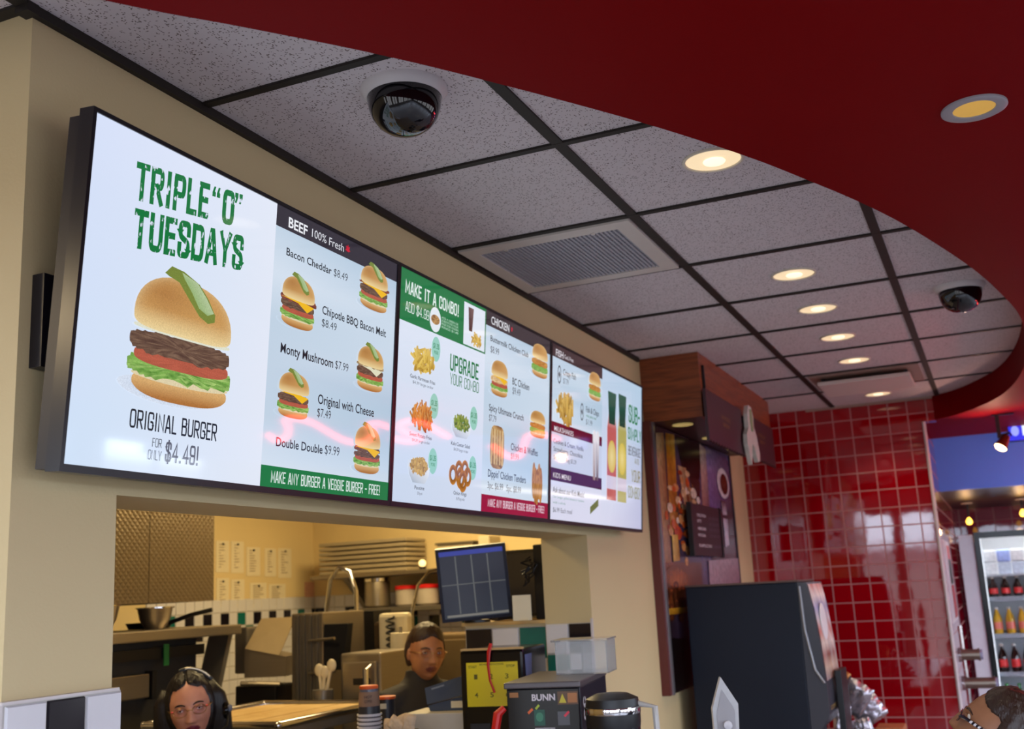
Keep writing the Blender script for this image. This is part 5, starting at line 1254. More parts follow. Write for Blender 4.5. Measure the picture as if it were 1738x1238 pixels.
# bun toaster and rack left of the steel cabinet
a = dep(420, 1118, 5.7)
t = thing('bun_toaster', 'steel bun toaster with slanted feed chute beside the griddle', 'toaster', (a.x, a.y, 0.9))
m = MB(); m.prism([(a.x - 0.02, a.y, a.z + 0.05), (a.x + 0.20, a.y + 0.06, a.z + 0.0), (a.x + 0.20, a.y + 0.06, a.z - 0.10), (a.x - 0.02, a.y, a.z - 0.10)], (-0.10, 0.25, 0)); m.obj('housing', steel, t)
m = MB(); m.prism([(a.x + 0.015, a.y + 0.10, a.z + 0.20), (a.x + 0.20, a.y + 0.15, a.z + 0.20), (a.x + 0.18, a.y + 0.03, a.z + 0.01), (a.x - 0.01, a.y - 0.01, a.z + 0.05)], (-0.005, 0.012, 0)); m.obj('chute', pm('pale_steel', rgb(170, 150, 116), 0.45, metal=0.3), t)
m = MB(); m.bx(a.x - 0.10, a.x - 0.02, a.y + 0.02, a.y + 0.22, a.z - 0.08, a.z + 0.16, 0.01); m.obj('control_panel', steel_d, t)
m = MB(); m.bx(a.x - 0.08, a.x + 0.18, a.y + 0.0, a.y + 0.2, 0.90, a.z - 0.14, 0.01); m.obj('stand', black_p, t)
for k in range(3):
    z_ = a.z - 0.115 - k * 0.0; 
    m = MB(); m.tube([(a.x - 0.02 + k * 0.05, a.y - 0.03, z_ - 0.01), (a.x + 0.13 + k * 0.03, a.y + 0.02, z_ - 0.02)], 0.012, 8); m.obj('roller', steel, t, smooth=True)
t = thing('prep_table', 'steel prep table under the bun toaster', 'table', (a.x, a.y + 0.1, 0))
m = MB(); m.bx(a.x - 0.14, a.x + 0.24, a.y - 0.05, a.y + 0.38, 0.86, 0.90, 0.004); m.obj('top', steel, t)
for sx in (a.x - 0.11, a.x + 0.21):
    for sy in (a.y - 0.02, a.y + 0.35):
        m = MB(); m.cyl((sx, sy, 0), (sx, sy, 0.86), 0.02); m.obj('leg', steel_d, t, smooth=True)
# utensils in a holder
c = dep(548, 1160, 5.14)
t = thing('utensil_holder', 'holder with pale spatula and scoop handles in front of the oven', 'utensils', (c.x, c.y, 0))
m = MB(); m.cyl((c.x, c.y, 0.9), (c.x, c.y, c.z - 0.03), 0.05); m.cyl((c.x, c.y, 0.0), (c.x, c.y, 0.9), 0.03); m.lathe([(0.05, 0), (0.05, 0.02), (0, 0.02)], (c.x, c.y, 0), 20); m.obj('holder', steel_d, t, smooth=True)
for k, (dx, dz, le) in enumerate(((-0.02, 0.0, 0.12), (0.05, 0.02, 0.16), (0.01, -0.02, 0.10))):
    m = MB(); m.tube([(c.x + dx * 0.3, c.y, c.z - 0.06), (c.x + dx, c.y, c.z + le * 0.5)], 0.008, 8); m.ball((c.x + dx, c.y, c.z + le * 0.5), (0.026, 0.012, 0.03), 12); m.obj('utensil', cream, t, smooth=True)

# ------------------------------------------------------------------ pass counter, trays and the order screens
wood_p = wood_mat('pale_board', rgb(196, 158, 96), rgb(214, 182, 124), 0.5)
zt_ = 1.335
t = thing('tray_stand', 'steel stand carrying the long sheet pan behind the headset woman', 'stand', (-1.33, 2.24, 0))
m = MB(); m.bx(-1.75, -1.105, 1.82, 2.58, zt_ - 0.04, zt_ - 0.006, 0.003); m.obj('top', steel_d, t)
for sx in (-1.72, -1.14):
    for sy in (1.86, 2.54):
        m = MB(); m.cyl((sx, sy, 0), (sx, sy, zt_ - 0.04), 0.018); m.obj('leg', steel_d, t, smooth=True)
t = thing('sheet_pan', 'wide metal sheet pan with rolled rim holding three pale boards', 'tray', (-1.335, 2.24, zt_ - 0.006))
xa, xb, ya_, yb_ = -1.76, -1.10, 1.80, 2.60
m = MB(); m.bx(xa + 0.012, xb - 0.012, ya_ + 0.012, yb_ - 0.012, zt_ - 0.006, zt_ - 0.002); m.obj('base', steel, t)
m = MB(); m.tube([(xa, ya_, zt_ + 0.012), (xb, ya_, zt_ + 0.012)], (0.016), 10); m.tube([(xa, yb_, zt_ + 0.012), (xb, yb_, zt_ + 0.012)], 0.016, 10); m.tube([(xa, ya_, zt_ + 0.012), (xa, yb_, zt_ + 0.012)], 0.016, 10); m.tube([(xb, ya_, zt_ + 0.012), (xb, yb_, zt_ + 0.012)], 0.016, 10)
for cx_ in (xa, xb):
    for cy_ in (ya_, yb_): m.ball((cx_, cy_, zt_ + 0.012), 0.017, 12)
m.obj('rolled_rim', chrome, t, smooth=True)
for k in range(3):
    x_ = xa + 0.03 + k * 0.205
    m = MB(); m.bx(x_, x_ + 0.19, ya_ + 0.03, yb_ - 0.03, zt_ - 0.0015, zt_ + 0.012, 0.003)
    tag(m.obj('cutting_board', wood_p, origin=(x_ + 0.1, 2.24, zt_ - 0.0015)), ('pale board at the left side of the sheet pan', 'pale middle board lying in the sheet pan', 'pale board at the right side of the sheet pan, by the cups')[k], 'board', 'pale boards in the sheet pan')
# half-height tiled partition with a wooden ledge
zp = CEIL - 1.227
m = MB(); m.bx(-0.565, -0.2, YP + 0.01, YP + 0.34, 0, zp)
struct('wall_partition', m, beige)
tile_band('trim_10', lambda u, v, d: (-0.565 + u * 0.975, YP + 0.0095 - d, zp + v - 0.012), 3, 6, lambda i, j: ((1, 0, 2)[i] if j == 0 else (0, 1, 0)[i] if j == 1 else 0), size=0.125)
tile_band('trim_11', lambda u, v, d: (-0.2 + u * 0.84, YP - 0.0005 - d, zp + v - 0.004), 2, 6, lambda i, j: ((0, 1)[i] if j == 0 else (2, 0)[i] if j == 1 else 0), size=0.118)
m = MB(); m.bx(-0.004, 0.004, YP - 0.012, YP - 0.0005, ZS, zp + 0.012); struct('trim_12', m, white_trim)
m = MB(); m.bx(-0.575, -0.2, YP - 0.005, YP + 0.345, zp, zp + 0.014)
struct('trim_13', m, wood_p)
# order screens standing on the partition ledge
lcd = picture_mat('order_screen_picture', 0.9, 0.2)
def monitor(pts, t_, lab, content, th=0.03, stand=None):
    P = [dep(u, v, t_) for u, v in pts]           # TL TR BR BL
    ctr = sum(P, Vector()) / 4
    ex = ((P[1] - P[0]) + (P[2] - P[3])).normalized(); ez = ((P[0] - P[3]) + (P[1] - P[2])); ez = (ez - ex * ez.dot(ex)).normalized(); en = ex.cross(ez)
    if en.dot(CAM - ctr) < 0: en = -en
    w_ = ((P[1] - P[0]).length + (P[2] - P[3]).length) / 2; h_ = ((P[0] - P[3]).length + (P[1] - P[2]).length) / 2
    return ctr, ex, ez, en, w_, h_
dark_bezel = pm('navy_black_bezel', rgb(30, 34, 52), 0.35)
def build_monitor(name, lab, group, ctr, ex, ez, en, w_, h_, content, foot):
    t = thing(name, lab, 'monitor', (ctr.x, ctr.y, foot), 0, group)
    def slab(m, x0, x1, y0, y1, z0, z1):
        vs = [ctr + ex * x + ez * y + en * z for z in (z0, z1) for x, y in ((x0, y0), (x1, y0), (x1, y1), (x0, y1))]
        m.add(vs, [(3, 2, 1, 0), (4, 5, 6, 7), (0, 1, 5, 4), (1, 2, 6, 5), (2, 3, 7, 6), (3, 0, 4, 7)])
    b_ = 0.013
    m = MB(); slab(m, -w_ / 2, w_ / 2, -h_ / 2, -h_ / 2 + b_, -0.02, 0.004); slab(m, -w_ / 2, w_ / 2, h_ / 2 - b_, h_ / 2, -0.02, 0.004); slab(m, -w_ / 2, -w_ / 2 + b_, -h_ / 2 + b_, h_ / 2 - b_, -0.02, 0.004); slab(m, w_ / 2 - b_, w_ / 2, -h_ / 2 + b_, h_ / 2 - b_, -0.02, 0.004)
    m.obj('bezel', dark_bezel, t)
    m = MB(); slab(m, -w_ / 2 + 0.005, w_ / 2 - 0.005, -h_ / 2 + 0.005, h_ / 2 - 0.005, -0.045, -0.02); slab(m, -w_ * 0.28, w_ * 0.28, -h_ * 0.28, h_ * 0.28, -0.07, -0.045); m.obj('back_cover', black_p, t)
    s3 = Sheet(ctr - ex * (w_ / 2 - b_) - ez * (h_ / 2 - b_), ex, ez, en); SW_, SH_ = w_ - 2 * b_, h_ - 2 * b_
    m = MB(); content(s3, m, SW_, SH_); m.obj('screen', lcd, t)
    q = ctr - en * 0.08
    m = MB(); m.tube([ctr - en * 0.06, q, (q.x, q.y + 0.01, q.z - 0.1), (q.x, q.y + 0.01, foot + 0.012)], 0.014, 10); m.lathe([(0.055, 0), (0.055, 0.010), (0.02, 0.014)], (q.x, q.y + 0.01, foot + 0.0005), 20); m.obj('stand', black_p, t, smooth=True)
    return t
def orders(s3, m, w_, h_):
    s3.poly(m, [(0, 0), (w_, 0), (w_, h_), (0, h_)], 0.0, [rgb(52, 56, 66)] * 2 + [rgb(40, 42, 54)] * 2)
    s3.rect(m, 0, w_, h_ * 0.93, h_, 0.0004, rgb(52, 62, 150)); s3.rect(m, w_ * .04, w_, h_ * 0.015, h_ * 0.05, 0.0004, rgb(120, 118, 112))
    for k in (1, 2, 3): s3.rect(m, w_ * k / 4 - 0.0025, w_ * k / 4 + 0.0025, h_ * 0.06, h_ * 0.92, 0.0004, rgb(96, 98, 98))
    s3.rect(m, 0, w_, h_ * 0.49, h_ * 0.505, 0.0005, rgb(92, 94, 94))
M1 = monitor(((734, 936), (855, 920), (872, 1047), (755, 1056)), 4.45, '', None)
build_monitor('order_monitor', 'order monitor with a grey grid of eight cells above the tiled ledge', 'kitchen order monitors', *M1, orders, zp + 0.014)
t = bpy.data.objects.get('order_monitor')
m2c = dep(890, 990, 4.74)
ex2 = Vector((0.45, 0.89, 0.04)).normalized(); ez2 = Vector((-0.14, 0.02, 0.99)); ez2 = (ez2 - ex2 * ez2.dot(ex2)).normalized(); en2 = ex2.cross(ez2)
if en2.x < 0: en2 = -en2
def dull(s3, m, w_, h_): s3.rect(m, 0, w_, 0, h_, 0, rgb(8, 8, 12))
build_monitor('order_monitor', 'black monitor turned edge-on, behind the one showing the grid', 'kitchen order monitors', m2c, ex2, ez2, en2, 0.36, 0.29, dull, zp + 0.014)
c = dep(886, 1032, 4.40)
m = MB(); m.box((c.x, c.y, c.z), (0.075, 0.012, 0.10), Matrix.Rotation(0.3, 3, 'Z'))
c2 = m.bx(c.x - 0.03, c.x + 0.03, c.y - 0.01, c.y + 0.03, zp + 0.0145, c.z - 0.045)
tag(m.obj('note_holder', paper, origin=(c.x, c.y, zp + 0.0145)), 'pale note card stand in front of the edge-on black monitor', 'note')
t = thing('cable_box', 'black box with tangled cables beside the opening edge', 'cable box', (-0.3, 2.44, zp + 0.014))
c = dep(911, 940, 4.7)
m = MB(); m.bx(-0.262, -0.212, 2.41, 2.46, zp + 0.0145, c.z + 0.03, 0.005); m.obj('box', black_p, t)
rd = random.Random(9)
for k in range(5):
    g = [(-0.285 + rd.uniform(0, .03), 2.40, c.z - 0.02 - 0.01 * k)]
    for q in range(4): g.append((-0.28 + rd.uniform(-.03, .05), 2.385 + rd.uniform(-.01, .01), c.z - 0.03 - 0.02 * q - 0.012 * k))
    m = MB(); m.tube(g, 0.004, 6); m.obj('cable', black_p, t, smooth=True)
# ------------------------------------------------------------------ wall counter and the things on it
ctop = pm('counter_laminate', rgb(150, 140, 132), 0.3, var=0.12, scale=40)
cbody = pm('counter_front', rgb(120, 36, 40), 0.4)
t = thing('wall_counter', 'long counter along the menu wall carrying the coffee equipment', 'counter', (0.4, 2.5, 0))
m = MB(); m.bx(0.004, 0.80, -0.2, 5.3, 0.0, 0.86); m.obj('cabinet', cbody, t)
m = MB(); m.bx(0.003, 0.84, -0.22, 5.32, 0.86, 0.90, 0.006); m.obj('top', ctop, t)
t = thing('pass_shelf', 'flat shelf lying in the foot of the kitchen opening', 'shelf', (-0.3, 1.0, 0.9))
m = MB(); m.bx(-0.55, 0.0, YO + 0.01, 2.33, 0.9005, 0.92, 0.003); m.obj('board', ctop, t)
m = MB(); m.bx(-0.54, -0.22, 1.30, 2.30, 0.0, 0.8995); m.obj('cabinet', steel_d, t)
# tiled wainscot at the near end of the wall
zt2 = CEIL - 1.244
def pill(i, j): return (1 if (i == 1 and j == 0) or (i == 0 and j == 2) else (2 if i == 1 and j == 2 else 0))
m0 = tile_band('trim_14', lambda u, v, d: (0.012 + d, Y0 - 0.016 + 0.01 + u * 0.80, zt2 + v), 3, 12, pill, size=0.1075)
m = MB(); m.bx(0.0005, 0.0118, Y0 - 0.016, YO - 0.001, 0, zt2); m.bx(0.0005, 0.02, Y0 - 0.016, YO - 0.001, zt2, zt2 + 0.005); struct('trim_15', m, white_trim)
tile_band('trim_16', lambda u, v, d: (-u + 0.012, Y0 - 0.0005 - d, zt2 + v), 12, 12, lambda i, j: 0, size=0.1075)

ON = 0.92     # top of the pass shelf; the counter top is at 0.90
# black brewer with coffee maker's front
ROT = 0.16
fl = dep(857, 1160, 3.2)
t = thing('coffee_brewer', 'black coffee brewer with a name plate and red warning tag on its front', 'coffee brewer', (fl.x, fl.y, 0.9), ROT)
BWd, BDp, BH = 0.222, 0.44, fl.z - 0.9
L = lambda x, y, z: (x, y, z)
m = MB(); m.bx(0, BWd, 0.012, BDp, BH - 0.155, BH - 0.018, 0.004); m.obj('head', pm('brewer_navy_black', rgb(28, 28, 40), 0.3), t, local=True)
m = MB(); m.bx(-0.004, BWd + 0.004, -0.004, BDp, BH - 0.018, BH, 0.004); m.obj('lid', pm('brewer_grey_lid', rgb(96, 90, 92), 0.35, metal=0.4), t, local=True)
m = MB(); m.bx(0.004, BWd - 0.004, 0, 0.012, BH - 0.150, BH - 0.020, 0.002); fp = m.obj('front_panel', black_g, t, local=True)
s4 = Sheet((0.004, -0.0004, BH - 0.150), (1, 0, 0), (0, 0, 1), (0, -1, 0))
def loc_text(wd, a0, a1, b_, cap, mat_, nm='lettering', bold=0.03):
    m = MB(); s4.text(m, wd, a0, a1, b_, cap, 0.0004, (1, 1, 1, 1), bold); m.obj(nm, mat_, t, fp, local=True)
loc_text('BUNN', .075, .145, .098, .018, wm)
pr = picture_mat('printed_stickers', 0, 0.35)
m = MB(); s4.rect(m, .152, .213, .085, .122, .0004, rgb(96, 64, 34)); s4.poly(m, [(.156, .09), (.178, .09), (.167, .116)], .0008, rgb(206, 190, 40)); s4.rect(m, .182, .210, .09, .117, .0008, rgb(176, 110, 50)); m.obj('warning_sticker', pr, t, fp, local=True)
m = MB(); s4.rect(m, .008, .035, .108, .122, .0004, rgb(150, 96, 40)); m.obj('label', pr, t, fp, local=True)
m = MB(); s4.rect(m, .080, .112, .028, .072, .0004, rgb(20, 84, 66)); s4.fan(m, ell(.096, .052, .011, .013, 16), .0008, lambda a, b, k: rgb(60, 130, 100), 1); m.obj('green_button', pr, t, fp, local=True)
m = MB(); s4.rect(m, .150, .185, .028, .066, .0004, rgb(90, 90, 96)); s4.poly(m, [(.168, .055), (.182, .068), (.186, .063), (.172, .05)], .0008, rgb(230, 40, 70)); m.obj('grey_button', pr, t, fp, local=True)
m = MB(); s4.poly(m, [(.060, .066), (.074, .078), (.078, .072), (.064, .06)], .0004, rgb(226, 100, 40)); s4.poly(m, [(.083, .077), (.094, .088), (.098, .083), (.087, .072)], .0004, rgb(170, 190, 50)); m.obj('lamp_marks', pr, t, fp, local=True)
m = MB(); s4.rect(m, .080, .140, .018, .022, .0004, rgb(170, 166, 170)); m.obj('small_print', pr, t, fp, local=True)
s5 = Sheet((BWd + 0.0004, 0.012, BH - 0.155), (0, 1, 0), (0, 0, 1), (1, 0, 0))
for b_ in (.055, .09): 
    m = MB(); s5.fan(m, ell(.05, b_, .022, .016, 18), .0006, lambda a, b, k: rgb(206, 206, 212), 1); s5.poly(m, [(.036, b_ - .004), (.064, b_ - .004), (.05, b_ + .018)], .0010, rgb(20, 18, 24)); m.obj('side_sticker', pr, t, local=True)
m = MB(); m.bx(0.03, BWd - 0.03, 0.16, BDp - 0.02, 0.0, BH - 0.156, 0.004); m.obj('column', black_p, t, local=True)
m = MB(); m.bx(0.0, BWd, 0.0, BDp, 0.0, 0.05, 0.006); m.obj('base', black_p, t, local=True)
m = MB(); m.lathe([(0.07, 0), (0.085, 0.06), (0.085, 0.075)], (BWd / 2, 0.10, BH - 0.232), 28); m.obj('brew_basket', black_g, t, smooth=True, local=True)
m = MB(); s4.rect(m, .098, .128, -.055, -.02, -.012, rgb(190, 170, 40)); s4.poly(m, [(.098, -.10), (.128, -.10), (.128, -.075), (.113, -.06), (.098, -.075)], -.012, rgb(190, 170, 40)); m.obj('yellow_tag', pr, t, local=True)
m = MB(); m.tube([(-0.004, -0.004, BH - 0.07), (-0.022, -0.012, BH - 0.085), (-0.035, -0.016, BH - 0.15)], [(0.010, 0.014), (0.014, 0.014), (0.012, 0.018)], 10); m.obj('red_tap_handle', red_p, t, smooth=True, local=True)
# acrylic tray on top
acr = pm('clear_acrylic', (0.92, 0.94, 0.96, 1), 0.06, var=0.01, trans=0.82, ior=1.2)
t = thing('acrylic_bin', 'clear acrylic bin standing on top of the black brewer', 'container', (fl.x + 0.06, fl.y + 0.26, 0.9 + BH), ROT)
m = MB()
w3, d3, h3, k3 = 0.165, 0.16, 0.10, 0.004
m.bx(0, w3, 0, d3, 0.0005, k3); m.bx(0, w3, 0, k3, k3, h3); m.bx(0, w3, d3 - k3, d3, k3, h3); m.bx(0, k3, k3, d3 - k3, k3, h3); m.bx(w3 - k3, w3, k3, d3 - k3, k3, h3); m.bx(w3 * .5, w3 * .5 + k3, k3, d3 - k3, k3, h3 - 0.01)
m.obj('bin', acr, t, local=True)
m = MB(); m.bx(-0.012, w3 + 0.004, -0.006, d3 + 0.004, h3, h3 + 0.006, 0.002); m.obj('lid_rim', acr, t, local=True)
# black dispenser cabinet with a yellow notice
fl2 = dep(780, 1106, 3.75)
t = thing('drink_dispenser', 'black upright dispenser with a yellow notice sheet on its face', 'dispenser', (fl2.x, fl2.y, ON), ROT)
DW, DD, DH = 0.225, 0.34, fl2.z - ON
m = MB(); m.bx(0, DW, 0, DD, 0.001, DH, 0.010); m.obj('cabinet', black_g, t, local=True)
m = MB(); m.bx(0.004, DW - 0.004, -0.003, 0.03, DH, DH + 0.006); m.obj('top_edge', wood_p, t, local=True)
s4 = Sheet((0, -0.0005, 0), (1, 0, 0), (0, 0, 1), (0, -1, 0))
m = MB(); s4.rect(m, .022, .205, DH - .185, DH - .040, .001, rgb(226, 206, 24)); m.obj('yellow_notice', pr, t, local=True)
nk = pm('notice_print', rgb(96, 90, 20), 0.6)
for (wd, a0_, a1_, b_, c_) in (('START', .03, .06, DH - .058, .008), ('STOP', .165, .195, DH - .058, .008), ('BREWING INSTRUCTIONS', .07, .155, DH - .05, .006)):
    m = MB(); s4.text(m, wd, a0_, a1_, b_, c_, .0016, (1, 1, 1, 1), 0.01); m.obj('notice_lettering', nk, t, local=True)
for i in range(3):
    for j in range(2):
        m = MB(); s4.text(m, str(1 + i + 3 * j), .055 + .055 * i - .006, .055 + .055 * i + .006, DH - .095 - .06 * j, .016, .0016, (1, 1, 1, 1), 0.01); m.obj('notice_lettering', nk, t, local=True)
m = MB(); m.bx(.03, .10, -0.004, 0.0, DH - .29, DH - .24); m.obj('spout_panel', pm('charcoal_plastic', rgb(36, 34, 38), 0.5), t, local=True)
m = MB(); s5 = Sheet((DW + 0.0005, 0, 0), (0, 1, 0), (0, 0, 1), (1, 0, 0)); s5.poly(m, [(.03, DH - .16), (.10, DH - .14), (.12, DH - .02), (.02, DH - .02)], .0005, [rgb(50, 56, 90), rgb(40, 42, 60), rgb(70, 80, 120), rgb(96, 110, 160)]); m.obj('side_decal', pr, t, local=True)
g = [(0.115, -0.004, DH + 0.022), (0.108, -0.012, DH - 0.005), (0.104, -0.013, DH - 0.05), (0.108, -0.011, DH - 0.10), (0.122, -0.010, DH - 0.14)]
m = MB(); m.tube(g, [(0.006, 0.002), (0.007, 0.002), (0.005, 0.002), (0.004, 0.002), (0.004, 0.002)], 8)
o = m.obj('red_strap', red_p, None, None, True, local=True); o.location = (fl2.x, fl2.y, ON); o.rotation_euler = (0, 0, ROT)
tag(o, 'thin red strap hanging over the yellow notice sheet', 'strap')
# thermal server
c = dep(1038, 1176, 3.03)
t = thing('thermal_server', 'round glass and steel thermal coffee server with green emblem label', 'coffee server', (c.x, c.y, 0.9))
r = 0.074; hs_ = c.z - 0.9
m = MB(); m.lathe([(r * .96, 0.002), (r, 0.02), (r, hs_ - 0.09)], (c.x, c.y, 0.9), 36); m.obj('body', pm('server_black_steel', rgb(44, 42, 48), 0.25, metal=0.5), t, smooth=True)
m = MB(); m.lathe([(r * 1.01, 0), (r * 1.03, 0.012), (r * 1.03, 0.05), (r * 0.98, 0.075), (r * .6, 0.088), (0, 0.09)], (c.x, c.y, 0.9 + hs_ - 0.09), 36, cap=False); m.obj('lid', black_p, t, smooth=True)
m = MB(); m.lathe([(r * 1.035, 0), (r * 1.05, 0.004), (r * 1.05, 0.014), (r * 1.035, 0.018)], (c.x, c.y, 0.9 + hs_ - 0.055), 36, cap=False); m.obj('steel_band', chrome, t, smooth=True)
def wrap_label(a_lo, a_hi, z_lo, z_hi, rr, mat_, name, n_=10):
    m = MB(); vs = []
    for k in range(n_ + 1):
        a = a_lo + (a_hi - a_lo) * k / n_
        vs += [(c.x + rr * math.cos(a), c.y + rr * math.sin(a), z_lo), (c.x + rr * math.cos(a), c.y + rr * math.sin(a), z_hi)]
    m.add(vs, [(2 * k, 2 * k + 2, 2 * k + 3, 2 * k + 1) for k in range(n_)]); m.flat = True; m.obj(name, mat_, t, smooth=True)
base_a = -PI / 2 + 0.35
wrap_label(base_a - 0.10, base_a + 0.75, 0.9 + hs_ - 0.27, 0.9 + hs_ - 0.115, r * 1.004, pm('kraft_label', rgb(124, 116, 92), 0.6), 'label')
wrap_label(base_a + 0.1, base_a + 0.55, 0.9 + hs_ - 0.22, 0.9 + hs_ - 0.15, r * 1.008, pm('deep_green_print', rgb(20, 84, 66), 0.5), 'green_emblem')
wrap_label(base_a - 0.02, base_a + 0.62, 0.9 + hs_ - 0.235, 0.9 + hs_ - 0.215, r * 1.012, wm, 'white_banner')
wrap_label(base_a + 0.25, base_a + 0.40, 0.9 + hs_ - 0.205, 0.9 + hs_ - 0.145, r * 1.012, wm, 'white_figure')
m = MB(); m.bx(c.x - 0.060, c.x - 0.022, c.y - r - 0.02, c.y - r + 0.02, 0.9 + hs_ - 0.26, 0.9 + hs_ - 0.10, 0.004); m.obj('sight_gauge', pm('pale_green_gauge', rgb(150, 170, 160), 0.3), t)
m = MB(); m.tube([(c.x + r * .9, c.y + 0.01, 0.9 + hs_ - 0.03), (c.x + r + 0.045, c.y + 0.01, 0.9 + hs_ - 0.04), (c.x + r + 0.05, c.y + 0.01, 0.9 + hs_ - 0.2), (c.x + r * .95, c.y + 0.01, 0.9 + hs_ - 0.22)], (0.009), 8); m.obj('handle', pm('clear_handle', rgb(176, 172, 168), 0.2), t, smooth=True)
# crystal award
c = dep(1229, 1196, 3.1)
t = thing('crystal_award', 'clear faceted crystal award standing before the black coffee machine', 'award', (c.x, c.y, 0.9))
zt3 = dep(1222, 1150, 3.1).z; exr = R_.copy(); exr.z = 0; exr.normalize()
P3 = lambda a, z: Vector((c.x, c.y, z)) + exr * a
m = MB(); pl = [P3(-0.036, zt3 - 0.085), P3(-0.006, zt3), P3(0.038, zt3 - 0.075), P3(0.032, zt3 - 0.20), P3(0.0, zt3 - 0.26), P3(-0.036, zt3 - 0.20)]
dv = Vector((exr.y, -exr.x, 0)); m.prism([q - dv * 0.012 for q in pl], dv * 0.024)
m.obj('crystal', pm('crystal_glass', rgb(222, 222, 226), 0.12, var=0.08, scale=60, trans=0.45, ior=1.5), t)
m = MB(); m.prism([q + dv * 0.0125 for q in (P3(-0.026, zt3 - 0.10), P3(-0.006, zt3 - 0.035), P3(0.026, zt3 - 0.09), P3(0.022, zt3 - 0.18), P3(-0.026, zt3 - 0.18))], dv * 0.002); m.obj('front_facet', pm('frosted_facet', rgb(176, 172, 176), 0.4, trans=0.3), t)
m = MB(); m.lathe([(0.008, 0), (0.012, 0.01), (0.012, 0.02), (0.004, 0.024)], P3(0.0, zt3 - 0.13) + dv * 0.0145, 16, axis=dv); m.obj('medallion', pm('etched_medallion', rgb(206, 202, 206), 0.4), t, smooth=True)
m = MB(); m.box((c.x, c.y, 0.9 + (zt3 - 0.255 - 0.9) / 2), (0.05, 0.05, zt3 - 0.257 - 0.9)); m.obj('plinth', black_g, t)
# tall black coffee machine
yf = 3.5
A = at(1163, 998, 1, yf); B = at(1352, 993, 1, yf)
t = thing('coffee_machine', 'tall black coffee machine in front of the coffee mural', 'coffee machine', ((A.x + B.x) / 2, yf + 0.24, 0.9))
zt4 = A.z; x0_, x1_ = A.x, B.x
m = MB(); m.bx(x0_, x1_, yf, yf + 0.46, 0.905, zt4, 0.006); m.obj('cabinet', pm('matt_navy_black', rgb(22, 28, 42), 0.5, var=0.06, spec=0.3), t)
m = MB(); m.bx(x0_ - 0.002, x1_ + 0.01, yf - 0.004, yf + 0.464, zt4, zt4 + 0.010, 0.003); m.obj('top_lid', pm('brown_black_lid', rgb(96, 74, 68), 0.5), t)
prof = [(x1_ + 0.001, zt4 - 0.002), (x1_ + 0.045, zt4 - 0.004), (x1_ + 0.062, zt4 - 0.10), (x1_ + 0.080, zt4 - 0.28), (x1_ + 0.088, zt4 - 0.45), (x1_ + 0.088, zt4 - 0.60), (x1_ + 0.05, zt4 - 0.66), (x1_ + 0.001, zt4 - 0.68)]
m = MB(); m.prism([(x, yf + 0.002, z) for x, z in prof], (0, 0.456, 0)); m.obj('door', pm('smoked_grey_door', rgb(62, 62, 70), 0.25, var=0.12, scale=8), t)
m = MB(); m.tube([(x1_ + 0.012, yf - 0.004, zt4 - 0.02), (x1_ + 0.018, yf - 0.006, zt4 - 0.22), (x1_ + 0.046, yf - 0.004, zt4 - 0.40), (x1_ + 0.082, yf - 0.002, zt4 - 0.46)], 0.006, 8); m.obj('door_trim', pm('bright_door_trim', rgb(150, 150, 156), 0.25, metal=0.6), t, smooth=True)
# picture on the machine's door
m = MB(); vs = []; cs = []; ns = 9; rd = random.Random(2)
zs_ = [zt4 - 0.012 - 0.44 * k / (ns - 1) for k in range(ns)]
def fx(z):
    for (xa_, za_), (xb_, zb2) in zip(prof[1:], prof[2:]):
        if zb2 <= z <= za_ + 1e-6: return xa_ + (xb_ - xa_) * (za_ - z) / max(1e-6, za_ - zb2)
    return x1_ + 0.088
ys_ = [yf + 0.02 + 0.42 * k / 11 for k in range(12)]
pal = [rgb(196, 84, 60), rgb(232, 216, 206), rgb(96, 110, 180), rgb(206, 196, 200), rgb(206, 90, 60), rgb(232, 216, 200), rgb(140, 60, 30), rgb(196, 170, 140), rgb(120, 70, 66)]
for k, z in enumerate(zs_):
    for y in ys_: vs.append((fx(z) + 0.002, y, z)); cs.append(jit(mixc(pal[k], rgb(206, 200, 200), rd.random() ** 2 * .8), .3))
m.add(vs, [(i * 12 + j, i * 12 + j + 1, (i + 1) * 12 + j + 1, (i + 1) * 12 + j) for i in range(ns - 1) for j in range(11)], cs); m.flat = True
m.obj('front_picture', pr, t)
m = MB(); m.lathe([(0.0, 0.006), (0.085, 0.004), (0.085, 0)], (fx(zt4 - 0.2) + 0.003, yf + 0.20, zt4 - 0.19), 28, axis=(1, 0, 0.05)); m.obj('white_cup_disc', pm('white_cup_print', rgb(236, 236, 238), 0.3), t, smooth=True)
m = MB(); s5 = Sheet((x1_ + 0.0885, yf + 0.06, zt4 - 0.60), (0, 1, 0), (0, 0, 1), (1, 0, 0)); s5.text(m, 'COFFEE', 0.0, 0.2, 0.015, 0.018, 0.001, (1, 1, 1, 1), 0.02); m.obj('gold_lettering', gold_ink, t)
m = MB(); m.bx(x1_ + 0.0, x1_ + 0.09, yf + 0.03, yf + 0.43, 0.905, zt4 - 0.72, 0.01); m.obj('drip_base', black_p, t)
m = MB(); m.box((x1_ - 0.005, yf - 0.004, zt4 - 0.70), (0.09, 0.006, 0.025), Matrix.Rotation(-0.25, 3, 'Y')); m.obj('yellow_sticker', yellow_p, t)
m = MB(); m.bx(x1_ + 0.10, x1_ + 0.13, yf + 0.20, yf + 0.40, 0.905, zt4 - 0.42, 0.004)
tag(m.obj('lid_rack', black_p, origin=(x1_ + 0.115, yf + 0.3, 0.905)), 'narrow black rack against the front of the coffee machine', 'rack')
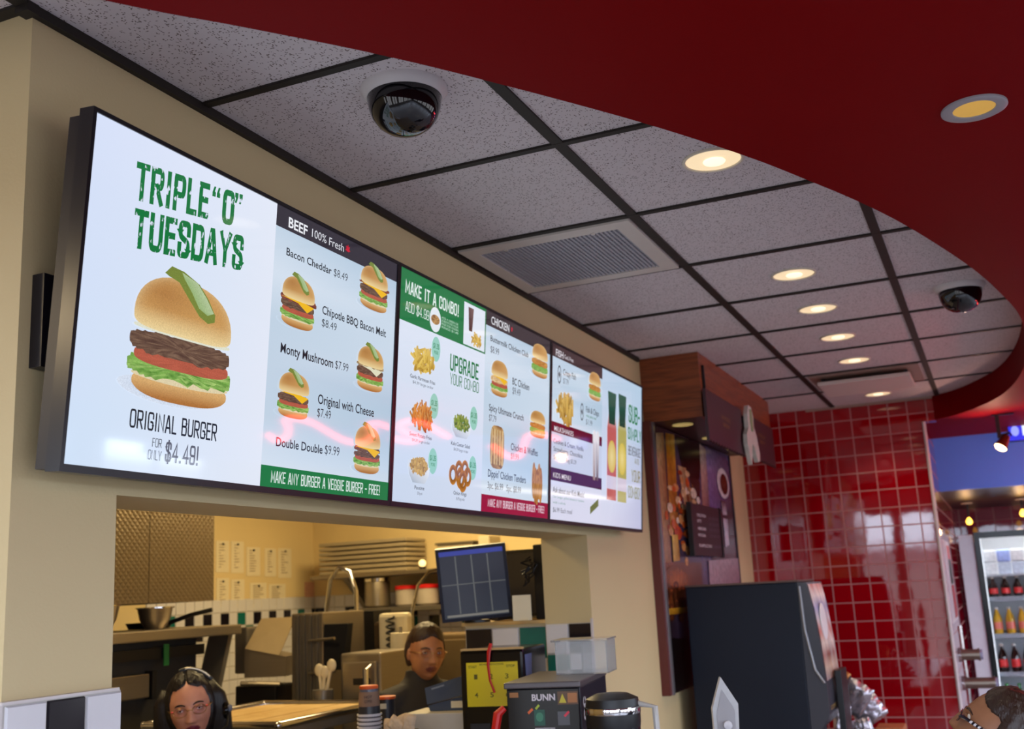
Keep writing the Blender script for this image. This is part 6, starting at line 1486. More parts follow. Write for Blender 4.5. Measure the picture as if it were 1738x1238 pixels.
# snack bags heaped in a wire stand
def crumple(m, c, size, seed, rot):
    rr = random.Random(seed); n1, n2 = 16, 12
    M_ = Matrix.Translation(c) @ rot.to_4x4()
    vs = []
    for side in (1, -1):
        for i in range(n1 + 1):
            for j in range(n2 + 1):
                u, v = i / n1 * 2 - 1, j / n2 * 2 - 1
                h = max(0.0, (1 - u ** 4) * (1 - v ** 4)) ** .5
                k = noise.noise(Vector((u * 3 + seed, v * 3, side * 2))) * 0.25
                vs.append(M_ @ Vector((u * size[0] * (1 - .08 * v * v), side * size[1] * h * (1 + k * 2) + k * 0.01, v * size[2] * (1 + .04 * math.sin(u * 9 + seed)))))
    fs = []
    off = (n1 + 1) * (n2 + 1)
    for s_ in (0, 1):
        for i in range(n1):
            for j in range(n2):
                q = [s_ * off + i * (n2 + 1) + j, s_ * off + (i + 1) * (n2 + 1) + j, s_ * off + (i + 1) * (n2 + 1) + j + 1, s_ * off + i * (n2 + 1) + j + 1]
                fs.append(tuple(q if s_ else q[::-1]))
    m.add(vs, fs)
foil = pm('printed_foil', rgb(186, 178, 186), 0.22, metal=0.75, var=0.45, scale=26, bump=0.6, bscale=40)
foil2 = pm('brown_foil', rgb(176, 112, 60), 0.3, metal=0.5, var=0.3, scale=30, bump=0.5, bscale=40)
pb = at(1455, 1200, 1, 4.35)
t = thing('snack_stand', 'dark stand holding shiny snack bags by the red wall', 'snack stand', (pb.x, 4.35, 0))
m = MB(); m.bx(pb.x - 0.16, pb.x + 0.06, 4.24, 4.5, 0.9005, 0.955, 0.01); m.obj('box', black_p, t)
m = MB(); m.bx(pb.x - 0.14, pb.x + 0.10, 4.20, 4.235, 0.9005, 0.96, 0.004); m.obj('front_lip', black_p, t)
for k, (u, v, sd, sz, rx, ry, lab, mt) in enumerate(((1428, 1158, 3, (.045, .02, .06), .2, .3, 'small brown and silver bag at the top of the snack heap', foil2), (1450, 1185, 5, (.075, .035, .095), .3, .6, 'large silver snack bag in the middle of the heap', foil), (1474, 1208, 8, (.065, .03, .085), .1, 1.0, 'silver snack bag leaning out at the right of the heap', foil),
                                              (1430, 1220, 9, (.045, .03, .075), -.2, .1, 'silver snack bag low at the left of the heap', foil), (1466, 1240, 12, (.05, .03, .06), .2, -.2, 'lowest silver snack bag of the heap', foil))):
    p = at(u, v, 1, (4.44, 4.34, 4.43, 4.25, 4.25)[k])
    m = MB(); crumple(m, p, sz, sd, Matrix.Rotation(ry, 3, 'Y') @ Matrix.Rotation(rx, 3, 'X'))
    tag(m.obj('snack_bag', mt, origin=p, smooth='all'), lab, 'snack bag', 'shiny snack bags on the stand')
pb2 = at(1512, 1232, 1, 4.5)
m = MB(); m.bx(pb2.x - 0.07, pb2.x + 0.07, 4.4, 4.6, 0.9005, pb2.z, 0.004)
tag(m.obj('cardboard_box', pm('brown_cardboard', rgb(176, 104, 64), 0.6), origin=(pb2.x, 4.5, 0.9)), 'plain brown box at the foot of the red wall, right of the snack bags', 'box')

# cups, till, carton, napkins on the pass shelf
c = dep(626, 1166, 3.75); ztop = c.z
t = thing('cup_stack', 'stack of white ringed paper cups topped by a kraft sleeved cup with orange rim', 'cups', (c.x, c.y, ON), 0, 'stacks of paper cups on the pass shelf')
base_top = dep(625, 1212, 3.75).z
k = 0; z = base_top
while z > ON + 0.02 and k < 30:
    m = MB(); m.lathe([(0.037, -0.010), (0.0405, -0.002), (0.043, -0.003), (0.043, 0.003), (0.039, 0.003)], (c.x, c.y, z), 28, cap=False); m.obj('cup_rim', pm('white_cup_paper', rgb(214, 210, 216), 0.5), t, smooth=True)
    z -= 0.0135; k += 1
m = MB(); m.cyl((c.x, c.y, ON + 0.001), (c.x, c.y, base_top), 0.036, 0.039, 24); m.obj('cup_wall', pm('grey_cup_paper', rgb(96, 92, 100), 0.5), t, smooth=True)
h_ = ztop - base_top
m = MB(); m.lathe([(0.0385, 0), (0.037, h_ * .28)], (c.x, c.y, base_top + .003), 28); m.obj('dark_cup', pm('charcoal_cup', rgb(44, 44, 52), 0.4), t, smooth=True)
m = MB(); m.lathe([(0.0372, h_ * .27), (0.0345, h_ * .80)], (c.x, c.y, base_top + .003), 28, cap=False); m.obj('kraft_sleeve', pm('kraft_sleeve', rgb(140, 110, 92), 0.7), t, smooth=True)
m = MB(); m.lathe([(0.0342, h_ * .28), (0.031, h_ * .93)], (c.x, c.y, base_top + .003), 28); m.obj('upper_cup', pm('silver_grey_cup', rgb(90, 92, 108), 0.3), t, smooth=True)
m = MB(); m.lathe([(0.031, 0), (0.033, 0.003), (0.033, 0.010), (0.030, 0.012), (0.0, 0.006)], (c.x, c.y, base_top + h_ * .92), 28, cap=False); m.obj('orange_rim', orange_p, t, smooth=True)
fdir = (CAM - c); fdir.z = 0; fdir.normalize(); sdir = Vector((-fdir.y, fdir.x, 0))
s6 = Sheet(c + fdir * 0.0372 - sdir * 0.02 + Vector((0, 0, base_top + h_ * .45 - c.z)), sdir, (0, 0, 1), fdir)
for k, wd in enumerate(('HOT', 'COFFEE')):
    m = MB(); s6.text(m, wd, 0.004, 0.03, 0.014 - 0.014 * k, 0.009, 0.001, (1, 1, 1, 1), 0.01); m.obj('sleeve_lettering', pm('brown_print', rgb(60, 44, 36), 0.6), t)
c = dep(656, 1184, 3.9)
t = thing('cup_stack', 'taller charcoal paper cups with orange rim behind the ringed cup stack', 'cups', (c.x, c.y, ON), 0, 'stacks of paper cups on the pass shelf')
m = MB(); m.cyl((c.x, c.y, ON + 0.001), (c.x, c.y, c.z - 0.004), 0.033, 0.030, 28); m.obj('cup_wall', pm('charcoal_cup', rgb(44, 44, 52), 0.4), t, smooth=True)
m = MB(); m.lathe([(0.030, 0), (0.033, 0.002), (0.033, 0.010), (0.029, 0.011), (0.0, 0.006)], (c.x, c.y, c.z - 0.006), 28, cap=False); m.obj('orange_rim', orange_p, t, smooth=True)
fdir = (CAM - c); fdir.z = 0; fdir.normalize(); sdir = Vector((-fdir.y, fdir.x, 0))
m = MB(); m.box(c + fdir * 0.0315 - sdir * 0.012 + Vector((0, 0, -0.028)), (0.022, 0.004, 0.018), Matrix.Rotation(math.atan2(sdir.y, sdir.x), 3, 'Z')); m.obj('size_label', paper, t)
# white carton with a slate-blue till on it
c = dep(686, 1212, 3.95); c2 = dep(800, 1208, 3.95)
t = thing('white_cabinet', 'white boxy stand under the slate blue till', 'stand', (c.x + 0.12, c.y + 0.1, ON))
m = MB(); m.bx(0, 0.235, 0, 0.20, 0.001, c.z - ON, 0.004); m.obj('body', pm('white_laminate', rgb(206, 200, 190), 0.45), t, local=True)
bpy.context.view_layer.update()
for ch in t.children: ch.location = (-0.12, -0.1, 0); ch.rotation_euler = (0, 0, 0.1)
zb5 = c.z
c3 = dep(752, 1178, 3.98)
t = thing('till', 'slate blue wedge shaped till standing on the white stand', 'till', (c3.x, c3.y + 0.06, zb5), 0.16)
slate = pm('slate_blue_plastic', rgb(64, 76, 98), 0.45, var=0.06)
m = MB(); m.prism([(-0.065, -0.05, 0.001), (0.075, -0.05, 0.001), (0.075, -0.05, 0.052), (-0.072, -0.05, 0.020)], (0, 0.12, 0)); m.obj('base', slate, t, local=True)
m = MB(); m.prism([(-0.074, -0.055, 0.024), (0.075, -0.055, 0.056), (0.078, -0.045, 0.118), (0.05, -0.045, 0.118), (-0.085, -0.045, 0.082)], (0, 0.11, 0)); m.obj('screen_housing', slate, t, local=True)
m = MB(); m.box((0.045, -0.052, 0.022), (0.055, 0.003, 0.024)); m.obj('label', paper, t, local=True)
m = MB(); m.box((-0.03, -0.057, 0.085), (0.05, 0.003, 0.006), Matrix.Rotation(-0.25, 3, 'Y')); m.obj('name_strip', pm('pale_slate', rgb(130, 140, 156), 0.4), t, local=True)
c = dep(680, 1232, 3.5)
t = thing('napkin_basket', 'dark basket of crumpled pale napkins before the white stand', 'basket', (c.x, c.y, ON))
m = MB(); m.cyl((c.x, c.y, ON + 0.001), (c.x, c.y, c.z - 0.015), 0.05, 0.06, 20); m.obj('basket', pm('dark_basket', rgb(40, 26, 24), 0.7), t, smooth=True)
for k in range(4):
    m = MB(); crumple(m, (c.x - 0.03 + 0.022 * k, c.y - 0.01 * (k % 2), c.z + 0.002 * k), (.032, .014, .022), k + 20, Matrix.Rotation(0.6 * k, 3, 'Y'))
    m.obj('crumpled_napkin', pm('crumpled_paper', rgb(206, 180, 150), 0.7, var=0.25, scale=60), t, smooth='all')
# ------------------------------------------------------------------ far right: spot lights, cooler, racks
def spot_track(c, lab):
    t = thing('track_light', lab, 'spot light', c)
    m = MB(); m.bx(c.x - 0.012, c.x + 0.012, c.y - 0.012, c.y + 0.012, c.z - 0.15, c.z, 0.002); m.obj('stem', black_p, t)
    m = MB(); m.bx(c.x - 0.03, c.x + 0.10, c.y - 0.015, c.y + 0.015, c.z - 0.008, c.z, 0.002); m.obj('track', black_p, t)
    m = MB(); m.cyl(c + v3(0.0405, 0.0000, -0.1418), c + v3(-0.0027, -0.0270, -0.2093), 0.022, 0.042); m.obj('lamp_head', pm('bronze_head', rgb(96, 60, 44), 0.3, metal=0.6), t, smooth=True)
    m = MB(); m.cyl(c + v3(-0.0028, -0.0271, -0.2094), c + v3(-0.0081, -0.0304, -0.2174), 0.037, 0.030); m.obj('lit_lens', pm('hot_lamp', rgb(255, 230, 180), 0.3, emit=rgb(255, 214, 150), estr=9), t, smooth=True)
    m = MB(); m.tube([c + v3(0.0000, 0.0000, -0.1350), c + v3(0.0607, 0.0000, -0.1215), c + v3(0.0675, 0.0000, -0.1418)], 0.007, 8); m.obj('yoke', black_p, t, smooth=True)
    l = bpy.data.lights.new('track_spot', 'SPOT'); l.energy = 8; l.color = (1.0, 0.5, 0.34); l.spot_size = 2.6; l.spot_blend = 0.7; l.shadow_soft_size = 0.02
    o = bpy.data.objects.new('track_spot', l); COL.objects.link(o); o.location = c + v3(-0.02, -0.05, -0.235); o.rotation_euler = (-2.6, 0.25, 0)
c = at(1691, 704, 2, CEIL - 0.155); c.z = CEIL - 0.155
spot_track(c, 'black track spotlight hanging from the curved bulkhead before the blue band')
zu = CEIL - 0.53
for (px_, py_, y_, lab) in ((1645, 885, 8.2, 'glowing amber pendant bulb above the left edge of the drinks cooler'), (1736, 871, 8.2, 'glowing amber pendant bulb at the right edge of the view')):
    p = at(px_, py_, 1, y_)
    t = thing('pendant_bulb', lab, 'pendant light', (p.x, p.y, zu), 0, 'amber pendant bulbs under the dark ceiling')
    m = MB(); m.cyl((p.x, p.y, p.z + 0.03), (p.x, p.y, zu), 0.006); m.obj('cord', black_p, t, smooth=True)
    m = MB(); m.lathe([(0.045, 0), (0.05, 0.008), (0.03, 0.015), (0.0, 0.016)], (p.x, p.y, zu - 0.016), 20); m.obj('canopy', pm('pale_canopy', rgb(160, 140, 130), 0.4), t, smooth=True)
    m = MB(); m.lathe([(0.0, -0.03), (0.018, -0.026), (0.026, -0.010), (0.022, 0.010), (0.012, 0.022), (0.010, 0.03)], p, 20, cap=False); m.obj('bulb', pm('amber_bulb', rgb(255, 200, 90), 0.3, emit=rgb(255, 190, 70), estr=4.5), t, smooth=True)
    l = bpy.data.lights.new('pendant', 'POINT'); l.energy = 1.2; l.color = (1, .6, .3); l.shadow_soft_size = 0.04
    o = bpy.data.objects.new('pendant', l); COL.objects.link(o); o.location = p + v3(0, -0.08, -0.08)
# hung blue display by the spotlight
c = at(1738, 733, 1, 6.3)
t = thing('hung_display', 'bright blue and white display hung under the bulkhead at the right edge', 'screen', (c.x, 6.3, CEIL - 0.155))
m = MB(); m.bx(c.x - 0.10, c.x + 0.17, 6.3, 6.34, c.z - 0.06, c.z + 0.06, 0.004); m.obj('case', black_p, t)
m = MB(); m.cyl((c.x + 0.1, 6.32, c.z + 0.06), (c.x + 0.1, 6.32, CEIL - 0.1555), 0.012); m.obj('drop_rod', black_p, t, smooth=True)
s7 = Sheet((c.x - 0.095, 6.2995, c.z - 0.055), (1, 0, 0), (0, 0, 1), (0, -1, 0)); m = MB()
s7.rect(m, 0, .26, 0, .11, .001, rgb(40, 50, 220)); s7.fan(m, ell(.04, .065, .025, .035, 16), .0015, lambda a, b, k: rgb(150, 160, 255), 1); s7.rect(m, .085, .16, .03, .105, .0015, rgb(226, 236, 255)); s7.rect(m, .19, .25, .03, .10, .0015, rgb(200, 214, 255))
m.obj('screen', picture_mat('blue_display_picture', 1.2, 0.3), t)
# white return board, cup dispensers
t = thing('wall_board', 'narrow white board with red and black stripes on the tiled wall return', 'board', (1.172, 6.0, CEIL - 1.42))
m = MB(); m.bx(1.1705, 1.188, 5.60, 6.45, CEIL - 1.42, CEIL - 0.90, 0.003); m.obj('board', pm('white_board', rgb(214, 210, 216), 0.4), t)
for k, (z0_, z1_, mt) in enumerate(((CEIL - 1.02, CEIL - 0.93, red_p), (CEIL - 1.18, CEIL - 1.02, black_p), (CEIL - 1.40, CEIL - 1.19, pm('rose_stripe', rgb(176, 60, 70), 0.4)))):
    m = MB(); m.bx(1.1882, 1.190, 6.05, 6.42, z0_, z1_); m.obj('stripe', mt, t)
for k, (px_, py_, le, lab) in enumerate(((1632, 1112, .12, 'upper chrome tube cup dispenser on the wall return'), (1642, 1160, .19, 'lower chrome tube cup dispenser on the wall return'))):
    p = at(px_, py_, 1, 6.0); p.x = 1.175
    t = thing('cup_dispenser', lab, 'cup dispenser', p, 0, 'chrome cup dispensers on the wall return')
    m = MB(); m.lathe([(0.045, 0), (0.045, 0.02)], p, 24, axis=(1, 0, 0)); m.obj('collar', chrome, t, smooth=True)
    m = MB(); m.lathe([(0.034, 0.02), (0.034, le), (0.040, le), (0.040, le + 0.012)], p, 24, axis=(1, 0, 0)); m.obj('tube', steel, t, smooth=True)
    m = MB(); m.lathe([(0.03, 0.0), (0.034, 0.016), (0.0, 0.014)], p + v3(le + .012, 0, 0), 24, axis=(1, 0, 0), cap=False); m.obj('cup', pm('paper_cup_blue_print', rgb(170, 176, 206), 0.5, var=0.4, scale=40), t, smooth=True)
m = MB(); m.cyl((1.21, 6.05, 0.0), (1.205, 6.05, CEIL - 1.45), 0.014)
tag(m.obj('chrome_post', chrome, origin=(1.21, 6.05, 0), smooth=True), 'slim chrome post standing along the wall return', 'post')

# drinks cooler -------------------------------------------------------------------------------
xa, xb, yf, yb_, zt6 = 1.325, 2.15, 8.0, 8.7, CEIL - 0.795
t = thing('drinks_cooler', 'tall lit black framed drinks cooler full of bottles', 'cooler', ((xa + xb) / 2, 8.35, 0))
m = MB(); m.bx(xa, xa + 0.03, yf + 0.03, yb_, 0, zt6); m.bx(xb - 0.03, xb, yf + 0.03, yb_, 0, zt6); m.bx(xa + 0.03, xb - 0.03, yf + 0.03, yb_, zt6 - 0.03, zt6); m.bx(xa + 0.03, xb - 0.03, yf + 0.03, yb_, 0, 0.15); m.obj('cabinet', black_p, t)
m = MB(); m.bx(xa + 0.03, xb - 0.03, yb_ - 0.03, yb_ - 0.001, 0.15, zt6 - 0.03); m.obj('back_panel', pm('white_liner', rgb(226, 226, 230), 0.4), t)
m = MB(); m.bx(xa, xa + 0.045, yf, yf + 0.03, 0.1, zt6); m.bx(xb - 0.045, xb, yf, yf + 0.03, 0.1, zt6); m.bx(xa + 0.045, xb - 0.045, yf, yf + 0.03, zt6 - 0.05, zt6); m.bx(xa + 0.045, xb - 0.045, yf, yf + 0.03, 0.1, 0.16); dr = m.obj('door', black_g, t)
m = MB(); m.bx(xa + 0.046, xb - 0.046, yf + 0.012, yf + 0.017, 0.161, zt6 - 0.051); m.obj('door_glass', pm('cooler_glass', (1, 1, 1, 1), 0.02, trans=1.0, ior=1.05, var=0), t, dr)
shelves = [at(1690, 1205, 1, 8.2).z - 0.02, at(1690, 1140, 1, 8.2).z, at(1690, 1076, 1, 8.2).z, at(1690, 1014, 1, 8.2).z]
for z in shelves:
    m = MB(); m.bx(xa + 0.031, xb - 0.031, yf + 0.06, yb_ - 0.04, z - 0.012, z); m.obj('shelf', pm('pale_shelf', rgb(190, 194, 200), 0.4), t)
    m = MB(); m.bx(xa + 0.05, xb - 0.05, yf + 0.045, yf + 0.06, z - 0.03, z + 0.006); m.obj('price_strip', pm('price_strip', rgb(150, 158, 166), 0.4, var=0.3, scale=50), t)
m = MB(); m.bx(xa + 0.032, xa + 0.05, yf + 0.04, yf + 0.055, 0.2, zt6 - 0.05); m.obj('lamp_tube', pm('cooler_lamp', rgb(240, 246, 255), 0.4, emit=rgb(236, 244, 255), estr=1.5), t)
area('cooler_light', ((xa + xb) / 2, yf + 0.10, zt6 - 0.06), (0.5, 0, 0), 0.7, 7, (0.95, 0.98, 1.0), 0.08)
glass_dark = pm('dark_cola_glass', rgb(40, 18, 14), 0.15, var=0.2)
bottle_kinds = {
 'cola': (glass_dark, pm('red_bottle_label', rgb(206, 40, 40), 0.4), pm('pale_cap', rgb(216, 206, 196), 0.4)),
 'juice': (pm('amber_juice', rgb(196, 150, 40), 0.2), pm('pink_label', rgb(214, 110, 90), 0.4), pm('pale_cap', rgb(216, 206, 196), 0.4)),
 'lime': (pm('lime_drink', rgb(150, 170, 40), 0.2), pm('yellow_label', rgb(206, 196, 80), 0.4), pm('pale_cap', rgb(216, 206, 196), 0.4)),
 'green': (pm('green_soda', rgb(40, 110, 50), 0.2), pm('pale_green_label', rgb(150, 186, 120), 0.4), pm('green_cap', rgb(60, 130, 60), 0.4)),
}
rows = [(shelves[0], ['green'] * 8, 'bottom visible', .23), (shelves[1], ['cola'] * 8, 'cola', .22), (shelves[2], ['juice', 'juice', 'juice', 'juice', 'lime', 'lime', 'lime', 'juice'], 'juice', .21), (shelves[3], ['cola', 'cola', 'cola', 'juice', 'cola', 'cola', 'juice', 'cola'], 'small', .16)]
protos = {}
pos_w = ['leftmost', 'second from the left', 'third from the left', 'fourth from the left', 'fifth from the left', 'sixth from the left', 'seventh from the left', 'rightmost']
desc = ['green soda bottle on the lowest shelf in sight of the cooler, ', 'red label cola bottle on the second lowest cooler shelf, ', 'juice bottle on the middle cooler shelf, ', 'small bottle on the shelf below the cooler packets, ']
for ri, (z, kinds, _, hgt) in enumerate(rows):
    for k, kd in enumerate(kinds):
        x = xa + 0.095 + k * 0.092; y = yf + 0.12
        key = (kd, hgt)
        if key not in protos:
            b, lb, cp = bottle_kinds[kd]
            t = thing('drink_bottle', 'x', 'bottle', (x, y, z + 0.001))
            r = 0.034
            m = MB(); m.lathe([(r * .9, 0), (r, 0.01), (r, hgt * .55), (r * .8, hgt * .66), (r * .38, hgt * .86), (r * .36, hgt * .95)], (x, y, z + 0.001), 14); m.obj('glass', b, t, smooth=True)
            m = MB(); m.lathe([(r * 1.02, hgt * .18), (r * 1.02, hgt * .45)], (x, y, z + 0.001), 14, cap=False); m.obj('label', lb, t, smooth=True)
            m = MB(); m.lathe([(r * .44, hgt * .93), (r * .44, hgt), (0, hgt)], (x, y, z + 0.001), 12); m.obj('cap', cp, t, smooth=True)
            protos[key] = t
        else:
            t = copy_tree(protos[key]); t.location = (x, y, z + 0.001)
        nm = desc[ri] if ri != 2 else ('amber juice' if kd == 'juice' else 'lime yellow') + ' bottle on the middle cooler shelf, '
        t['label'] = nm + pos_w[k]; t['group'] = 'bottles in the drinks cooler'
# packets on the top shelf
pk = [rgb(226, 226, 232), rgb(206, 60, 66), rgb(226, 230, 236), rgb(150, 166, 220), rgb(70, 150, 90), rgb(206, 186, 160), rgb(196, 206, 230), rgb(214, 90, 80)]
zt7 = shelves[3] + 0.18
m = MB(); m.bx(xa + 0.031, xb - 0.031, yf + 0.06, yb_ - 0.04, zt7 - 0.012, zt7); m.obj('shelf', pm('pale_shelf', rgb(190, 194, 200), 0.4), bpy.data.objects['drinks_cooler'])
rd = random.Random(21); n = 0
cw = ['white', 'red', 'pale white', 'blue', 'green', 'tan', 'light blue', 'coral']
for j in range(3):
    for k in range(7):
        ci = rd.randrange(8); x = xa + 0.10 + k * 0.105; h_ = 0.10
        z = zt7 + 0.001 + j * (h_ + 0.001)
        if z + h_ > zt6 - 0.06: continue
        m = MB(); m.bx(x - 0.050, x + 0.050, yf + 0.09, yf + 0.15, z, z + h_, 0.012)
        tag(m.obj('drink_packet', pm('packet_%d' % ci, pk[ci], 0.35, var=0.4, scale=34), origin=(x, yf + .12, z)), cw[ci] + ' packet in the cooler top, ' + ('bottom', 'middle', 'top')[j] + ' row, ' + pos_w[k], 'packet', 'packets in the lit top of the cooler')
# white side cabinet between the return and the cooler
t = thing('side_panel', 'plain white upright panel filling the gap left of the drinks cooler', 'panel', (1.26, 8.2, 0))
m = MB(); m.bx(1.205, 1.322, 8.02, 8.10, 0, CEIL - 0.81, 0.004); m.obj('panel', pm('white_side_panel', rgb(206, 204, 210), 0.4), t)
m = MB(); m.bx(1.205, 1.322, 8.10, 8.6, 0, 0.1); m.obj('foot', black_p, t)
area('back_room_fill', (2.6, 7.9, CEIL - 0.56), (0, 0, 0), 1.2, 14, (1.0, 0.86, 0.76), 1.2)  # added unseen fill to brighten the area round the cooler
area('blue_band_fill', (2.6, 6.0, CEIL - 1.5), (1.9, 0, 0), 0.8, 22, (0.7, 0.8, 1.0), 0.3)  # added fill in mid-air, aimed at the blue band to brighten it

# red neon lettering across the room, seen mirrored in the menu screens
neon = pm('red_neon', rgb(255, 60, 70), 0.3, emit=(1.0, 0.06, 0.07, 1), estr=24)
def mirror(u, v, X):
    d = ray(u, v); k = (SO - CAM).dot(EN) / d.dot(EN); P = CAM + d * k; r = d - EN * (2 * d.dot(EN))
    return P + r * ((X - P.x) / r.x)
t = thing('neon_sign', 'red neon script sign hanging across the room', 'neon sign', (2.3, 4.5, 2.5))
for X, pts in ((2.30, [(455, 738), (470, 748), (486, 742), (490, 726), (484, 713), (500, 710), (530, 718), (560, 735), (585, 748), (610, 752), (628, 744), (634, 731), (624, 722), (642, 719), (662, 727)]),
               (2.30, [(668, 745), (700, 750), (711, 743), (690, 735), (680, 723), (694, 715), (720, 720), (745, 733), (760, 742)]), (1.97, [(836, 757), (850, 768), (866, 776), (880, 775), (888, 762), (895, 742), (912, 736), (931, 735)]),
               (1.97, [(938, 742), (960, 752), (978, 760), (986, 752)])):
    g = [mirror(u, v, X) for u, v in pts]
    for q in g: q.z = min(q.z, CEIL - 0.17)
    g2 = []
    for i in range(len(g) - 1):
        p0, p1, p2, p3 = g[max(0, i - 1)], g[i], g[i + 1], g[min(len(g) - 1, i + 2)]
        for k in range(4):
            s_ = k / 4; g2.append(0.5 * ((2 * p1) + (p2 - p0) * s_ + (2 * p0 - 5 * p1 + 4 * p2 - p3) * s_ ** 2 + (3 * p1 - p0 - 3 * p2 + p3) * s_ ** 3))
    g2.append(g[-1])
    m = MB(); m.tube(g2, 0.013, 8); m.obj('neon_tube', neon, t, smooth=True)
    for q in (g[1], g[-2]):
        m = MB(); m.tube([q, (q.x, q.y, CEIL - 0.1555)], 0.003, 6); m.obj('hanger', steel_d, t)
# ------------------------------------------------------------------ people
def skin_mat(name, c, lip):
    m = bpy.data.materials.new(name); m.use_nodes = True
    nt = m.node_tree; N = nt.nodes; L = nt.links; b = N['Principled BSDF']
    a = N.new('ShaderNodeVertexColor'); a.layer_name = 'Col'
    tc = N.new('ShaderNodeTexCoord'); nz = N.new('ShaderNodeTexNoise'); nz.inputs['Scale'].default_value = 30; nz.inputs['Detail'].default_value = 5
    L.new(tc.outputs['Object'], nz.inputs['Vector'])
    mx = N.new('ShaderNodeMix'); mx.data_type = 'RGBA'; mx.inputs[0].default_value = 0.25; mx.blend_type = 'OVERLAY'
    L.new(a.outputs['Color'], mx.inputs[6]); L.new(nz.outputs['Fac'], mx.inputs[7]); L.new(mx.outputs[2], b.inputs['Base Color'])
    b.inputs['Roughness'].default_value = 0.48
    b.inputs['Subsurface Weight'].default_value = 0.12; b.inputs['Subsurface Radius'].default_value = (0.012, 0.005, 0.003)
    return m
def hair_mat(name, c):
    m = pm(name, c, 0.38, var=0.5, scale=1.0)
    nt = m.node_tree; N = nt.nodes; L = nt.links; b = N['Principled BSDF']
    tc = N.new('ShaderNodeTexCoord'); mp = N.new('ShaderNodeMapping'); mp.inputs['Scale'].default_value = (260, 260, 18)
    L.new(tc.outputs['Object'], mp.inputs[0]); nz = N.new('ShaderNodeTexNoise'); nz.inputs['Scale'].default_value = 1; nz.inputs['Detail'].default_value = 3
    L.new(mp.outputs[0], nz.inputs['Vector']); bp = N.new('ShaderNodeBump'); bp.inputs['Strength'].default_value = 0.7; bp.inputs['Distance'].default_value = 0.004
    L.new(nz.outputs['Fac'], bp.inputs['Height']); L.new(bp.outputs[0], b.inputs['Normal'])
    return m
def G(x, s): return math.exp(-(x / s) ** 2)
def head_point(d, plump=0.0):
    """skull and face: d unit direction, -y forwards, origin in the middle of the head"""
    x, y, z = d
    px_, py_, pz_ = x * 0.076, y * 0.094, z * 0.117
    if z < 0:
        k = (-z) ** 1.6
        px_ *= 1 - (0.34 - 0.12 * plump) * k
        py_ *= 1 - 0.10 * k if y < 0 else 1 - 0.28 * k
        if y < 0: py_ -= 0.006 * k
    else:
        py_ *= 1 + 0.05 * z if y > 0 else 1.0
    if y < -0.15:
        f = min(1, (-y - 0.15) / 0.35)
        X, Zh = px_, pz_
        dy = 0
        ridge = max(0.0, min(1.0, (0.022 - Zh) / 0.058)) if Zh > -0.036 else max(0.0, 1 - (-0.036 - Zh) / 0.010)
        dy -= 0.025 * G(X, 0.0105 + 0.004 * ridge) * ridge ** 0.9
        dy -= 0.008 * (G(abs(X) - 0.012, 0.006)) * G(Zh + 0.036, 0.008)
        dy += 0.0115 * G(abs(X) - 0.031, 0.017) * G(Zh - 0.006, 0.013)
        dy -= 0.0030 * G(Zh - 0.027, 0.008) * (1 if abs(X) < 0.05 else 0.3) * (1 - 0.5 * G(X, 0.008))
        dy -= (0.006 + 0.004 * plump) * G(abs(X) - 0.042, 0.020) * G(Zh + 0.028, 0.022)
        dy -= 0.0075 * G(X, 0.022) * (G(Zh + 0.056, 0.0055) + 1.1 * G(Zh + 0.069, 0.0065))
        dy += 0.004 * G(X, 0.020) * G(Zh + 0.0625, 0.0022)
        dy -= 0.004 * G(X, 0.03) * G(Zh + 0.062, 0.02)
        dy -= 0.010 * G(X, 0.020) * G(Zh + 0.096, 0.015)
        dy += 0.003 * G(X, 0.016) * G(Zh + 0.081, 0.005)
        py_ += dy * f
    return Vector((px_, py_, pz_))
def sphere_dirs(nu, nv):
    for i in range(nv + 1):
        th = PI * i / nv
        for k in range(nu):
            a = 2 * PI * k / nu
            yield Vector((math.sin(th) * math.sin(a), -math.sin(th) * math.cos(a), math.cos(th)))
def grid_faces(nu, nv):
    return [(i * nu + k, i * nu + (k + 1) % nu, (i + 1) * nu + (k + 1) % nu, (i + 1) * nu + k) for i in range(nv) for k in range(nu)]
def rings(m, lst, n=28):
    """loft through ellipses (centre, rx, ry) lying level"""
    vs = []; fs = []
    for c, rx, ry in lst:
        for k in range(n):
            a = 2 * PI * k / n; vs.append(Vector(c) + Vector((rx * math.cos(a), ry * math.sin(a), 0)))
    for i in range(len(lst) - 1):
        for k in range(n):
            j = (k + 1) % n; fs.append((i * n + k, i * n + j, (i + 1) * n + j, (i + 1) * n + k))
    fs.append(tuple(range(n - 1, -1, -1))); fs.append(tuple((len(lst) - 1) * n + k for k in range(n)))
    m.add(vs, fs)
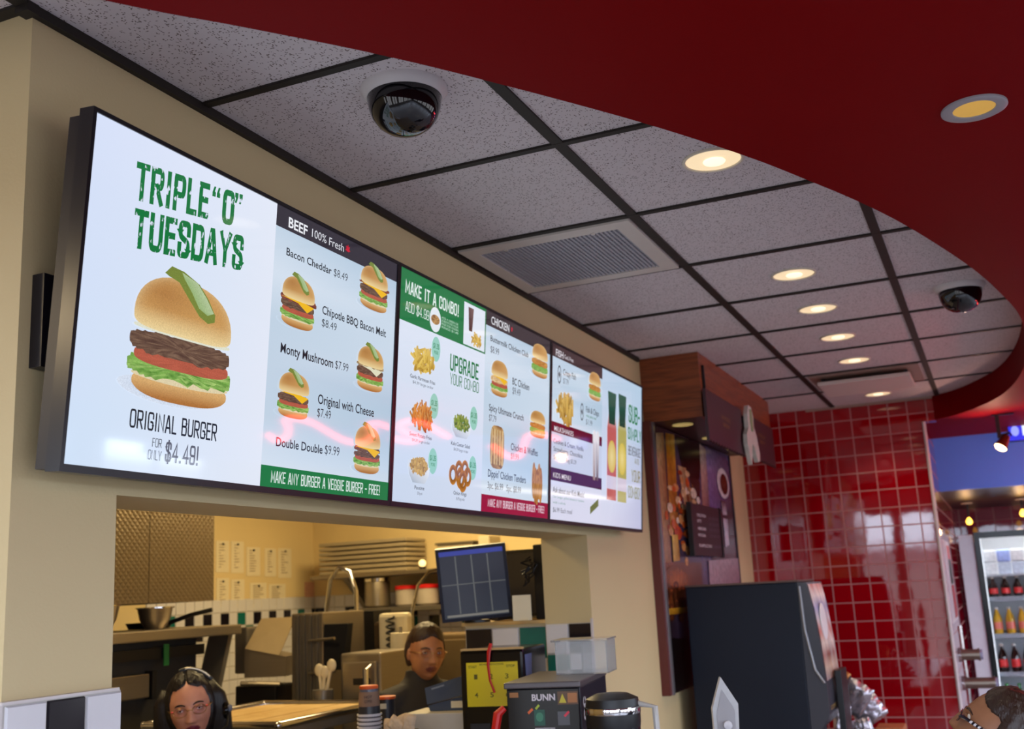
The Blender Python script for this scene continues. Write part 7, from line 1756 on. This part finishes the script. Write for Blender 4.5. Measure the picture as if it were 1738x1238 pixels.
def remeshed(m, name, mat_, root, vox, smooth_it=3, colour=None):
    me = bpy.data.meshes.new('tmp'); me.from_pydata(m.v, [], m.f)
    bm = bmesh.new(); bm.from_mesh(me); bmesh.ops.recalc_face_normals(bm, faces=bm.faces); bm.to_mesh(me); bm.free()
    ob = bpy.data.objects.new('tmp', me); COL.objects.link(ob)
    r = ob.modifiers.new('r', 'REMESH'); r.mode = 'VOXEL'; r.voxel_size = vox; r.adaptivity = 0
    s_ = ob.modifiers.new('s', 'SMOOTH'); s_.iterations = smooth_it; s_.factor = 0.5
    dg = bpy.context.evaluated_depsgraph_get()
    me2 = bpy.data.meshes.new_from_object(ob.evaluated_get(dg)); me2.name = name
    bpy.data.objects.remove(ob); bpy.data.meshes.remove(me)
    me2.materials.clear(); me2.materials.append(mat_)
    if colour:
        ca = me2.color_attributes.new('Col', 'FLOAT_COLOR', 'POINT'); buf = []
        for v in me2.vertices: buf += colour(v.co)
        ca.data.foreach_set('color', buf)
    for p in me2.polygons: p.use_smooth = True; p.material_index = 0
    o = bpy.data.objects.new(name, me2); COL.objects.link(o); o.parent = root
    return o
def person(label, loc, rotz, height, head_rot, skin, lip, hair_c, kind, plump, shirt_m, arms, eye_c=rgb(40, 24, 16)):
    """local frame: feet at the origin, facing -y; head_rot = (pitch, roll, yaw) of the head on the neck"""
    t = thing('person', label, 'person', loc, rotz)
    k = height / 1.66
    HS = 0.235 / 0.234
    HC = Vector((0, -0.030, 1.66 - 0.117)) * k
    neck = Vector((0, 0.012, 1.66 - 0.235)) * k
    HM = Matrix.Translation(neck) @ Matrix.Rotation(head_rot[2], 4, 'Z') @ Matrix.Rotation(head_rot[0], 4, 'X') @ Matrix.Rotation(head_rot[1], 4, 'Y') @ Matrix.Translation(HC - neck)
    HM = Matrix.Translation((0, 0, -0.035 * k)) @ HM
    HI = HM.inverted()
    hp = lambda d, o=0.0: HM @ (head_point(d, plump) * HS + Vector(d) * o)
    m = MB()
    dirs = list(sphere_dirs(96, 72)); m.add([hp(d) for d in dirs], grid_faces(96, 72))
    for s_ in (-1, 1):   # ears
        e = MB(); e.ball((0, 0, 0), (0.010, 0.020, 0.032), 14)
        m.add([HM @ (Matrix.Rotation(s_ * 0.35, 3, 'Z') @ p + Vector((s_ * 0.077, 0.008, -0.006))) for p in e.v], e.f)
    wd = 1 + 0.12 * plump
    T = lambda z: z * k
    rings(m, [((0, 0.02, T(1.30)), 0.075, 0.07), ((0, 0.012, T(1.38)), 0.058, 0.06), (HM @ Vector((0, 0.022, -0.075)), 0.050, 0.055), (HM @ Vector((0, 0.018, -0.03)), 0.046, 0.052)])
    rings(m, [((0, 0, T(0.80)), 0.15 * wd, 0.105 * wd), ((0, 0, T(0.90)), 0.165 * wd, 0.115 * wd), ((0, 0, T(1.03)), 0.135 * wd, 0.10 * wd), ((0, -0.012, T(1.18)), 0.155 * wd, 0.115 * wd), ((0, 0, T(1.29)), 0.165 * wd, 0.10 * wd), ((0, 0.012, T(1.36)), 0.12, 0.075), ((0, 0.015, T(1.395)), 0.06, 0.055)])
    shoulders = {}
    for s_ in (-1, 1):
        A = arms[s_]; sh_ = Vector((s_ * 0.165 * wd, 0.01, T(1.325))); el = Vector(A[0]) * k; wr = Vector(A[1]) * k
        shoulders[s_] = (sh_, el, wr)
        m.tube([sh_ - Vector((s_ * 0.06, 0, 0)), sh_, sh_.lerp(el, 0.5), el, el.lerp(wr, 0.35), wr], [0.055, 0.056, 0.047, 0.040, 0.038, 0.026], 14)
        # hand: palm, four fingers and a thumb
        dv = (wr - el).normalized(); side = dv.cross(Vector((0, 0, 1))).normalized() if abs(dv.z) < .95 else Vector((0, 1, 0)); nrm = side.cross(dv).normalized()
        pc = wr + dv * 0.045
        m.tube([wr - dv * 0.01, wr + dv * 0.03, wr + dv * 0.085], [(0.020, 0.026), (0.015, 0.040), (0.012, 0.038)], 12)
        for f_ in range(4):
            b_ = wr + dv * 0.078 + side * (0.027 - 0.018 * f_); ln = (0.062, 0.072, 0.068, 0.052)[f_]
            m.tube([b_, b_ + dv * ln * .45 - nrm * 0.008, b_ + dv * ln * .8 - nrm * 0.024, b_ + dv * ln * .95 - nrm * 0.036], [0.0092, 0.0088, 0.008, 0.006], 8)
        tb = wr + dv * 0.025 + side * 0.034
        m.tube([tb, tb + dv * 0.03 + side * 0.018 - nrm * 0.008, tb + dv * 0.056 + side * 0.02 - nrm * 0.018], [0.012, 0.010, 0.007], 8)
        hx = s_ * 0.085 * wd
        m.tube([(hx, 0, T(0.84)), (hx * 1.02, -0.005, T(0.62)), (hx, -0.002, T(0.46)), (hx, 0.012, T(0.30)), (hx, 0.005, T(0.08))], [0.088, 0.075, 0.054, 0.052, 0.036], 16)
        m.tube([(hx, 0.035, 0.045), (hx, -0.03, 0.04), (hx, -0.13, 0.03), (hx, -0.17, 0.025)], [(0.035, 0.03), (0.04, 0.035), (0.028, 0.042), (0.018, 0.03)], 12)
    def colour(p):
        q = HI @ p
        if q.y < -0.05 and -0.077 < q.z < -0.050 and abs(q.x) < 0.028:
            w_ = 1 if (abs(q.x) / 0.026) ** 2 + ((q.z + 0.0625) / 0.0125) ** 2 < 1 else 0
            if w_: return lip
        return skin
    body = remeshed(m, 'body', skin_mat('skin_' + kind, skin, lip), t, 0.0042, 3, colour)
    # eyes, brows
    ew = pm('eye_white', rgb(206, 200, 194), 0.25, var=0.02); ei = pm('dark_iris', eye_c, 0.15)
    for s_ in (-1, 1):
        ec = Vector((s_ * 0.0315, -0.0715, 0.0065)); e = MB()
        e.m = 0; e.ball(ec, 0.0125, 18); e.m = 1; e.ball(ec + Vector((s_ * 0.001, -0.0062, 0)), (0.0058, 0.0072, 0.0058), 14)
        e.v = [HM @ p for p in e.v]; e.obj('eye', [ew, ei], None, t, smooth=True, local=True)
        for nm, zz, rad, c_ in (('eyelid', 0.0115, 0.0034, pm('lid_' + kind, tuple(x * .8 for x in skin[:3]) + (1,), 0.5)), ('eyelid', -0.0005, 0.0026, pm('lid_' + kind, skin, 0.5)), ('eyebrow', 0.0270, 0.0034, hair_mat('brow_' + kind, tuple(x * 1.2 for x in hair_c[:3]) + (1,)))):
            pts = []
            for q in range(9):
                u = q / 8 - .5
                zc = zz - 0.006 * (2 * u) ** 2 * (1 if zz > 0.005 else -0.6)
                xx = s_ * (0.0315 + u * (0.028 if nm == 'eyelid' else 0.036))
                if nm == 'eyelid': yy = ec.y - math.sqrt(max(1e-6, 0.0132 ** 2 - ((xx - ec.x) * 0.86) ** 2 - (zc - ec.z) ** 2))
                else:
                    d = Vector((xx / 0.076, 0, zc / 0.117)); d.y = -math.sqrt(max(0.0, 1 - d.x ** 2 - d.z ** 2)); yy = head_point(d, plump).y + 0.0005
                pts.append(HM @ Vector((xx, yy, zc)))
            e = MB(); e.tube(pts, [(rad * .55 + rad * .45 * math.sin(PI * q / 8)) for q in range(9)], 8); e.obj(nm, c_, None, t, smooth=True, local=True)
    hm = hair_mat('hair_' + kind, hair_c)
    # hair shell: a cap of hair over the skull, tucked under the skin at the hair line
    h = MB(); vs = []
    nu, nv = 96, 72
    for d in sphere_dirs(nu, nv):
        x, y, z = d
        if kind == 'long': line_ = 0.62 + 0.16 * (1 - abs(x) / .5) * (abs(x) < .5) if y < 0 else -9
        elif kind == 'tied': line_ = 0.64 - 0.30 * abs(x) if y < 0 else -0.45
        else: line_ = 0.74 - 0.35 * abs(x) if y < 0 else -0.55
        side_ok = (y > (-0.42 if kind == 'long' else (-0.05 if z > 0.30 else 0.22) if kind == 'tied' else -0.12)) and z > (-0.9 if kind == 'long' else -0.30 - 0.15 * (y > .3) if kind == 'tied' else -0.35 - .2 * (y > .3))
        inh = (z > line_) or side_ok
        mg = z - line_ if y < 0 else 1.0
        if side_ok: mg = max(mg, (y + (0.42 if kind == 'long' else (0.05 if z > 0.30 else -0.22) if kind == 'tied' else 0.12)) * 0.8)
        full = 0.018 if kind == 'long' else 0.016 if kind == 'tied' else 0.013
        o_ = 0.003 + (full - 0.003) * max(0.0, min(1.0, mg / 0.28)) if inh else -0.012
        if inh:
            o_ += 0.003 * noise.noise(Vector((x * 9, y * 9, z * 3)))
            if kind == 'long': o_ -= 0.008 * G(x, 0.05) * (z > .3)
            if kind == 'short': o_ += 0.003 * noise.noise(Vector((x * 5 + 3, y * 5, z * 5)))
        vs.append(hp(d, o_))
    h.add(vs, grid_faces(nu, nv))
    if kind == 'long':
        for s_ in (-1, 1):
            pts = [(s_ * 0.060, 0.005, 0.07), (s_ * 0.084, 0.002, 0.02), (s_ * 0.090, 0.004, -0.05), (s_ * 0.088, 0.015, -0.12), (s_ * 0.085, 0.02, -0.20)]
            h.tube([HM @ Vector(p) for p in pts], [(0.034, 0.020), (0.044, 0.022), (0.048, 0.020), (0.046, 0.018), (0.03, 0.010)], 14)
        h.tube([HM @ Vector(p) for p in ((0, 0.07, 0.04), (0, 0.085, -0.05), (0, 0.075, -0.14), (0, 0.07, -0.20))], [(0.05, 0.09), (0.035, 0.092), (0.03, 0.09), (0.015, 0.06)], 16)
    if kind == 'tied': h.ball(HM @ Vector((0.0, 0.108, 0.015)), (0.038, 0.034, 0.036), 18)
    h.obj('hair', hm, None, t, smooth='all', local=True)
    # clothes: shirt with sleeves and collar, trousers, shoes
    c = MB(); e_ = 0.010
    rings(c, [((0, 0, T(0.86)), 0.172 * wd, 0.122 * wd), ((0, 0, T(0.93)), 0.178 * wd, 0.126 * wd), ((0, 0, T(1.04)), 0.152 * wd, 0.115 * wd), ((0, -0.012, T(1.18)), 0.170 * wd, 0.130 * wd), ((0, 0, T(1.29)), 0.180 * wd, 0.114 * wd), ((0, 0.012, T(1.365)), 0.135, 0.090), ((0, 0.015, T(1.405)), 0.074, 0.070), ((0, 0.010, T(1.435)), 0.068, 0.068)])
    for s_ in (-1, 1):
        sh_, el, wr = shoulders[s_]
        c.tube([sh_ - Vector((s_ * 0.06, 0, 0)), sh_, sh_.lerp(el, 0.5), el, el.lerp(wr, 0.4), el.lerp(wr, 0.86)], [0.066, 0.069, 0.060, 0.054, 0.050, 0.040], 16)
    remeshed(c, 'shirt', shirt_m, t, 0.008, 4)
    c = MB()
    rings(c, [((0, 0, T(0.80)), 0.168 * wd, 0.120 * wd), ((0, 0, T(0.90)), 0.174 * wd, 0.124 * wd), ((0, 0, T(0.95)), 0.168 * wd, 0.12 * wd)])
    for s_ in (-1, 1):
        hx = s_ * 0.085 * wd
        c.tube([(hx, 0, T(0.84)), (hx * 1.02, -0.005, T(0.62)), (hx, -0.002, T(0.46)), (hx, 0.012, T(0.30)), (hx, 0.005, T(0.08))], [0.098, 0.086, 0.068, 0.062, 0.052], 16)
    remeshed(c, 'trousers', pm('dark_trousers', rgb(30, 30, 36), 0.8), t, 0.011, 3)
    for s_ in (-1, 1):
        hx = s_ * 0.085 * wd; c = MB()
        c.tube([(hx, 0.052, 0.052), (hx, -0.03, 0.050), (hx, -0.13, 0.040), (hx, -0.185, 0.032)], [(0.050, 0.042), (0.049, 0.046), (0.038, 0.052), (0.022, 0.034)], 14); c.obj('shoe', black_p, None, t, smooth=True, local=True)
    return t, HM
def spectacles(t, HM, frame, lens, rimless=True, wide=False):
    gy = -0.098
    for s_ in (-1, 1):
        o_ = [(s_ * (0.033 + 0.024 * math.cos(a)), gy + 0.006 * abs(math.cos(a)) * (1 if math.cos(a) > 0 else 0.2), 0.002 + 0.016 * math.sin(a)) for a in [2 * PI * q / 24 for q in range(24)]]
        e = MB(); e.tube([HM @ Vector(p) for p in o_ + o_[:1]], 0.0011, 6, False); e.obj('lens_rim', frame, None, t, smooth=True, local=True)
        e = MB(); e.prism([HM @ Vector(p) for p in o_], (HM.to_3x3() @ Vector((0, 0.0012, 0)))); e.obj('lens', lens, None, t, local=True)
        e = MB(); e.tube([HM @ Vector(p) for p in ((s_ * 0.057, gy + 0.006, 0.006), (s_ * 0.068, gy + 0.018, 0.008), (s_ * 0.079, -0.02, 0.008), (s_ * 0.080, 0.02, 0.004), (s_ * 0.078, 0.035, -0.015))], [(0.0018 + 0.001 * wide, 0.003 + 0.005 * wide)] * 5, 8); e.obj('temple', frame, None, t, smooth=True, local=True)
    e = MB(); e.tube([HM @ Vector(p) for p in ((-0.010, gy, 0.004), (0, gy - 0.003, 0.007), (0.010, gy, 0.004))], 0.0014, 6); e.obj('bridge', frame, None, t, smooth=True, local=True)
lensm = pm('spectacle_lens', (0.96, 0.94, 1, 1), 0.03, trans=1.0, ior=1.08, var=0)
gold_f = pm('gold_wire', rgb(170, 130, 80), 0.3, metal=0.9)
uni = pm('charcoal_uniform', rgb(40, 36, 36), 0.8, var=0.15, bump=0.15, bscale=200)
# woman with the headset, close to the opening
e1 = dep(329, 1202, 3.9)
HT1 = e1.z + 0.112 + 0.035
arm_f = {-1: ((-0.22, 0.0, 1.05), (-0.15, -0.20, 1.02)), 1: ((0.22, 0.0, 1.05), (0.15, -0.20, 1.02))}
ang = math.atan2(CAM.x - e1.x, -(CAM.y - e1.y))
t1, HM1 = person('woman with dark hair, glasses and a headset, facing out below the first screen', (e1.x - 0.05, e1.y + 0.07, 0), ang - 0.02, HT1, (0.06, -0.15, 0.0), rgb(200, 142, 124), rgb(112, 34, 56), rgb(26, 20, 24), 'long', 0.7, uni, arm_f)
spectacles(t1, HM1, gold_f, lensm)
for s_ in (-1, 1):
    e = MB(); e.ball(HM1 @ Vector((s_ * 0.060, -0.090, 0.009)), 0.0042, 10); e.obj('red_temple_tip', pm('red_bead', rgb(226, 90, 90), 0.3), None, t1, smooth=True, local=True)
hs = MB(); hs.tube([HM1 @ Vector((0.106 * math.sin(a) * (1 + .06 * abs(math.sin(a))), 0.01, -0.01 + 0.146 * math.cos(a))) for a in [(-0.2 + 1.9 * q / 20) for q in range(21)]], [(0.0085, 0.0045)] * 21, 8)
o = hs.obj('headset', black_p, None, None, True, local=True)
o.location = t1.location; o.rotation_euler = t1.rotation_euler
hb_o = thing('headset', 'black headset with silver topped band worn by the near woman', 'headset', t1.location, t1.rotation_euler.z)
o.name = 'head_band'; o.location = (0, 0, 0); o.rotation_euler = (0, 0, 0); o.parent = hb_o
e = MB(); e.tube([HM1 @ Vector((0.108 * math.sin(a) * (1 + .06 * abs(math.sin(a))), 0.004, -0.01 + 0.1505 * math.cos(a))) for a in [(0.0 + 0.8 * q / 12) for q in range(13)]], [(0.004, 0.002)] * 13, 8); e.obj('silver_band', pm('silver_strip', rgb(190, 176, 150), 0.25, metal=0.5), None, hb_o, smooth=True, local=True)
e = MB(); e.lathe([(0.0, 0), (0.030, 0), (0.034, 0.008), (0.030, 0.018), (0.0, 0.020)], HM1 @ Vector((0.110, 0.005, -0.035)), 24, axis=HM1.to_3x3() @ Vector((1, 0, 0))); e.obj('ear_cup', black_g, None, hb_o, smooth=True, local=True)
e = MB(); e.ball(HM1 @ Vector((0.135, -0.008, -0.03)), (0.010, 0.010, 0.014), 12); e.obj('boom_joint', pm('grey_joint', rgb(110, 116, 136), 0.35), None, hb_o, smooth=True, local=True)
e = MB(); e.tube([HM1 @ Vector(p) for p in ((0.128, -0.01, -0.04), (0.118, -0.06, -0.08), (0.07, -0.105, -0.10))], 0.0035, 6); e.obj('boom', black_p, None, hb_o, smooth=True, local=True)
# woman in the kitchen, turned to the right, looking out
e2 = dep(752, 1102, 4.75)
HT2 = e2.z + 0.112 + 0.035
ang2 = math.atan2(CAM.x - e2.x, -(CAM.y - e2.y))
t2, HM2 = person('woman in dark uniform with tied back hair, looking out beside the till', (e2.x - 0.105, e2.y - 0.0, 0), ang2 + 0.62, HT2, (0.05, 0.06, -0.26), rgb(176, 116, 78), rgb(120, 62, 52), rgb(58, 36, 24), 'tied', 0.35, uni,
                 {-1: ((-0.215, 0.0, 1.06), (-0.20, -0.08, 0.84)), 1: ((0.215, 0.0, 1.06), (0.20, -0.08, 0.84))})
spectacles(t2, HM2, gold_f, lensm)
# customer at the lower right, looking up to the left
e3 = dep(1602, 1222, 2.75)
HT3 = dep(1695, 1168, 2.75).z + 0.022
t3, HM3 = person('customer in profile with short dark hair and striped glasses at the lower right corner', (e3.x + 0.085, e3.y + 0.02, 0), -PI / 2 - 0.12, HT3, (-0.58, 0.0, 0.0), rgb(148, 98, 66), rgb(128, 74, 60), rgb(48, 28, 20), 'short', 0.2, pm('navy_shirt', rgb(40, 48, 70), 0.8), 
                 {-1: ((-0.24, 0.03, 1.06), (-0.22, -0.12, 0.86)), 1: ((0.24, 0.03, 1.06), (0.22, -0.12, 0.86))})
stripe = pm('dark_striped_frame', rgb(34, 34, 44), 0.25)
spectacles(t3, HM3, stripe, lensm, wide=True)
wb = pm('white_frame_band', rgb(220, 220, 226), 0.3)
for s_ in (-1, 1):
    for q in range(6):
        y_ = -0.066 + 0.011 * q; x_ = 0.0715 + 0.0075 * min(1, q / 4)
        e = MB(); e.tube([HM3 @ Vector((s_ * x_, y_, 0.0078)), HM3 @ Vector((s_ * (x_ + 0.0008), y_ + 0.005, 0.0078))], [(0.0034, 0.0092)] * 2, 8); e.obj('temple_band', wb, None, t3, local=True)
